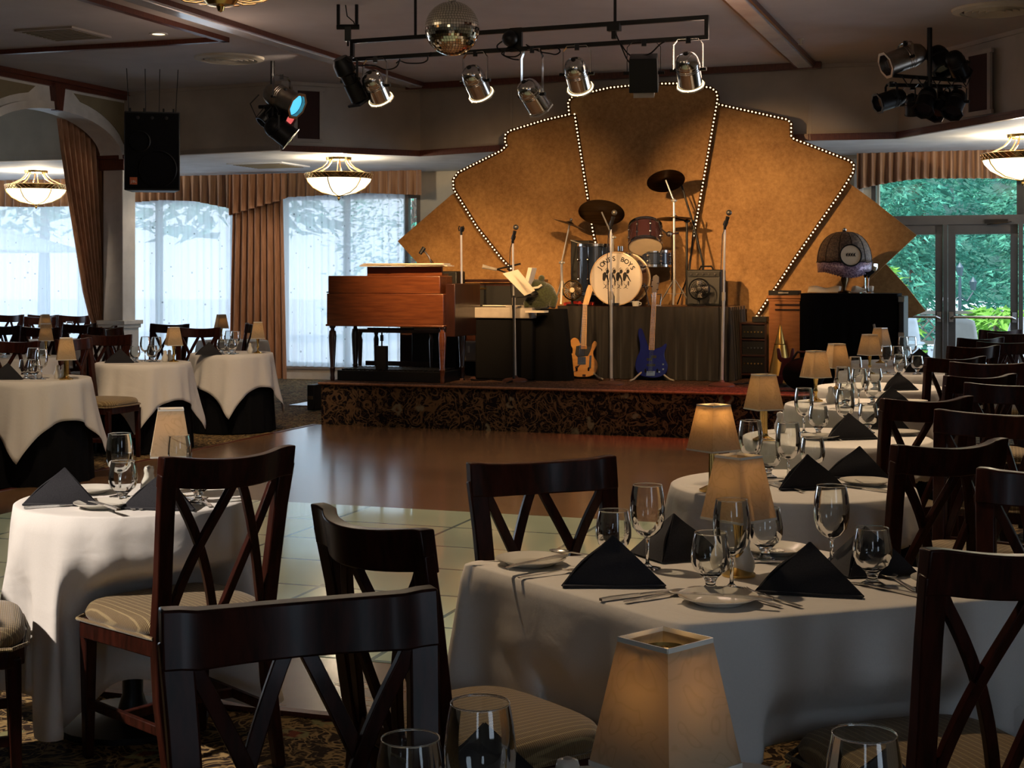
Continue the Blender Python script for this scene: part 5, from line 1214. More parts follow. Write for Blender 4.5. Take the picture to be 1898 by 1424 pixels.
# oversized margarita glass
p = ontop(1607, .18); k_ = p.y/FPX; zr_ = EYE-(489-HZ)*k_-p.z; rr = 17.5*k_*1.15
gt = thing('cocktail_glass', 'oversized cocktail glass beside the fringed dome lamp', 'glass', tuple(p))
MB().lathe([(rr, zr_), (rr*.98, zr_-.04), (rr*.75, zr_-.085), (rr*.36, zr_-.115), (rr*.22, zr_-.14)], 32).build('bowl', M['thin'], gt)
MB().lathe([(0, 0), (.07, 0), (.07, .006), (.022, .02), (.017, .05), (.020, zr_-.16), (rr*.24, zr_-.135), (0, zr_-.13)], 24).build('stem', M['solid'], gt)
p = ontop(1596, .1)
for (a_, b_2, lb) in ((1499, 1560, 'pale open song sheets on the draped case left of the dome lamp'), (1579, 1620, 'folded pale papers on the draped case behind the cocktail glass')):
    lb = lb.replace('left of', 'beside'); wv = []
    tt = .40; A = S(sx(a_, t1+tt), t1+tt, ctop+.005); B = S(sx(b_2, t1+tt), t1+tt, ctop+.005); n = 10; mb = MB()
    def pf(i, j): u = i/11; q = A+(B-A)*u; return (q.x+V.x*(-.10*j), q.y+V.y*(-.10*j), q.z+(.060+.012*sin(u*9))*(1-j*.9))
    mb.grid(pf, 12, 2); tag(mb.build('song_sheet', M['paper'], solid=.004), lb, 'paper', 'papers on the draped case')
t2 = 1.6; A = S(sx(1470, t2), t2, ZS+(sz(1450, 548, 1.55)-ZS)+.002); u_ = thing('cd_player', 'flat black player lying on the golden cabinet', 'electronics', tuple(A), UA)
MB().box((-.10, .12, .025), (.30, .2, .045)).build('case', M['black'], u_, bevel=.004); MB().box((-.10, .015, .025), (.1, .01, .015)).build('display', M['plasticgrey'], u_)
# gold cone, dark red guitar cradle, black bag at the stage corner
p = G(1446, 711); t = thing('traffic_cone', 'tall golden metallic cone leaning by the wooden cabinet', 'cone', (p.x, p.y, ZS)); hh = EYE-(601-HZ)*p.y/FPX-ZS
MB().lathe([(.13, 0), (.10, .16), (.055, hh*.66), (.048, hh*.67), (.048, hh*.69), (.012, hh*.97), (0, hh)], 24).build('body', M['gold'], t); MB().lathe([(.056, hh*.655), (.060, hh*.66), (.056, hh*.668)], 24, close=True).build('band', M['brass'], t)
M['darkred'] = mat('dark_red_wood', (.10, .012, .012), .35, scale=9, coat=.4)
p = G(1450, 716); t = thing('guitar_hanger', 'dark red forked guitar hanger stand in front of the golden cone', 'stand', (p.x, p.y, ZS)); k_ = p.y/FPX; H = EYE-(665-HZ)*k_-ZS
MB().strip([(-.03, 0, 0), (0, .01, H*.5), (.03, 0, H)], .05, .03, wdir=(1, 0, 0)).build('post', M['darkred'], t, bevel=.004)
MB().strip([(.03+.07*cos(a), 0, H+.05-.07*sin(a)+(.05 if abs(cos(a)) > .9 else 0)) for a in [pi*(k/10) for k in range(11)]], .03, [.02, .03, .04, .045, .05, .05, .05, .045, .04, .03, .02], wdir=(0, 1, 0)).build('fork', M['darkred'], t, bevel=.003)
MB().box((-.02, -.02, H*.3), (.09, .03, .04)).build('knob', M['darkred'], t)
MB().lathe([(0, 0), (.12, 0), (.11, .02), (0, .03)], 20).build('base', M['black'], t)
p = G(1482, 727); t = thing('gig_bag', 'rounded black bag slumped at the corner of the stage', 'bag', (p.x, p.y, ZS), UA)
MB().sphere((.02, .12, .155), .17, 24, 14, (1.15, .8, .9)).build('body', M['blackcloth'], t, angle=180); MB().tube([(-.08, .1, .29), (-.03, .08, .36), (.06, .08, .36), (.1, .1, .29)], .012, 8).build('handle', M['vinyl'], t)
# ================================================================== MIRROR BALL, TRUSS, SPOTLIGHTS
Yb = 11.0; c = D(838, 53, Yb); rb = 50.5/FPX*Yb
t = thing('mirror_ball', 'mirror ball hanging from the ceiling in front of the lighting truss', 'mirror ball', tuple(c))
mb = MB(); nl = 30
for i in range(nl):
    a0 = pi*i/nl; a1 = pi*(i+1)/nl; am = (a0+a1)/2; m = max(4, int(2*nl*sin(am)))
    for k in range(m):
        b0 = 2*pi*(k+.06)/m; b1 = 2*pi*(k+.94)/m; e = (a1-a0)*.05
        jit = Vector((random.uniform(-1, 1), random.uniform(-1, 1), random.uniform(-1, 1)))*.018
        n_ = Vector((sin(am)*cos((b0+b1)/2), sin(am)*sin((b0+b1)/2), cos(am)))
        vs = []
        for (a, b) in ((a0+e, b0), (a1-e, b0), (a1-e, b1), (a0+e, b1)):
            d = Vector((sin(a)*cos(b), sin(a)*sin(b), cos(a))); p = d*rb; p = p+n_*((p-n_*rb).dot(jit))*1.0
            vs.append(p)
        mb.add(vs, [(0, 1, 2, 3)])
M['mirror'] = mat('mirror_tile', (.82, .80, .70), .04, 1.0, scale=3, col2=(.8, .78, .68))
for f in range(1): mb.build('mirror_tiles', M['mirror'], t, angle=1)
MB().sphere((0, 0, 0), rb*.985, 32, 20).build('core', M['black'], t, angle=180)
MB().lathe([(0, rb-.005), (.03, rb-.005), (.03, rb+.02), (0, rb+.02)], 14).build('cap', M['chrome'], t)
MB().tube([(0, 0, rb), (0, 0, HC-c.z)], .004, 6).build('chain', M['black'], t)

# truss
A = Vector((-1.34, 12.33, 0)); B = Vector((1.466, 11.17, 0)); zt_, zb_ = 3.44, 3.29
def TP(px, z=0.0, off=0.0):
    r = (px-CX)/FPX; d = B-A; k = (r*A.y-A.x)/(d.x-r*d.y); q = A+d*k; q.z = z; return q
tr = thing('lighting_truss', 'black rectangular lighting truss hanging over the dance floor', 'lighting truss', (0, 0, 0))
a, b = TP(653), TP(1310); u3 = (b-a).normalized(); ang = atan2(u3.y, u3.x)
MB().box(((a.x+b.x)/2, (a.y+b.y)/2, zt_), ((b-a).length+.03, .03, .034), ang).build('upper_bar', M['black'], tr)
MB().box(((a.x+b.x)/2, (a.y+b.y)/2, zb_), ((b-a).length+.03, .03, .034), ang).build('lower_bar', M['black'], tr)
for p in (a, b): MB().box((p.x, p.y, (zt_+zb_)/2), (.03, .03, zt_-zb_), ang).build('end_bar', M['black'], tr)
for px in (957,): p = TP(px); MB().box((p.x, p.y, (zt_+zb_)/2), (.10, .03, zt_-zb_+.04), ang).sphere((p.x-.05, p.y-.03, 3.37), .065, 12, 8).build('center_clamp', M['black'], tr)
p = TP(1138); MB().box((p.x, p.y-.02, zt_-.03), (.10, .06, .06), ang).box((p.x, p.y-.02, zt_-.09), (.035, .03, .06), ang).build('junction_box', M['black'], tr)
for px in (770, 1140): p = TP(px); MB().tube([(p.x, p.y, zt_), (p.x, p.y, HC)], .012, 8).build('hanger', M['black'], tr)
hb = thing('truss_hanger', 'black twin pipe bracket hanging from the ceiling at the truss end', 'bracket', tuple(TP(645, HC)))
hp = Vector(hb.location)
def hl(px, py): q = D(px, py, hp.y); return q-hp
zlow = hl(645, 50).z
for px in (627, 661): q = hl(px, 50); MB().tube([(q.x, 0, 0), (q.x, 0, zlow)], .015, 8).build('pipe', M['black'], hb)
MB().tube([(hl(624, 0).x, 0, zlow), (hl(666, 0).x, 0, zlow)], .022, 8).box((0, 0, zlow-.06), (.05, .05, .12)).tube([(0, 0, zlow-.1), (0, 0, zlow-.16)], .01, 6).build('clamp', M['black'], hb)
q = hl(640, 0); MB().tube([(hl(640, 0).x, .02, 0), (hl(643, 0).x, .02, zlow*.5), (hl(655, 0).x, .02, zlow*.75), (hl(658, 0).x, .02, zlow)], .005, 6).build('cable', M['black'], hb)
# cables wound round the truss
for i, (pts, lb) in enumerate((
    ([(735, 118), (742, 114), (755, 118), (780, 118), (792, 113), (794, 104), (800, 98)], 'black cable drooping under the truss beside the mirror ball'),
    ([(925, 95), (922, 85), (940, 74), (950, 82), (938, 92), (935, 104), (955, 106), (965, 98), (950, 90), (930, 100), (948, 110), (962, 112)], 'tangled black cable at the middle of the truss'),
    ([(975, 84), (990, 92), (1005, 98), (1018, 100), (1030, 102), (1038, 96), (1030, 88), (1015, 92)], 'black cable with a connector just past the truss middle'),
    ([(1140, 62), (1146, 76), (1152, 90), (1160, 108), (1168, 120)], 'black cable dropping from the junction box to the scoop light'),
    ([(1146, 76), (1165, 102), (1185, 105), (1205, 100), (1222, 84), (1232, 78)], 'black cable looping over the scoop light'),
    ([(640, 125), (690, 122), (715, 130), (735, 125), (742, 110)], 'thin black cable looping above the first chrome spotlight'))):
    P = [TP(x, EYE-(y-HZ)*TP(x).y/FPX)-Vector((0, .03, 0)) for x, y in pts]; P = [Vector(q) for q in P]
    sm_ = []
    for k in range(len(P)-1):
        p0 = P[max(k-1, 0)]; p1 = P[k]; p2 = P[k+1]; p3 = P[min(k+2, len(P)-1)]
        for w in range(5):
            uu_ = w/5; sm_.append(.5*((2*p1)+(p2-p0)*uu_+(2*p0-5*p1+4*p2-p3)*uu_*uu_+(3*p1-p0-3*p2+p3)*uu_**3))
    tag(MB().tube(sm_+[P[-1]], .006, 6).build('cable', M['black']), lb, 'cable', 'cables on the truss')

def can(label, c, d, r, Ln, m, lit=None, top=None, gel=True, kind='par', name='spotlight', group='spotlights'):
    """c centre of the housing, d pointing direction (towards the mouth)"""
    d = Vector(d).normalized(); c = Vector(c); R = TM(d)
    t = thing(name, label, 'spotlight', tuple(c), 0, group)
    h = Ln/2
    if kind == 'par':
        MB().lathe([(r*.20, -h), (r*.50, -h*.97), (r*.78, -h*.84), (r*.94, -h*.62), (r, -h*.38), (r, -h*.30), (r*1.04, -h*.28), (r*1.04, -h*.22), (r, -h*.20), (r*1.0, h*.90), (r*1.05, h*.92), (r*1.05, h), (r*.96, h), (r*.94, -h*.2), (0, -h*.3)], 28, M=R).build('housing', m, t, angle=30)
        MB().lathe([(0, -h*1.08), (r*.2, -h*1.07), (r*.22, -h*.98), (0, -h*.95)], 16, M=R).build('end_cap', M['black'], t)
        for z in (-h*.1, 0): MB().lathe([(r*1.0, z-.004), (r*1.035, z), (r*1.0, z+.004)], 28, M=R, close=False).build('ring', m, t)
        if gel:
            q = r*1.22; po = [(q*cos(pi/8+k*pi/4), q*sin(pi/8+k*pi/4)) for k in range(8)]; po2 = [(x*.80, y*.80) for x, y in po]
            mb = MB(); n = 8; X = R @ Vector((1, 0, 0)); Yv = R @ Vector((0, 1, 0))
            vs = [X*x+Yv*y+d*z for z in (h*1.0, h*1.0+.012) for P_ in (po, po2) for x, y in P_]
            fs = []
            for k in range(n):
                k2 = (k+1) % n
                fs += [(k, k2, n+k2, n+k), (2*n+k, 3*n+k, 3*n+k2, 2*n+k2), (k, 2*n+k, 2*n+k2, k2), (n+k, n+k2, 3*n+k2, 3*n+k)]
            mb.add(vs, fs).build('gel_frame', m if m != M['chrome'] else M['plasticgrey'], t)
        MB().lathe([(0, h*.84), (r*.92, h*.84)], 24, M=R).build('lens', lit if lit else M['darklens'], t)
        if lit and lit == M['lensglow']: MB().lathe([(r*.98, h*.93), (r*1.13, h*.95), (r*1.13, h*1.03), (r*.98, h*1.05)], 28, M=R, close=True).build('spill_glow_ring', M['spillglow'], t)  # emissive ring stands in for lamp light spilling onto the gel frame
    elif kind == 'profile':
        MB().lathe([(0, -h), (r*.8, -h), (r*1.1, -h*.8), (r*1.15, -h*.35), (r*.85, -h*.25), (r*.80, h*.1), (r*.95, h*.12), (r*.95, h*.9), (r*.75, h*.9), (0, h*.7)], 20, M=R).build('housing', m, t, angle=30)
        MB().box(tuple(d*h*1.0), (r*2.1, r*2.1, .02), M=R).build('gel_frame', m, t); MB().box(tuple(d*(-h*.1)), (r*2.3, r*.5, .05), M=R).build('shutter_handle', m, t)
        MB().tube([R @ Vector((-r*.7, 0, -h*.95)), R @ Vector((-r*1.6, 0, -h*.7)), R @ Vector((-r*1.3, 0, -h*.35))], .008, 6).build('cable', M['black'], t)
    else:
        MB().hexa([R @ Vector(v) for v in ((-r, -r*.9, -h), (r, -r*.9, -h), (r, r*.9, -h), (-r, r*.9, -h))], [R @ Vector(v) for v in ((-r*1.05, -r*1.05, h), (r*1.05, -r*1.05, h), (r*1.05, r*1.05, h), (-r*1.05, r*1.05, h))]).build('housing', m, t, bevel=.006)
        MB().box(tuple(d*(h+.02)), (r*1.5, r*1.5, .05), M=R).build('lens_hood', M['plasticgrey'], t)
    # yoke from the side pivots up to the clamp
    side = d.cross(Vector((0, 0, 1))).normalized() if abs(d.z) < .98 else Vector((1, 0, 0))
    tz = (top if top else c.z+r*2.2)-c.z
    rr = r*1.22
    MB().strip([side*rr, side*rr+Vector((0, 0, tz*.80)), side*rr*.7+Vector((0, 0, tz*.97)), -side*rr*.7+Vector((0, 0, tz*.97)), -side*rr+Vector((0, 0, tz*.80)), -side*rr], .022, .005, wdir=d.cross(side)*-1 if False else Vector((d.x, d.y, 0)).normalized() if abs(d.z) < .98 else (0, 1, 0)).build('yoke', M['chrome'] if (m == M['chrome'] or m == M['dullcan']) else M['black'], t)
    for sg in (-1, 1): MB().tube([side*sg*r*.98, side*sg*(rr+.028)], .014, 8).build('yoke_knob', M['black'], t)
    MB().box((0, 0, tz-.015), (.035, .035, .05)).build('clamp', M['black'], t)
    return c+d*(h*.98+.02), d
M['spillglow'] = nosample(mat('lamp_spill_glow', (1, .85, .5), .5, emit=(1.0, .74, .38), estr=3.5))
M['darklens'] = mat('dark_lens', (.02, .02, .03), .1, scale=5, coat=.8)
M['dullcan'] = mat('brushed_can', (.34, .30, .26), .32, 1.0, scale=12, col2=(.26, .22, .19))
def cz(px, py): q = TP(px); return Vector((q.x, q.y-.02, EYE-(py-HZ)*q.y/FPX))
rC = .092; LC = .27
lit = []
for (px, py, d, lb, L_) in ((696, 160, (.28, .60, -.72), 'first lit chrome spotlight on the truss, behind the black one', True), (881, 151, (.34, .58, -.70), 'lit chrome spotlight hanging just past the mirror ball', True),
                            (986, 177, (.42, .45, -.62), 'unlit chrome spotlight with a wide octagonal frame', False), (1069, 138, (.22, .62, -.70), 'lit chrome spotlight in front of the top of the fan backdrop', True), (1275, 130, (.20, .55, -.80), 'lit chrome spotlight at the far end of the truss', True)):
    q, dd = can(lb, cz(px, py), d, rC, LC, M['chrome'], lit=M['lensglow'] if L_ else None, top=zb_)
    if L_: lit.append(q)
can('black profile spotlight hanging at the near end of the truss', cz(652, 152)+Vector((0, -.10, 0)), (.36, .35, -.80), .075, .40, M['black'], top=zb_, kind='profile')
can('square black scoop spotlight before the top of the fan backdrop', cz(1193, 136), (.05, .35, -.93), .105, .26, M['black'], top=zb_, kind='scoop')
targets = [SP(1150, 470, 2.0), SP(1400, 400, TF), SP(930, 460, TF), SP(1230, 330, TF)]
POW = [700, 950, 540, 400]
for q, tg, e, sp in zip(lit, [SP(860, 590, 1.6), SP(1390, 430, TF), SP(960, 500, TF), SP(1220, 570, 1.2)], POW, (46, 36, 44, 46)):
    lamp('SPOT', 'stage_spot', q+(Vector(tg)-q).normalized()*.03, e, AMBER, target=tg, size=.03, cone=sp, blend=1.0)

# cluster beside the soffit grille (blue and red gels)
cc = Vector((D(505, 150, 15.6).x, 15.6, HC)); k_ = 15.6/FPX
def cl(px, py, dy=0): return D(px, py, 15.6+dy)
t = thing('light_bar', 'black ceiling bracket holding the blue lit spotlight cluster', 'bracket', tuple(cc))
zl = cl(510, 215).z-HC
MB().tube([(0, 0, 0), (0, 0, zl)], .022, 8).tube([(-.15, .05, zl+.10), (.16, -.05, zl+.10)], .02, 8).tube([(-.10, .1, zl+.28), (.16, -.1, zl+.26)], .016, 8).build('pipe', M['black'], t)
for sg, (x, z) in enumerate(((-.14, .12), (.02, .02), (.10, .16))): MB().tube([(x, -.02, zl+z+.1), (x-.08, -.08, zl+z), (x-.02, -.06, zl+z-.14), (x+.06, 0, zl+z-.02)], .007, 6).build('cable', M['black'], t)
can('large dull chrome spotlight glowing with a blue gel', cl(522, 182), (.80, -.38, -.42), .125, .42, M['dullcan'], lit=M['lensblue'], top=3.6, group='spotlights beside the square soffit grille')
can('black spotlight glowing with a red gel', cl(523, 212, .1), (.75, -.35, -.45), .085, .26, M['black'], lit=M['lensred'], top=3.28, gel=False, group='spotlights beside the square soffit grille')
can('lowest black spotlight under the blue and red ones', cl(517, 240), (.62, .1, -.50), .12, .30, M['black'], top=3.2, group='spotlights beside the square soffit grille')
can('small black spotlight at the side of the blue lit cluster', cl(498, 215, .1), (-.5, -.3, -.6), .07, .2, M['black'], top=3.3, group='spotlights beside the square soffit grille')
# cluster of mostly black cans
Yc = 13.5
def cr_(px, py, dy=0): return D(px, py, Yc+dy)
cc = Vector((cr_(1723, 100).x, Yc, HC)); t = thing('light_bar', 'black ceiling pole and crossbars holding the cluster of black spotlights', 'bracket', tuple(cc))
z1 = cr_(1723, 142).z-HC; z0 = cr_(1723, 160).z-HC
MB().tube([(0, 0, 0), (0, 0, z0)], .024, 8).build('pole', M['black'], t)
MB().tube([(cr_(1655, 0).x-cc.x, 0, cr_(0, 140).z-HC), (cr_(1790, 0).x-cc.x, 0, cr_(0, 150).z-HC)], .018, 8).tube([(cr_(1660, 0).x-cc.x, .1, cr_(0, 155).z-HC), (cr_(1788, 0).x-cc.x, .1, cr_(0, 158).z-HC)], .018, 8).build('crossbar', M['black'], t)
for k in range(5): MB().tube([((k-2)*.13, -.03, z1), ((k-2)*.13+.05, -.07, z1-.10), ((k-2)*.13+.10, -.03, z1-.02)], .007, 6).build('cable', M['black'], t)
g_ = 'spotlights in the ceiling cluster by the garden doors'
can('large chrome spotlight aimed sideways on top of the black cluster', cr_(1678, 108), (-.85, -.2, -.32), .105, .40, M['dullcan'], top=3.62, group=g_)
can('black spotlight right behind the ceiling pole of the cluster'.replace('right ', ''), cr_(1741, 110, .15), (.2, -.5, -.75), .10, .26, M['black'], top=3.5, group=g_)
can('black spotlight in the upper row, nearer the tall soffit grille', cr_(1773, 118), (.45, .5, -.55), .085, .26, M['black'], top=3.45, group=g_)
can('black spotlight in the lower row, below the big chrome one', cr_(1652, 184), (-.9, -.25, -.30), .082, .28, M['black'], top=3.25, group=g_)
can('small black spotlight second in the lower row', cr_(1691, 194, .2), (.1, .3, -.95), .07, .2, M['black'], top=3.25, gel=False, group=g_)
can('black spotlight in the middle of the lower row', cr_(1717, 186), (-.35, -.5, -.7), .085, .26, M['black'], top=3.25, group=g_)
can('black spotlight fourth in the lower row', cr_(1743, 193, .1), (-.55, -.4, -.7), .085, .27, M['black'], top=3.22, group=g_)
can('black spotlight ending the lower row by the tall grille', cr_(1771, 190), (-.4, -.5, -.75), .085, .26, M['black'], top=3.22, group=g_)

# hanging loudspeaker
Ys = 16.1; a = D(282, 280, Ys); w = 101/FPX*Ys; h = 146/FPX*Ys
t = thing('hanging_loudspeaker', 'large black loudspeaker hanging on chains by the arcade column', 'loudspeaker', tuple(a), radians(12))
MB().hexa([(-w/2, -.0, -h/2), (w/2, 0, -h/2), (w/2*.8, .42, -h/2), (-w/2*.8, .42, -h/2)], [(-w/2, -.0, h/2), (w/2, 0, h/2), (w/2*.8, .42, h/2), (-w/2*.8, .42, h/2)]).build('cabinet', M['vinyl'], t, bevel=.01)
MB().box((0, -.006, 0), (w*.95, .012, h*.96)).build('grille', M['grilleblk'] if 'grilleblk' in M else M['blackcloth'], t)
for (x, z, r) in ((-.13, h*.12, .105), (.06, -h*.23, .195)):
    MB().lathe([(r, 0), (r+.012, .01), (r, .018)], 40, c=(x, -.008, z), M=TM((0, -1, 0)), close=True).build('woofer_ring', M['black'], t)
for k in range(3): MB().lathe([(0, .0), (.02, .004), (0, .008)], 12, c=(-.15+.15*k, -.012, h*.42), M=TM((0, -1, 0))).build('tweeter', M['black'], t)
M['orange'] = mat('orange_badge', (.55, .12, .03), .5, scale=9)
MB().box((-w/2+.10, -.016, -h/2+.10), (.078, .008, .078)).build('badge', M['orange'], t)
_sx, _ax = ax, ax
ax = Vector((1, 0, 0)); V_ = V; V = Vector((0, 1, 0))
letters('JBL', t, -h/2+.082, -w/2+.078, -w/2+.122, .036, M['paper'], back=.0215, arc=False)
ax = _ax; V = V_
for x in (-w*.42, -w*.12, w*.12, w*.42): MB().tube([(x, .1, h/2), (x*1.1, .1, HC-a.z)], .005, 5).build('chain', M['black'], t)
for x in (-w*.40, -w*.15, w*.2, w*.38): MB().box((x, .1, h/2+.02), (.02, .03, .05)).build('eye_bolt', M['black'], t)

# ------------------------------------------------------------------ pendant bowls
def bowl(label, x, y, ceil, r=.40, glow=75):
    t = thing('bowl_pendant', label, 'pendant lamp', (x, y, ceil), 0, 'alabaster bowl pendants'); H = .47
    MB().lathe([(0, 0), (.16, 0), (.155, -.03), (.12, -.04), (0, -.04)], 28).build('canopy', M['brass'], t)
    for k in range(8):
        a = 2*pi*k/8+.2; MB().tube([Vector((rr*cos(a), rr*sin(a), z)) for rr, z in ((.13, -.03), (.15, -.07), (.20, -.12), (.29, -.165), (r*.93, -.20))], .008, 6).build('arm', M['copperarm'], t)
    MB().lathe([(r*1.03, -.195), (r*1.06, -.20), (r*1.0, -.265), (r*.97, -.26)], 48, close=True).build('rim_band', M['brass'], t)
    lt_ = MB()
    for k in range(40):
        a = 2*pi*k/40; b = 2*pi*(k+1)/40
        lt_.tube([(r*1.055*cos(a), r*1.055*sin(a), -.205), (r*1.02*cos(b), r*1.02*sin(b), -.258)], .004, 4).tube([(r*1.055*cos(b), r*1.055*sin(b), -.205), (r*1.02*cos(a), r*1.02*sin(a), -.258)], .004, 4)
    lt_.build('lattice_band', M['copperarm'], t)
    MB().lathe([(r*1.0, -.262), (r*.96, -.30), (r*.80, -.37), (r*.52, -.43), (r*.22, -.462), (0, -.47), ], 48).build('glass_bowl', M['lampglass'], t, angle=180)
    MB().lathe([(r*1.02, -.207), (r*.985, -.262)], 48).build('glass_band', M['lampglass'], t, angle=180)
    for k in range(6):
        a = 2*pi*k/6+.3; MB().tube([(rr*cos(a), rr*sin(a), z) for rr, z in ((r*1.01, -.262), (r*.97, -.305), (r*.81, -.376), (r*.53, -.436), (.02, -.475))], .006, 6).build('rib', M['brass'], t)
    MB().lathe([(0, -.465), (.03, -.47), (.015, -.49), (.018, -.51), (0, -.535)], 14).build('finial', M['brass'], t)
    lamp('POINT', 'bowl_uplight', (x, y, ceil-.13), glow, (1.0, .80, .55), size=.08)
M['copperarm'] = mat('copper_arm', (.75, .45, .24), .25, 1.0, scale=9)
M['lampglass'] = nosample(M['lampglass'])
bowl('lit bowl pendant between the fan backdrop and the brown drape', D(628, 300, 18.3).x, 18.3, HS)
bowl('lit bowl pendant glowing behind the arch', D(67, 300, 20.6).x, 20.6, HS)
bowl('lit bowl pendant under the low ceiling before the garden doors', D(1896, 300, 15.3).x, 15.3, HS)
# brass hub fixture at the top of the picture: its bowl hangs closer to the camera
def hub(label, x, y, zb, r=.40, glow=12):
    t = thing('ceiling_fixture', label, 'ceiling lamp', (x, y, zb), 0, 'brass hub ceiling lamps')
    MB().lathe([(0, -.02), (.02, -.01), (.03, .02), (.09, .03), (.125, .07), (.135, .11), (0, .12)], 28).build('hub', M['brass'], t)
    for k in range(14):
        a = 2*pi*k/14; MB().tube([(rr*cos(a), rr*sin(a), z) for rr, z in ((.12, .07), (.2, .062), (.30, .08), (r, .13), (r+.03, .16))], .007, 6).build('arm', M['copperarm'], t)
    MB().lathe([(0, .12), (.25, .13), (r, .16), (r+.02, .20), (r, .21), (0, .19)], 36).build('glass_disc', M['lampglass'], t, angle=60)
    MB().tube([(0, 0, .15), (0, 0, HC-zb)], .014, 8).build('stem', M['brass'], t)
q = D(409, 18, 10.2); hub('brass hub lamp with curved arms under the near ceiling', q.x, q.y, q.z)
bowl('lit bowl pendant mirrored in the glass dance floor', -.95, 7.9, HC, glow=14)
# ================================================================== DINING: builders
SW = .203                                     # half width of the chair back at the crest
def backy(x, z):                              # rake and bow of the chair back
    k = max(0.0, (z-.44)/.54); hw = .182+.025*k
    q = min(1, abs(x)/(hw-.034)); return -.20-.085*k-.055*(1-q*q)*min(1, k*1.15+.12)
def make_chair(label, x, y, deg):
    t = thing('dining_chair', label, 'chair', (0, 0, 0), 0, 'cross-back dining chairs')
    m = M['chair']
    for sg in (-1, 1):
        MB().strip([(sg*.184, -.275, 0), (sg*.184, -.215, .25), (sg*.182, -.200, .44), (sg*.188, -.228, .62), (sg*.196, -.255, .80), (sg*.203, -.281, .93)], [.034, .042, .048, .048, .050, .052], [.030, .036, .040, .034, .030, .028], wdir=(1, 0, 0)).build('back_post', m, t, bevel=.004, angle=50)
        MB().bar((sg*.205, .195, .41), (sg*.200, .205, 0), .042, .042, up=(0, 1, 0), w1=.028, h1=.028).build('front_leg', m, t, bevel=.004)
        MB().bar((sg*.184, -.22, .17), (sg*.200, .20, .17), .018, .03).build('side_stretcher', m, t, bevel=.003)
    n = 17; xs = [-SW-.023+(2*SW+.046)*i/(n-1) for i in range(n)]
    mb = MB(); rows = []
    for xx in xs:
        q = 1-(xx/SW)**2; zt = .980-.016*max(0, q); zb_ = .888-.012*max(0, q)
        for (z, dy) in ((zb_, -.018), (zt, -.019), (zt, .019), (zb_, .018)): rows.append((xx, backy(xx, z)+dy, z))
    fs = []
    for i in range(n-1):
        for k in range(4): a = i*4+k; b = i*4+(k+1) % 4; fs.append((a, b, b+4, a+4))
    fs += [(3, 2, 1, 0), ((n-1)*4, (n-1)*4+1, (n-1)*4+2, (n-1)*4+3)]
    mb.add(rows, fs).build('crest_rail', m, t, bevel=.004, angle=50)
    mb = MB(); pts = [(-.175+.35*i/10, backy(-.175+.35*i/10, .478)+.0, .478) for i in range(11)]
    mb.strip(pts, .022, .045, up=(0, 0, 1)).build('lower_rail', m, t, bevel=.003, angle=50)
    for x0, x1, cv in ((-.180, -.012, .014), (-.012, -.160, -.014), (.180, .012, -.014), (.012, .160, .014)):
        pts = []
        for i in range(13):
            k = i/12; z = .894-(.894-.488)*k; xx = x0+(x1-x0)*k+cv*sin(pi*k); pts.append((xx, backy(xx, z)+(.004 if abs(x0) > .1 else -.004), z))
        MB().strip(pts, .026, .018, wdir=(1, 0, 0)).build('cross_slat', m, t, bevel=.002, angle=50)
    # seat
    def sw(v): return .205+.035*(v+.21)/.42
    mb = MB()
    po = [(-sw(-.21), -.205), (sw(-.21), -.205), (sw(.2)+.003, .18), (.19, .225), (0, .238), (-.19, .225), (-sw(.2)-.003, .18)]
    mb.prism(po, .385, .438, (1, 0, 0), (0, 1, 0), (0, 0, 1)).build('seat_frame', m, t, bevel=.004)
    def cu(i, j):
        a = 2*pi*i/48; k = j/9; e = .5
        cx_, cy_ = cos(a), sin(a); X = abs(cx_)**e*(1 if cx_ > 0 else -1); Y = abs(cy_)**e*(1 if cy_ > 0 else -1)
        yy = Y*.215+.008; r = 1.0 if k < .4 else cos((k-.4)/.6*pi/2)**.55 if k < 1 else 0
        ed = sin(min(k, .4)/.4*pi)*.010
        z = .438+.045*min(1, k/.4)+(.022*sin((k-.4)/.6*pi/2) if k > .4 else 0)
        return (X*(sw(yy)+ed)*r, .008+(Y*.215+ (ed if Y > 0 else -ed))*r, z)
    mb = MB().grid(cu, 48, 10, cu=True); c = mb.build('seat_cushion', M['seat'], t, angle=180)
    MB().tube([(-sw(-.2)*1.0, -.205, .442), (-sw(.2)-.006, .19, .442), (-.19, .232, .442), (0, .243, .442), (.19, .232, .442), (sw(.2)+.006, .19, .442), (sw(-.2), -.205, .442)], .006, 6).build('seat_piping', M['seat'], t)
    MB().strip([(-.19, .0, .17), (0, .03, .17), (.19, .0, .17)], .022, .03, up=(0, 0, 1)).build('cross_stretcher', m, t, bevel=.003)
    return t
def R2(a): return Matrix.Rotation(a, 3, 'Z')
CH = []; SEATS = []
def chair(tx, ty, deg, label, off=-.30):
    """tx,ty: floor point under the middle of the crest rail; deg: turn (0 = sitter looks away from the camera)"""
    a = radians(deg); p = Vector((tx, ty, 0))-R2(a) @ Vector((0, off, 0))
    if not CH:
        c = make_chair(label, 0, 0, 0); c.location = (p.x, p.y, 0); c.rotation_euler = (0, 0, a); CH.append(c); return c
    return dup(CH[0], (p.x, p.y, 0), a, label)
def CT(px, py): Y = .555*FPX/(py-HZ); return ((px-CX)/FPX*Y, Y)
def mid(a, b): p = CT(*a); q = CT(*b); return ((p[0]+q[0])/2, (p[1]+q[1])/2)

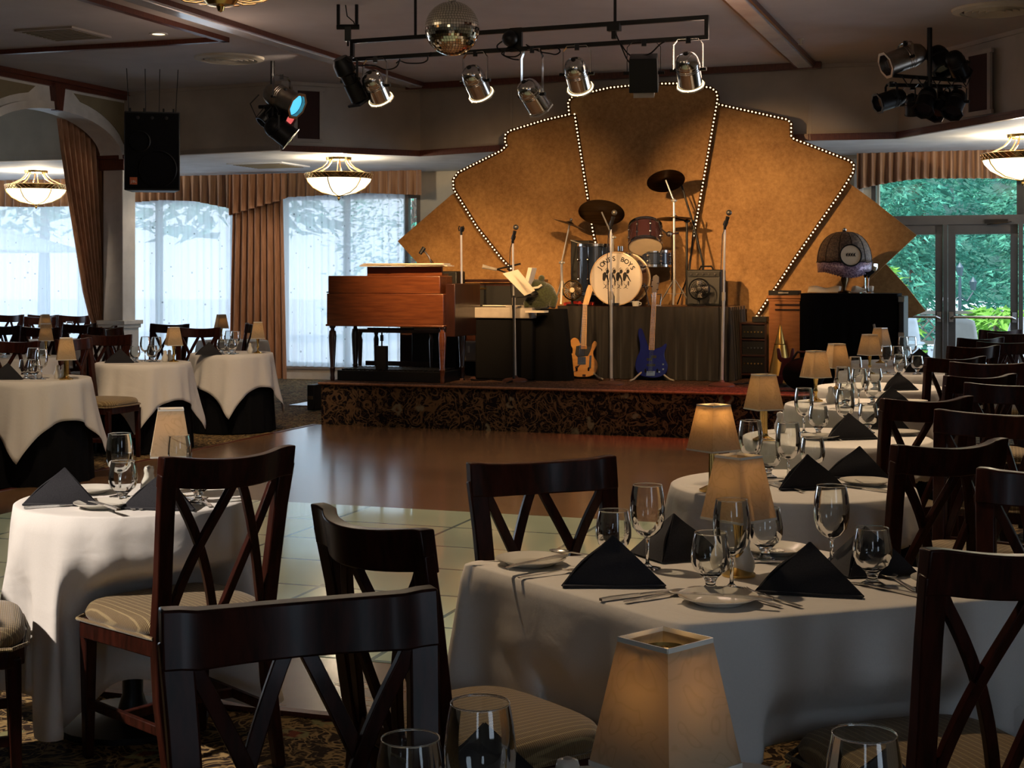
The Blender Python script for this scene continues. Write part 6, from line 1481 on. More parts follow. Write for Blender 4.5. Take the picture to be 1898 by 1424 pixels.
CHAIRS = [
 ((-.875, 4.635), 43, 'dark cross-back chair with its back to the camera at the round table'),
 ((-.34, 3.385), -53, 'dark cross-back chair turned sideways, drawn up to the square front table'),
 ((-.365, 2.55), 201.8, 'large dark cross-back chair standing closest to the camera'),
 ((.085, 4.46), 202.7, 'dark cross-back chair beyond the square front table, on the glass floor side'),
 ((1.06, 3.05), 20, 'dark cross-back chair with its back to the camera at the square front table'),
 ((1.46, 4.90), 26, 'dark cross-back chair pulled up to the table with the glowing lamp'),
 ((1.88, 6.68), 20, 'dark cross-back chair at the third table of the row, seen from behind'),
 ((1.95, 5.99), 145, 'dark cross-back chair facing the camera beside the table with the glowing lamp'),
 ((1.55, 4.15), 150, 'almost black cross-back chair at the far side of the square front table'),
 ((2.60, 8.2), 22, 'brown lit cross-back chair at the fourth table of the row, seen from behind'),
 ((2.55, 7.55), 160, 'cross-back chair facing the camera beside the third table, with a gold sheen'),
 ((3.0, 10.0), 20, 'brown lit cross-back chair at the fifth table of the row, seen from behind'),
 ((3.02, 9.4), 162, 'cross-back chair facing the camera just behind the brown lit fourth chair back'),
 ((3.62, 11.6), 20, 'dark cross-back chair at the sixth table, under the garden door handles'),
 ((4.15, 13.1), 20, 'dark cross-back chair at the seventh table before the garden doors'),
 ((4.95, 15.0), 15, 'black cross-back chair silhouetted against the garden doors, the higher one'),
 ((4.80, 14.2), 165, 'black cross-back chair silhouetted against the garden doors, the lower one'),
 ((4.1, 12.3), 165, 'dark cross-back chair facing the camera by the sixth table'),
 ((-2.07, 4.50), -70, 'dark chair with a gold seat cut by the picture edge'),
 ((-3.56, 13.05), 176, 'dark cross-back chair facing the camera between the first two skirted tables'),
 ((-3.12, 14.80), 172, 'dark cross-back chair facing the camera between the two farther skirted tables'),
 ((-3.66, 15.9), 165, 'cross-back chair against the bright sheer beside the white column'),
 ((-2.84, 16.0), 100, 'cross-back chair seen from the side before the brown drape'),
 ((-3.98, 14.7), -100, 'cross-back chair seen edge on beside the white column'),
 ((-4.15, 15.1), 70, 'small cross-back chair at the foot of the white column pedestal'),
 ((-4.72, 14.9), 160, 'black cross-back chair in the arcade with a drum shaped lamp before it'),
 ((-5.3, 15.4), 170, 'black cross-back chair in the arcade nearer the picture edge'),
 ((-3.95, 11.8), 165, 'black cross-back chair behind the first skirted table, cut by the picture edge'),
 ((-3.62, 12.2), -110, 'black cross-back chair seen edge on behind the brass lamp of the first skirted table'),
 ((-4.62, 15.9), 60, 'reddish cross-back chair turned sideways under the swagged drape'),
 ((-5.65, 19.2), 165, 'last cross-back chair of the window row, by the swagged drape'),
 ((-6.15, 19.5), 165, 'cross-back chair second from the swagged drape in the window row'),
 ((-5.9, 18.6), 165, 'cross-back chair standing just before the window row'),
 ((-6.65, 19.6), 170, 'cross-back chair third from the swagged drape in the window row'),
 ((-7.15, 19.8), 160, 'cross-back chair at the picture edge in the window row'),
]
for i_, (p, d, lb) in enumerate(CHAIRS):
    k_ = .945 if i_ < 19 else 1.0
    c_ = chair(p[0]*k_, p[1]*k_, d, lb)
    if i_ < 19: SEATS.append((c_.location.x, c_.location.y, c_.rotation_euler.z))

# ------------------------------------------------------------------ tables and cloths
ZT = .75
def outline_round(c, r, n=144): return [(Vector((c[0]+r*cos(2*pi*i/n), c[1]+r*sin(2*pi*i/n))), Vector((cos(2*pi*i/n), sin(2*pi*i/n))), abs(cos(2*(2*pi*i/n)-2*CR[0]))) for i in range(n)]
CR = [0.0]
def cloth(name, label, pts, ztop, dropf, foldf, flare=.10, rows=12, group='white tablecloths', wr=.004):
    """pts: closed outline [(P, N)], dropf(i), foldf(i,k) -> outward offset"""
    n = len(pts); mb = MB(); c = sum((p for p, _ in pts), Vector((0, 0)))/n; vs = []; rings = []
    def ring(f): b = len(vs); vs.extend([f(i) for i in range(n)]); rings.append(b)
    vs.append((c.x, c.y, ztop))
    for s in (.35, .7, .93, .985): ring(lambda i: (c.x+(pts[i][0].x-c.x)*s, c.y+(pts[i][0].y-c.y)*s, ztop))
    ring(lambda i: (pts[i][0].x+pts[i][1].x*.001, pts[i][0].y+pts[i][1].y*.001, ztop-.004))
    for r in range(1, rows+1):
        k = r/rows
        def f(i):
            D_ = dropf(i); d = .010+(D_-.010)*k; o = .006+flare*d+foldf(i, k); p, q = pts[i]
            return (p.x+q.x*o, p.y+q.y*o, ztop-d)
        ring(f)
    for q in range(len(vs)):                     # the cloth gives way to the seats pushed under it
        x, y, z = vs[q]
        if z > .59: continue
        for (cx_, cy_, ca) in SEATS:
            dx, dy = x-cx_, y-cy_
            if dx*dx+dy*dy > .30: continue
            lx = dx*cos(ca)+dy*sin(ca); ly = -dx*sin(ca)+dy*cos(ca)
            w = max(0, min(1, (.59-z)/.09)); e = max(0, min(1, (.32-abs(lx))/.07)); need = .262-ly
            if need > 0 and ly > -.34 and e > 0:
                mv = need*w*e*(3-2*e)*e if e < 1 else need*w
                x += -sin(ca)*mv; y += cos(ca)*mv
        vs[q] = (x, y, z)
    fs = [(0, 1+i, 1+(i+1) % n) for i in range(n)]
    for a, b in zip(rings, rings[1:]):
        for i in range(n): j = (i+1) % n; fs.append((a+i, b+i, b+j, a+j))
    o = mb.add(vs, fs).build(name, M['linen'], angle=180)
    md = o.modifiers.new('solid', 'SOLIDIFY'); md.thickness = .0022; md.offset = -1
    return tag(o, label, 'tablecloth', group)
def round_table(tname, c, r, label, clabel, rot=0.0, half=.71, skirt=True, seed=1, amp=.03):
    t = thing('dining_table', label, 'table', (c[0], c[1], 0), 0, 'round dining tables')
    MB().lathe([(0, ZT-.03), (r-.012, ZT-.03), (r-.008, ZT-.02), (r-.012, ZT-.006), (0, ZT-.006)], 36).build('tabletop', M['darkwalnut'], t)
    MB().lathe([(0, 0), (.25, 0), (.25, .02), (.05, .05), (.035, .1), (.035, ZT-.03), (0, ZT-.03)], 20).build('pedestal', M['black'], t)
    rd = random.Random(seed); n = 144
    ol = [(Vector((c[0]+r*cos(2*pi*i/n), c[1]+r*sin(2*pi*i/n))), Vector((cos(2*pi*i/n), sin(2*pi*i/n)))) for i in range(n)]
    if skirt:
        ph = rd.random()*6
        def sk(i, j):
            a = 2*pi*i/120; k = j/7; rr = r-.012+.030*k+.010*k*sin(a*19+ph)+.006*k*sin(a*31)
            return (rr*cos(a), rr*sin(a), ZT-.035-(ZT-.045)*k)
        s = MB().grid(sk, 120, 8, cu=True).build('under_skirt', M['blackcloth'], angle=180); s.location = (c[0], c[1], 0)
        tag(s, clabel.replace('white cloth', 'floor length black skirt', 1) if clabel.startswith('white cloth') else clabel+' black skirt', 'table skirt', 'black table skirts')
    ph1, ph2, ph3 = rd.random()*6, rd.random()*6, rd.random()*6
    def drop(i):
        a = 2*pi*i/n-rot; return min(half/max(abs(cos(a)), abs(sin(a)))-r+.0, .66)
    def fold(i, k):
        a = 2*pi*i/n; c4 = max(0, -cos(4*(a-rot)))**2
        w = .55*sin(8*a-8*rot+.4)+.40*sin(13*a+ph1+1.2*k)+.30*sin(5*a+ph2)+.28*sin(21*a+ph3); w = w-.35*w*w*(1 if w > 0 else -1); return amp*1.25*k**.75*w+.05*c4*k*k-.0*k+(.02+amp*.5)*k
    cloth('tablecloth', clabel, ol, ZT, drop, fold, flare=.04)
def quad_table(P, label, clabel, drop=.30, seed=3):
    P = [Vector(p) for p in P]; c = sum(P, Vector((0, 0)))/4
    t = thing('dining_table', label, 'table', (c.x, c.y, 0), 0, 'square dining tables')
    q = [(p-c)*.97 for p in P]
    MB().prism([(p.x, p.y) for p in q], ZT-.035, ZT-.006, (1, 0, 0), (0, 1, 0), (0, 0, 1)).build('tabletop', M['darkwalnut'], t)
    MB().lathe([(0, 0), (.28, 0), (.28, .02), (.05, .05), (.04, .1), (.04, ZT-.03), (0, ZT-.03)], 20).build('pedestal', M['black'], t)
    ol = []; info = []; m = 44; rc = .045
    for e in range(4):
        A, B, C0 = P[e], P[(e+1) % 4], P[(e-1) % 4]; d = (B-A).normalized(); L = (B-A).length; nn = Vector((d.y, -d.x))
        d0 = (A-C0).normalized(); n0 = Vector((d0.y, -d0.x))
        for k in range(8):
            u = k/8; w = ((n0*(1-u)+nn*u)).normalized(); ctr = A-(n0+nn).normalized()*rc*1.35; ol.append((ctr+w*rc*1.0+ (A-ctr).normalized()*0, w)); info.append((e, -1, u))
        for k in range(m): u = (k+.5)/m; ol.append((A+d*(rc+(L-2*rc)*u), nn)); info.append((e, u, 0))
    rd = random.Random(seed); ph = [rd.random()*6 for _ in range(8)]
    def near(i):
        e, u, w = info[i]
        if u < 0: return 1.0
        return max(math.exp(-u/.10), math.exp(-(1-u)/.10))
    def dr(i): return drop+.16*near(i)**1.5
    def fo(i, k):
        e, u, w = info[i]; c4 = near(i); s = (u if u >= 0 else 0)
        return .055*k*c4+.016*k*(1-c4)*sin(s*9+ph[e]+k)+.007*k*sin(s*23+ph[e+2]+2*k)-(.02*k*max(0, sin(c4*pi))**2)
    return cloth('tablecloth', clabel, ol, ZT, dr, fo, flare=.03)
quad_table([(.36, 3.18), (1.30, 3.50), (.77, 4.14), (-.135, 3.88)], 'square dining table in front, fully laid', 'white cloth on the square front table, sharp corner towards the camera')
quad_table([(.10, 1.42), (1.0, 1.72), (.345, 2.315), (-.56, 2.15)], 'dining table at the bottom edge holding the largest lamp', 'white cloth of the table with the largest lamp', seed=9)
TBL = {'TL1': ((-1.27, 4.97), .38), 'T2': ((1.0, 5.3), .43), 'T3': ((1.50, 6.86), .43), 'T4': ((2.02, 8.6), .43), 'T5': ((2.47, 9.95), .42), 'T6': ((2.92, 11.4), .42), 'T7': ((3.30, 12.75), .42),
       'TL2': ((-3.50, 10.8), .42), 'TL3': ((-3.17, 12.75), .40), 'TL4': ((-2.70, 14.3), .39), 'TB1': ((-4.55, 13.6), .42), 'TB2': ((-5.25, 17.2), .42), 'TB3': ((-3.2, 17.0), .40)}
round_table('TL1', *TBL['TL1'], 'round dining table by the glass floor', 'white cloth draped in folds over the round table by the glass floor', rot=radians(28), half=.93, skirt=False, seed=4, amp=.045)
names = {'T2': 'the table with the glowing lamp', 'T3': 'the third table of the row', 'T4': 'the fourth table of the row', 'T5': 'the fifth table of the row', 'T6': 'the sixth table of the row', 'T7': 'the seventh and last table of the row',
         'TL2': 'the skirted table cut by the picture edge', 'TL3': 'the middle skirted table', 'TL4': 'the skirted table by the brown drape', 'TB1': 'the table behind the brass lamp in the arcade', 'TB2': 'the far table behind the arch', 'TB3': 'the hidden table before the window'}
for i, (k, v) in enumerate(names.items()):
    c, r = TBL[k]
    round_table(k, c, r, 'round dining table, '+v, 'white cloth over '+v, rot=radians(20+i*3 if k[1] != 'L' else 52), half=.70 if k[1] == 'L' else .72, skirt=k in ('TL2', 'TL3', 'TL4', 'T2', 'T3'), seed=20+i)
ZC = ZT+.0005
# ------------------------------------------------------------------ table ware
PR = {}
def put(kind, x, y, rz, label, group, z=ZC, sc=1.0):
    if kind not in PR:
        o = MAKE[kind](label, group); o.location = (x, y, z); o.rotation_euler = (0, 0, rz); PR[kind] = o
        if sc != 1: pass
        return o
    return dup(PR[kind], (x, y, z), rz, label, group, sc)
def lampmk(fluted):
    def f(label, group):
        t = thing('table_lamp', label, 'lamp', (0, 0, 0), 0, group)
        bs, tp, z0, z1 = .1335/2, .083/2, .143, .297
        sh = MB(); vs = [(sx_*bs, sy*bs, z0) for sx_, sy in ((-1, -1), (1, -1), (1, 1), (-1, 1))]+[(sx_*tp, sy*tp, z1) for sx_, sy in ((-1, -1), (1, -1), (1, 1), (-1, 1))]
        sh.add(vs, [(0, 1, 5, 4), (1, 2, 6, 5), (2, 3, 7, 6), (3, 0, 4, 7)]).build('lamp_shade', M['shade'], t, angle=10)
        for z, q in ((z0, bs), (z1, tp)):
            tr_ = MB(); P_ = [(-q, -q, z), (q, -q, z), (q, q, z), (-q, q, z)]
            for k in range(4): tr_.bar(P_[k], P_[(k+1) % 4], .002, .006)
            tr_.build('shade_trim', M['ceramic'], t)
        if fluted:
            b = MB().lathe([(0, 0), (.050, 0), (.050, .006), (.034, .014), (.022, .020), (.018, .030), (.018, .034), (0, .034)], 28)
            for k in range(12): a = 2*pi*k/12; b.tube([(.0135*cos(a), .0135*sin(a), .03), (.0135*cos(a), .0135*sin(a), .165)], .0042, 6)
            b.lathe([(0, .16), (.022, .162), (.022, .17), (0, .172)], 20)
        else:
            b = MB().lathe([(0, 0), (.042, 0), (.042, .006), (.026, .012), (.010, .022), (.008, .045), (.014, .06), (.009, .075), (.012, .11), (.017, .14), (.012, .15), (.012, .16), (0, .165)], 24)
        b.build('base', M['brass'], t)
        MB().lathe([(.024, .17), (.027, .20), (.027, .281), (.025, .283), (.023, .27), (.022, .172), (0, .170)], 24).build('glass_chimney', M['thin'], t)
        MB().lathe([(.0275, .279), (.031, .282), (.0275, .287), (.025, .283)], 28, close=True).build('chimney_ring', M['brass'], t)
        MB().tube([(-tp*.95, 0, z1-.012), (-.02, 0, z1-.035), (0, 0, z1-.03), (.02, 0, z1-.035), (tp*.95, 0, z1-.012)], .0015, 5).build('shade_carrier', M['brass'], t)
        MB().sphere((0, 0, .225), .010, 8, 8, (1, 1, 1.8)).build('bulb', M['candle'], t)
        return t
    return f
M['candle'] = nosample(mat('candle_glow', (1, .8, .5), .5, emit=(1.0, .62, .25), estr=9))
def wine(label, group):
    t = thing('wine_glass', label, 'glass', (0, 0, 0), 0, group)
    MB().lathe([(.0375, .212), (.0425, .185), (.0455, .155), (.0445, .130), (.038, .105), (.024, .088), (.008, .080)], 32).build('bowl', M['thin'], t, angle=180)
    MB().lathe([(.0368, .211), (.0382, .2125), (.0375, .214), (.0365, .2125)], 32, close=True).build('rim', M['solid'], t, angle=180)
    MB().lathe([(0, 0), (.034, 0), (.0345, .0015), (.012, .006), (.0048, .014), (.0040, .05), (.0052, .074), (.012, .083), (.021, .0885), (.012, .088), (0, .086)], 24).build('stem', M['solid'], t, angle=180)
    return t
def goblet(label, group):
    t = thing('water_goblet', label, 'glass', (0, 0, 0), 0, group)
    MB().lathe([(.0385, .138), (.0430, .115), (.0468, .090), (.0465, .072), (.039, .052), (.026, .042), (.012, .038)], 32).build('bowl', M['thin'], t, angle=180)
    MB().lathe([(.0378, .137), (.0392, .1385), (.0385, .140), (.0375, .1385)], 32, close=True).build('rim', M['solid'], t, angle=180)
    MB().lathe([(0, 0), (.032, 0), (.033, .003), (.020, .009), (.012, .015), (.0125, .024), (.018, .034), (.030, .045), (.018, .044), (0, .040)], 24).build('foot', M['solid'], t, angle=180)
    return t
def shaker(label, group):
    t = thing('salt_shaker', label, 'shaker', (0, 0, 0), 0, group)
    MB().lathe([(0, 0), (.021, 0), (.024, .005), (.029, .022), (.027, .040), (.018, .060), (.0155, .072), (.0175, .084), (.014, .095), (0, .099)], 24).build('body', M['ceramic'], t, angle=180)
    MB().lathe([(0, .0985), (.007, .0975), (.004, .0995), (0, .0998)], 10).build('pour_holes', M['plasticgrey'], t)
    return t
def napkin(label, group):
    w, h = .125, .118
    t = thing('folded_napkin', label, 'napkin', (0, 0, 0), 0, group)
    def face(A, B, P, off, n=9):     # a thick, softly bellied triangle
        mb = MB(); A, B, P = Vector(A), Vector(B), Vector(P); nn = (B-A).cross(P-A).normalized(); vs = []; idx = {}
        for s in (0, 1):
            for i in range(n+1):
                for j in range(n+1-i):
                    u, v = i/n, j/n; p = A+(B-A)*u+(P-A)*v; bl = .010*sin(pi*u)*sin(pi*min(1, v+.15))+.0
                    idx[(s, i, j)] = len(vs); vs.append(p+nn*(bl+off+(.0025 if s else -.0025)))
        fs = []
        for s in (0, 1):
            for i in range(n):
                for j in range(n-i):
                    a = (idx[(s, i, j)], idx[(s, i+1, j)], idx[(s, i, j+1)]); fs.append(a if s else a[::-1])
                    if i+j < n-1: b = (idx[(s, i+1, j)], idx[(s, i+1, j+1)], idx[(s, i, j+1)]); fs.append(b if s else b[::-1])
        bd_ = [(i, 0) for i in range(n+1)]+[(n-j, j) for j in range(1, n+1)]+[(0, n-j) for j in range(1, n)]
        for k in range(len(bd_)):
            a, b = bd_[k], bd_[(k+1) % len(bd_)]; fs.append((idx[(0, *a)], idx[(0, *b)], idx[(1, *b)], idx[(1, *a)]))
        return mb.add(vs, fs)
    P = (0, .028, h)
    face((-w, -.012, .003), (w, -.012, .003), P, 0).build('front_fold', M['napkin'], t, angle=60)
    face((w, -.010, .003), (.015, .115, .003), P, 0).build('side_fold', M['napkin'], t, angle=60)
    face((.015, .115, .003), (-w, -.010, .003), P, 0).build('side_fold', M['napkin'], t, angle=60)
    MB().bar((-w*.98, -.018, .004), (w*.98, -.018, .004), .012, .007).build('hem_fold', M['napkin'], t, bevel=.002)
    return t
def plate(label, group):
    t = tag(MB().lathe([(0, .002), (.052, .002), (.056, 0), (.060, .003), (.088, .015), (.0915, .0165), (.0915, .0185), (.086, .0180), (.060, .0065), (.050, .0050), (0, .0048)], 44).build('bread_plate', M['ceramic'], angle=60), label, 'plate', group)
    return t
def fork(label, group):
    t = MB(); n = 12
    t.strip([(0, -.10, .004), (0, -.07, .005), (0, -.02, .006), (0, .03, .009), (0, .045, .007)], [.011, .012, .006, .005, .012], [.002]*5, wdir=(1, 0, 0))
    t.strip([(0, .043, .007), (0, .055, .006), (0, .062, .006)], [.012, .022, .024], [.002]*3, wdir=(1, 0, 0))
    for x in (-.0095, -.0032, .0032, .0095): t.strip([(x, .060, .006), (x, .080, .0065), (x*.95, .100, .011)], [.0036, .003, .0018], [.002]*3, wdir=(1, 0, 0))
    return tag(t.build('fork', M['silver'], angle=50), label, 'fork', group)
def knife(label, group):
    t = MB().strip([(0, -.11, .004), (0, -.08, .005), (0, -.02, .005), (0, 0, .005)], [.012, .013, .009, .009], [.006, .007, .006, .004], wdir=(1, 0, 0))
    t.strip([(0, -.001, .005), (.001, .02, .005), (.002, .08, .004), (-.003, .11, .003), (-.006, .118, .003)], [.012, .016, .017, .010, .003], [.002]*5, wdir=(1, 0, 0))
    return tag(t.build('knife', M['silver'], angle=50), label, 'knife', group)
def spoon(label, group):
    t = MB().strip([(0, -.09, .004), (0, -.06, .005), (0, -.01, .006), (0, .035, .008), (0, .05, .006)], [.011, .012, .006, .005, .008], [.002]*5, wdir=(1, 0, 0))
    def f(i, j):
        a = 2*pi*i/24; k = j/5; return (.019*k*sin(a), .073+.028*k*cos(a), .002+.008*k*k)
    t.grid(f, 24, 6, cu=True); o = t.build('spoon', M['silver'], angle=60, solid=.0012)
    return tag(o, label, 'spoon', group)
MAKE = {'lampA': lampmk(True), 'lampB': lampmk(False), 'wine': wine, 'goblet': goblet, 'shaker': shaker, 'napkin': napkin, 'plate': plate, 'fork': fork, 'knife': knife, 'spoon': spoon}
GR = {'lampA': 'square shaded table lamps', 'lampB': 'square shaded table lamps', 'wine': 'wine glasses', 'goblet': 'short footed water goblets', 'shaker': 'white ceramic shakers', 'napkin': 'folded dark napkins', 'plate': 'small bread plates', 'fork': 'forks', 'knife': 'knives', 'spoon': 'spoons'}
def at(kind, px, py, deg, label, z=ZT):
    p = G(px, py, z); return put(kind, p.x, p.y, radians(deg), label, GR[kind], z=z+.0008)
def xy(kind, x, y, deg, label, z=ZT): return put(kind, x, y, radians(deg), label, GR[kind], z=z+.0008)
def cut(kind, x0, y0, x1, y1, label, z=ZT+.001):   # handle pixel -> head pixel
    a = G(x0, y0, z); b = G(x1, y1, z); c = (a+b)/2; d = b-a
    return put(kind, c.x, c.y, atan2(d.y, d.x)-pi/2, label, GR[kind], z=z)
def glow(x, y, e, z=ZT+.272): lamp('POINT', 'table_lamp_light', (x, y, z), e, (1.0, .58, .22), size=.012) if e > .05 else None
# ================================================================== WHAT STANDS ON THE TABLES
# square front table
F = 'the square front table'
xy('lampB', .565, 3.70, 40, 'unlit looking beige square lamp in the middle of '+F); glow(.565, 3.70, .06)
at('wine', 1200, 1054, 0, 'tall wine glass behind the window side napkin on '+F)
at('wine', 1356, 1092, 20, 'tall wine glass in front of the lamp on '+F)
at('wine', 1541, 1056, 20, 'tall wine glass between two napkins on '+F)
at('goblet', 1137, 1046, 0, 'short goblet mostly hidden by the front napkin on '+F)
at('goblet', 1317, 1097, 0, 'short goblet behind the bread plate on '+F)
at('goblet', 1418, 1040, 0, 'short goblet beside the lamp, past the salt shaker, on '+F)
at('goblet', 1617, 1086, 0, 'short goblet by the chair back and cutlery on '+F)
at('shaker', 1337, 1058, 0, 'white shaker half hidden behind the goblet on '+F)
at('shaker', 1378, 1066, 0, 'white shaker in plain view next to the stems on '+F)
at('napkin', 1137, 1088, 0, 'black napkin triangle at the window side front of '+F)
at('napkin', 1500, 1103, -14, 'black napkin folded to a triangle beside the forks of '+F)
at('napkin', 1252, 1032, 165, 'black napkin behind the tall wine glass on '+F)
at('napkin', 1610, 1060, 150, 'black napkin behind the short goblet by the chair of '+F)
at('plate', 1331, 1118, 0, 'bread plate with a butter knife at the corner of '+F)
at('plate', 984, 1047, 0, 'bread plate at the window side corner of '+F)
at('plate', 1438, 1026, 0, 'bread plate on the far side of '+F)
at('plate', 1760, 1086, 0, 'bread plate behind the chair back at '+F)
cut('knife', 1395, 1112, 1290, 1104, 'butter knife lying across the front bread plate', z=ZT+.020)
cut('knife', 1030, 1036, 960, 1050, 'butter knife lying across the window side bread plate', z=ZT+.020)
cut('fork', 1492, 1130, 1372, 1096, 'fork beside the front bread plate, the outer one')
cut('fork', 1445, 1127, 1340, 1099, 'fork beside the front bread plate, the inner one')
cut('knife', 1130, 1113, 1240, 1098, 'knife before the window side napkin')
cut('spoon', 1165, 1118, 1262, 1102, 'spoon next to the knife before the window side napkin')
cut('spoon', 1205, 1112, 1290, 1098, 'spoon closest to the footed goblet of the front table')
cut('knife', 1705, 1108, 1600, 1086, 'knife beside the goblet under the chair back')
cut('spoon', 1700, 1100, 1640, 1068, 'spoon beside the goblet under the chair back')
cut('fork', 1632, 1058, 1700, 1068, 'fork lying behind the goblet under the chair back')
cut('fork', 978, 1072, 1068, 1060, 'fork beside the window side bread plate')
cut('spoon', 1100, 1034, 1062, 1030, 'spoon on the window side of the front table')
cut('spoon', 1500, 1040, 1450, 1029, 'spoon lying behind the lamp of the front table')
cut('knife', 1500, 1046, 1420, 1044, 'knife lying behind the lamp of the front table')
# bottom table
Bt = 'the table with the largest lamp'
xy('lampB', .19, 1.84, 42, 'largest square lamp with a glow at its open top'); glow(.19, 1.84, .055)
xy('wine', -.040, 1.86, 0, 'large wine glass at the bottom edge, in front of a dark napkin')
xy('goblet', -.134, 1.955, 0, 'goblet rim at the bottom edge beside the large wine glass')
xy('wine', .412, 1.735, 0, 'large glass at the bottom edge beyond the largest lamp')
xy('napkin', -.035, 2.06, 8, 'black napkin seen through the large wine glass at the bottom edge')
xy('napkin', .49, 1.95, -20, 'black napkin seen through the glass beyond the largest lamp')
xy('shaker', .075, 2.0, 0, 'white shaker top showing beside the largest lamp')
# round table by the glass floor
L1 = 'the round glass floor side table'
p_ = (-1.15, 5.0)
xy('lampA', p_[0], p_[1], 14, 'square cream lamp standing on '+L1); glow(*p_, .06)
at('wine', 222, 921, 0, 'tall wine glass behind the short goblet on '+L1)
at('goblet', 228, 934, 0, 'short goblet before the tall wine glass on '+L1)
at('wine', 330, 925, 0, 'tall wine glass before the lamp shade of '+L1)
at('goblet', 368, 932, 0, 'short goblet behind the chair slats at '+L1)
at('shaker', 276, 917, 0, 'white shaker standing in the open on '+L1)
at('shaker', 303, 914, 0, 'white shaker partly behind the chair post on '+L1)
at('napkin', 114, 937, -3, 'charcoal napkin triangle at the outer edge of '+L1)
at('napkin', 296, 945, -10, 'charcoal napkin triangle beside the chair post at '+L1)
at('plate', 190, 941, 0, 'bread plate between the two napkins of '+L1)
at('plate', 165, 914, 0, 'bread plate behind the napkin on '+L1)
cut('knife', 216, 946, 172, 932, 'butter knife across the bread plate of the round table', z=ZT+.02)
cut('fork', 272, 952, 224, 926, 'fork between the bread plate and the napkin on the round table')
cut('fork', 255, 950, 210, 928, 'second fork beside the bread plate on the round table')
cut('knife', 70, 942, 150, 937, 'knife before the charcoal napkin on the round table')
cut('spoon', 392, 944, 372, 924, 'spoon bowl glinting behind the chair slats on the round table')
cut('knife', 392, 940, 338, 922, 'knife behind the chair slats on the round table')
# table with the glowing lamp (second of the row)
T = 'the table with the glowing lamp'
xy('lampA', .70, 5.15, 35, 'glowing golden square lamp on the second table of the row'); glow(.70, 5.15, .32)
at('wine', 1391, 887, 0, 'tall wine glass beside the glowing lamp on '+T); at('wine', 1461, 893, 0, 'tall wine glass in the middle of '+T)
at('goblet', 1424, 886, 0, 'short goblet between two wine glasses on '+T); at('goblet', 1506, 880, 0, 'short goblet behind the napkin on '+T)
at('napkin', 1503, 907, 14, 'dark napkin with a rounded fold on '+T); at('napkin', 1590, 889, -25, 'dark napkin by the chair back on '+T)
at('plate', 1604, 899, 0, 'bread plate beside the chair back on '+T); cut('fork', 1500, 917, 1430, 897, 'fork before the rounded napkin'); cut('knife', 1450, 905, 1412, 895, 'knife beside the goblet of the second table'); cut('knife', 1636, 912, 1570, 903, 'knife beside the bread plate by the chair back'); cut('spoon', 1610, 903, 1575, 890, 'spoon resting by the bread plate of the second table')
at('shaker', 1360, 878, 0, 'white shaker behind the beige lamp on '+T)
# third
T = 'the third table of the row'
xy('lampA', 1.14, 6.72, 20, 'cream square lamp with a brass column on '+T); glow(1.14, 6.72, .06)
at('wine', 1490, 803, 0, 'tall wine glass at the lamp side of '+T); at('wine', 1566, 806, 0, 'tall wine glass behind the napkin of '+T)
at('goblet', 1517, 808, 0, 'short goblet in the middle of '+T); at('goblet', 1609, 803, 0, 'short goblet by the chair post at '+T)
at('napkin', 1578, 815, 12, 'dark napkin pyramid on '+T); at('shaker', 1446, 802, 0, 'white shaker at the lamp side of '+T); at('plate', 1520, 814, 0, 'bread plate before the napkin of '+T); at('plate', 1668, 806, 0, 'bread plate seen through the chair back of '+T)
at('napkin', 1640, 796, -30, 'dark napkin behind the chair post of '+T)
cut('fork', 1560, 818, 1535, 808, 'fork before the napkin pyramid')
# fourth to seventh
at('lampB', 1512, 744, 30, 'cream square lamp on a turned base on the fourth table of the row'); q = G(1512, 744, ZT); glow(q.x, q.y, .06)
T = 'the fourth table of the row'
at('wine', 1562, 748, 0, 'tall wine glass beside the shaker of '+T); at('wine', 1592, 752, 0, 'tall wine glass behind the dark napkin of '+T); at('goblet', 1568, 756, 0, 'short goblet in front on '+T); at('goblet', 1618, 750, 0, 'short goblet at the chair side of '+T)
at('shaker', 1540, 748, 0, 'white shaker standing on '+T); at('napkin', 1655, 756, 10, 'wide dark napkin beside the chair of '+T); at('plate', 1690, 748, 0, 'bread plate at the chair side of '+T)
at('lampB', 1551, 722, 15, 'beige square lamp behind the cream one, on the fifth table'); q = G(1551, 722, ZT); glow(q.x, q.y, .10)
T = 'the fifth table of the row'
at('wine', 1585, 722, 0, 'tall wine glass by the lamp of '+T); at('wine', 1668, 716, 0, 'tall wine glass at the chair side of '+T); at('goblet', 1622, 722, 0, 'short goblet in the middle of '+T); at('napkin', 1668, 724, 15, 'dark napkin beside the chair of '+T); at('shaker', 1604, 716, 0, 'white shaker on '+T)
at('lampB', 1612, 693, 25, 'cream square lamp on the sixth table of the row'); q = G(1612, 693, ZT); glow(q.x, q.y, .06)
T = 'the sixth table of the row'
at('wine', 1643, 692, 0, 'tall wine glass by the lamp of '+T); at('wine', 1664, 695, 0, 'tall wine glass in the middle of '+T); at('goblet', 1700, 694, 0, 'short goblet at the chair side of '+T); at('napkin', 1706, 690, -10, 'dark napkin before the brown chair of '+T)
at('lampB', 1632, 673, 40, 'beige square lamp farthest along the row of tables'); q = G(1632, 673, ZT); glow(q.x, q.y, .06)
T = 'the seventh and last table of the row'
at('wine', 1674, 670, 0, 'tall wine glass near the black case on '+T); at('wine', 1690, 670, 0, 'tall wine glass against the patio light on '+T); at('goblet', 1680, 673, 0, 'short goblet on '+T); at('napkin', 1706, 672, 0, 'dark napkin against the patio light on '+T)
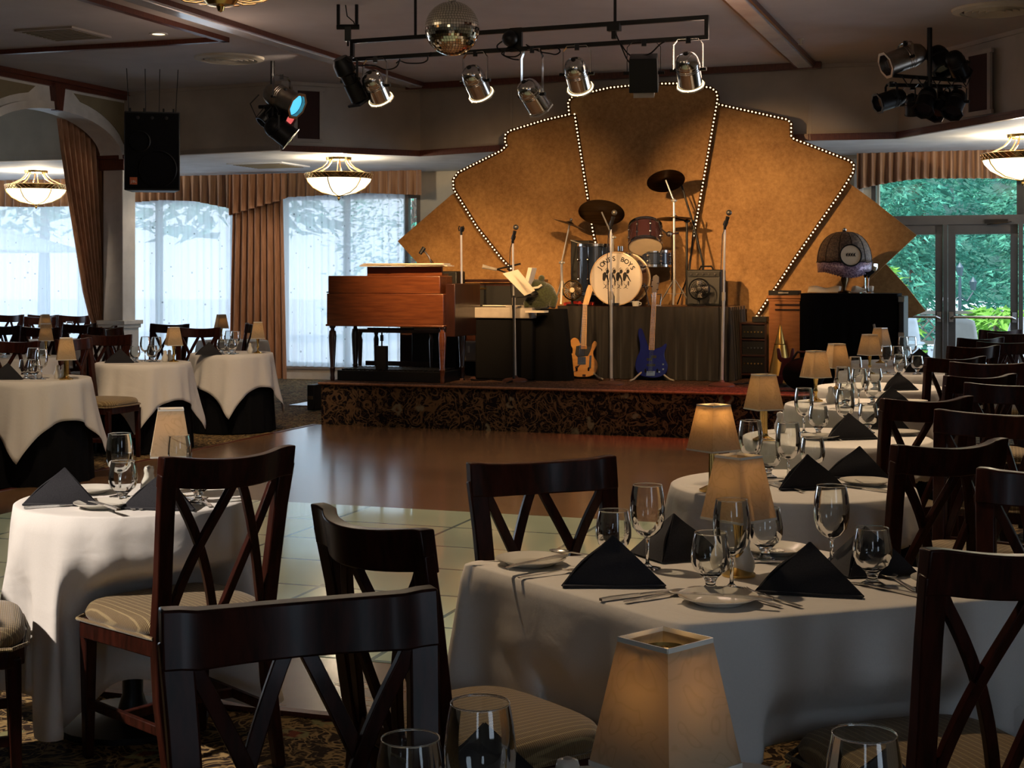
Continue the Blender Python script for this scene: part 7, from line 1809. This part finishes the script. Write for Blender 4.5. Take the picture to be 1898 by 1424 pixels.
# skirted tables
T = 'the skirted table cut by the picture edge'
q = (-3.20, 10.65); xy('lampA', q[0], q[1], 20, 'cream square lamp with a brass column on '+T); glow(q[0], q[1], .06)
at('shaker', 107, 702, 0, 'white shaker, first beside the brass lamp of '+T); at('shaker', 118, 701, 0, 'white shaker touching the brass lamp of '+T)
at('goblet', 48, 702, 0, 'short goblet next to the napkin of '+T); at('goblet', 64, 703, 0, 'short goblet in the middle of '+T); at('wine', 62, 699, 0, 'tall wine glass at the back of '+T); at('wine', 77, 703, 0, 'tall wine glass nearer the shakers of '+T)
at('napkin', 12, 704, 0, 'charcoal napkin at the picture edge on '+T)
T = 'the middle skirted table'
at('lampB', 322, 671, 25, 'cream square lamp with a brass stem on '+T); q = G(322, 671, ZT); glow(q.x, q.y, .06)
at('shaker', 306, 671, 0, 'white shaker farther from the lamp of '+T); at('shaker', 314, 670, 0, 'white shaker next to the lamp of '+T)
at('goblet', 250, 672, 0, 'short goblet by the napkin of '+T); at('wine', 269, 670, 0, 'tall wine glass behind the goblets of '+T); at('goblet', 282, 671, 0, 'short goblet between the wine glasses of '+T); at('wine', 290, 671, 0, 'tall wine glass next to the shakers of '+T)
at('napkin', 222, 673, 5, 'charcoal napkin triangle on '+T)
T = 'the skirted table by the brown drape'
at('lampB', 478, 655, 10, 'cream square lamp with a brass stem on '+T); q = G(478, 655, ZT); glow(q.x, q.y, .06)
at('shaker', 464, 655, 0, 'white shaker closest to the brown drape'); at('shaker', 471, 654, 0, 'white shaker touching the lamp of '+T)
at('goblet', 411, 657, 0, 'short goblet by the napkin of '+T); at('wine', 424, 655, 0, 'tall wine glass behind, on '+T); at('goblet', 430, 657, 0, 'short goblet in front of the wine glasses of '+T); at('wine', 436, 656, 0, 'tall wine glass next to the shakers of '+T)
at('napkin', 387, 658, 5, 'charcoal napkin triangle on '+T)
for (x, y, d, lb) in ((-3.32, 16.95, 30, 'brown square lamp against the bright sheer beyond the chairs'), (-4.32, 13.75, 20, 'dim square lamp behind the brass lamp in the arcade'), (-5.35, 17.0, 30, 'dim square lamp behind the arch at the picture edge')):
    xy('lampB', x, y, d, lb)
for (x, y, lb) in ((-4.62, 13.5, 'short goblet on the table behind the brass lamp in the arcade'), (-4.80, 13.6, 'second goblet on the table behind the brass lamp in the arcade')): xy('goblet', x, y, 0, lb)
for (x, y, lb) in ((-5.1, 17.1, 'wine glass on the far table behind the arch'),): xy('wine', x, y, 0, lb)
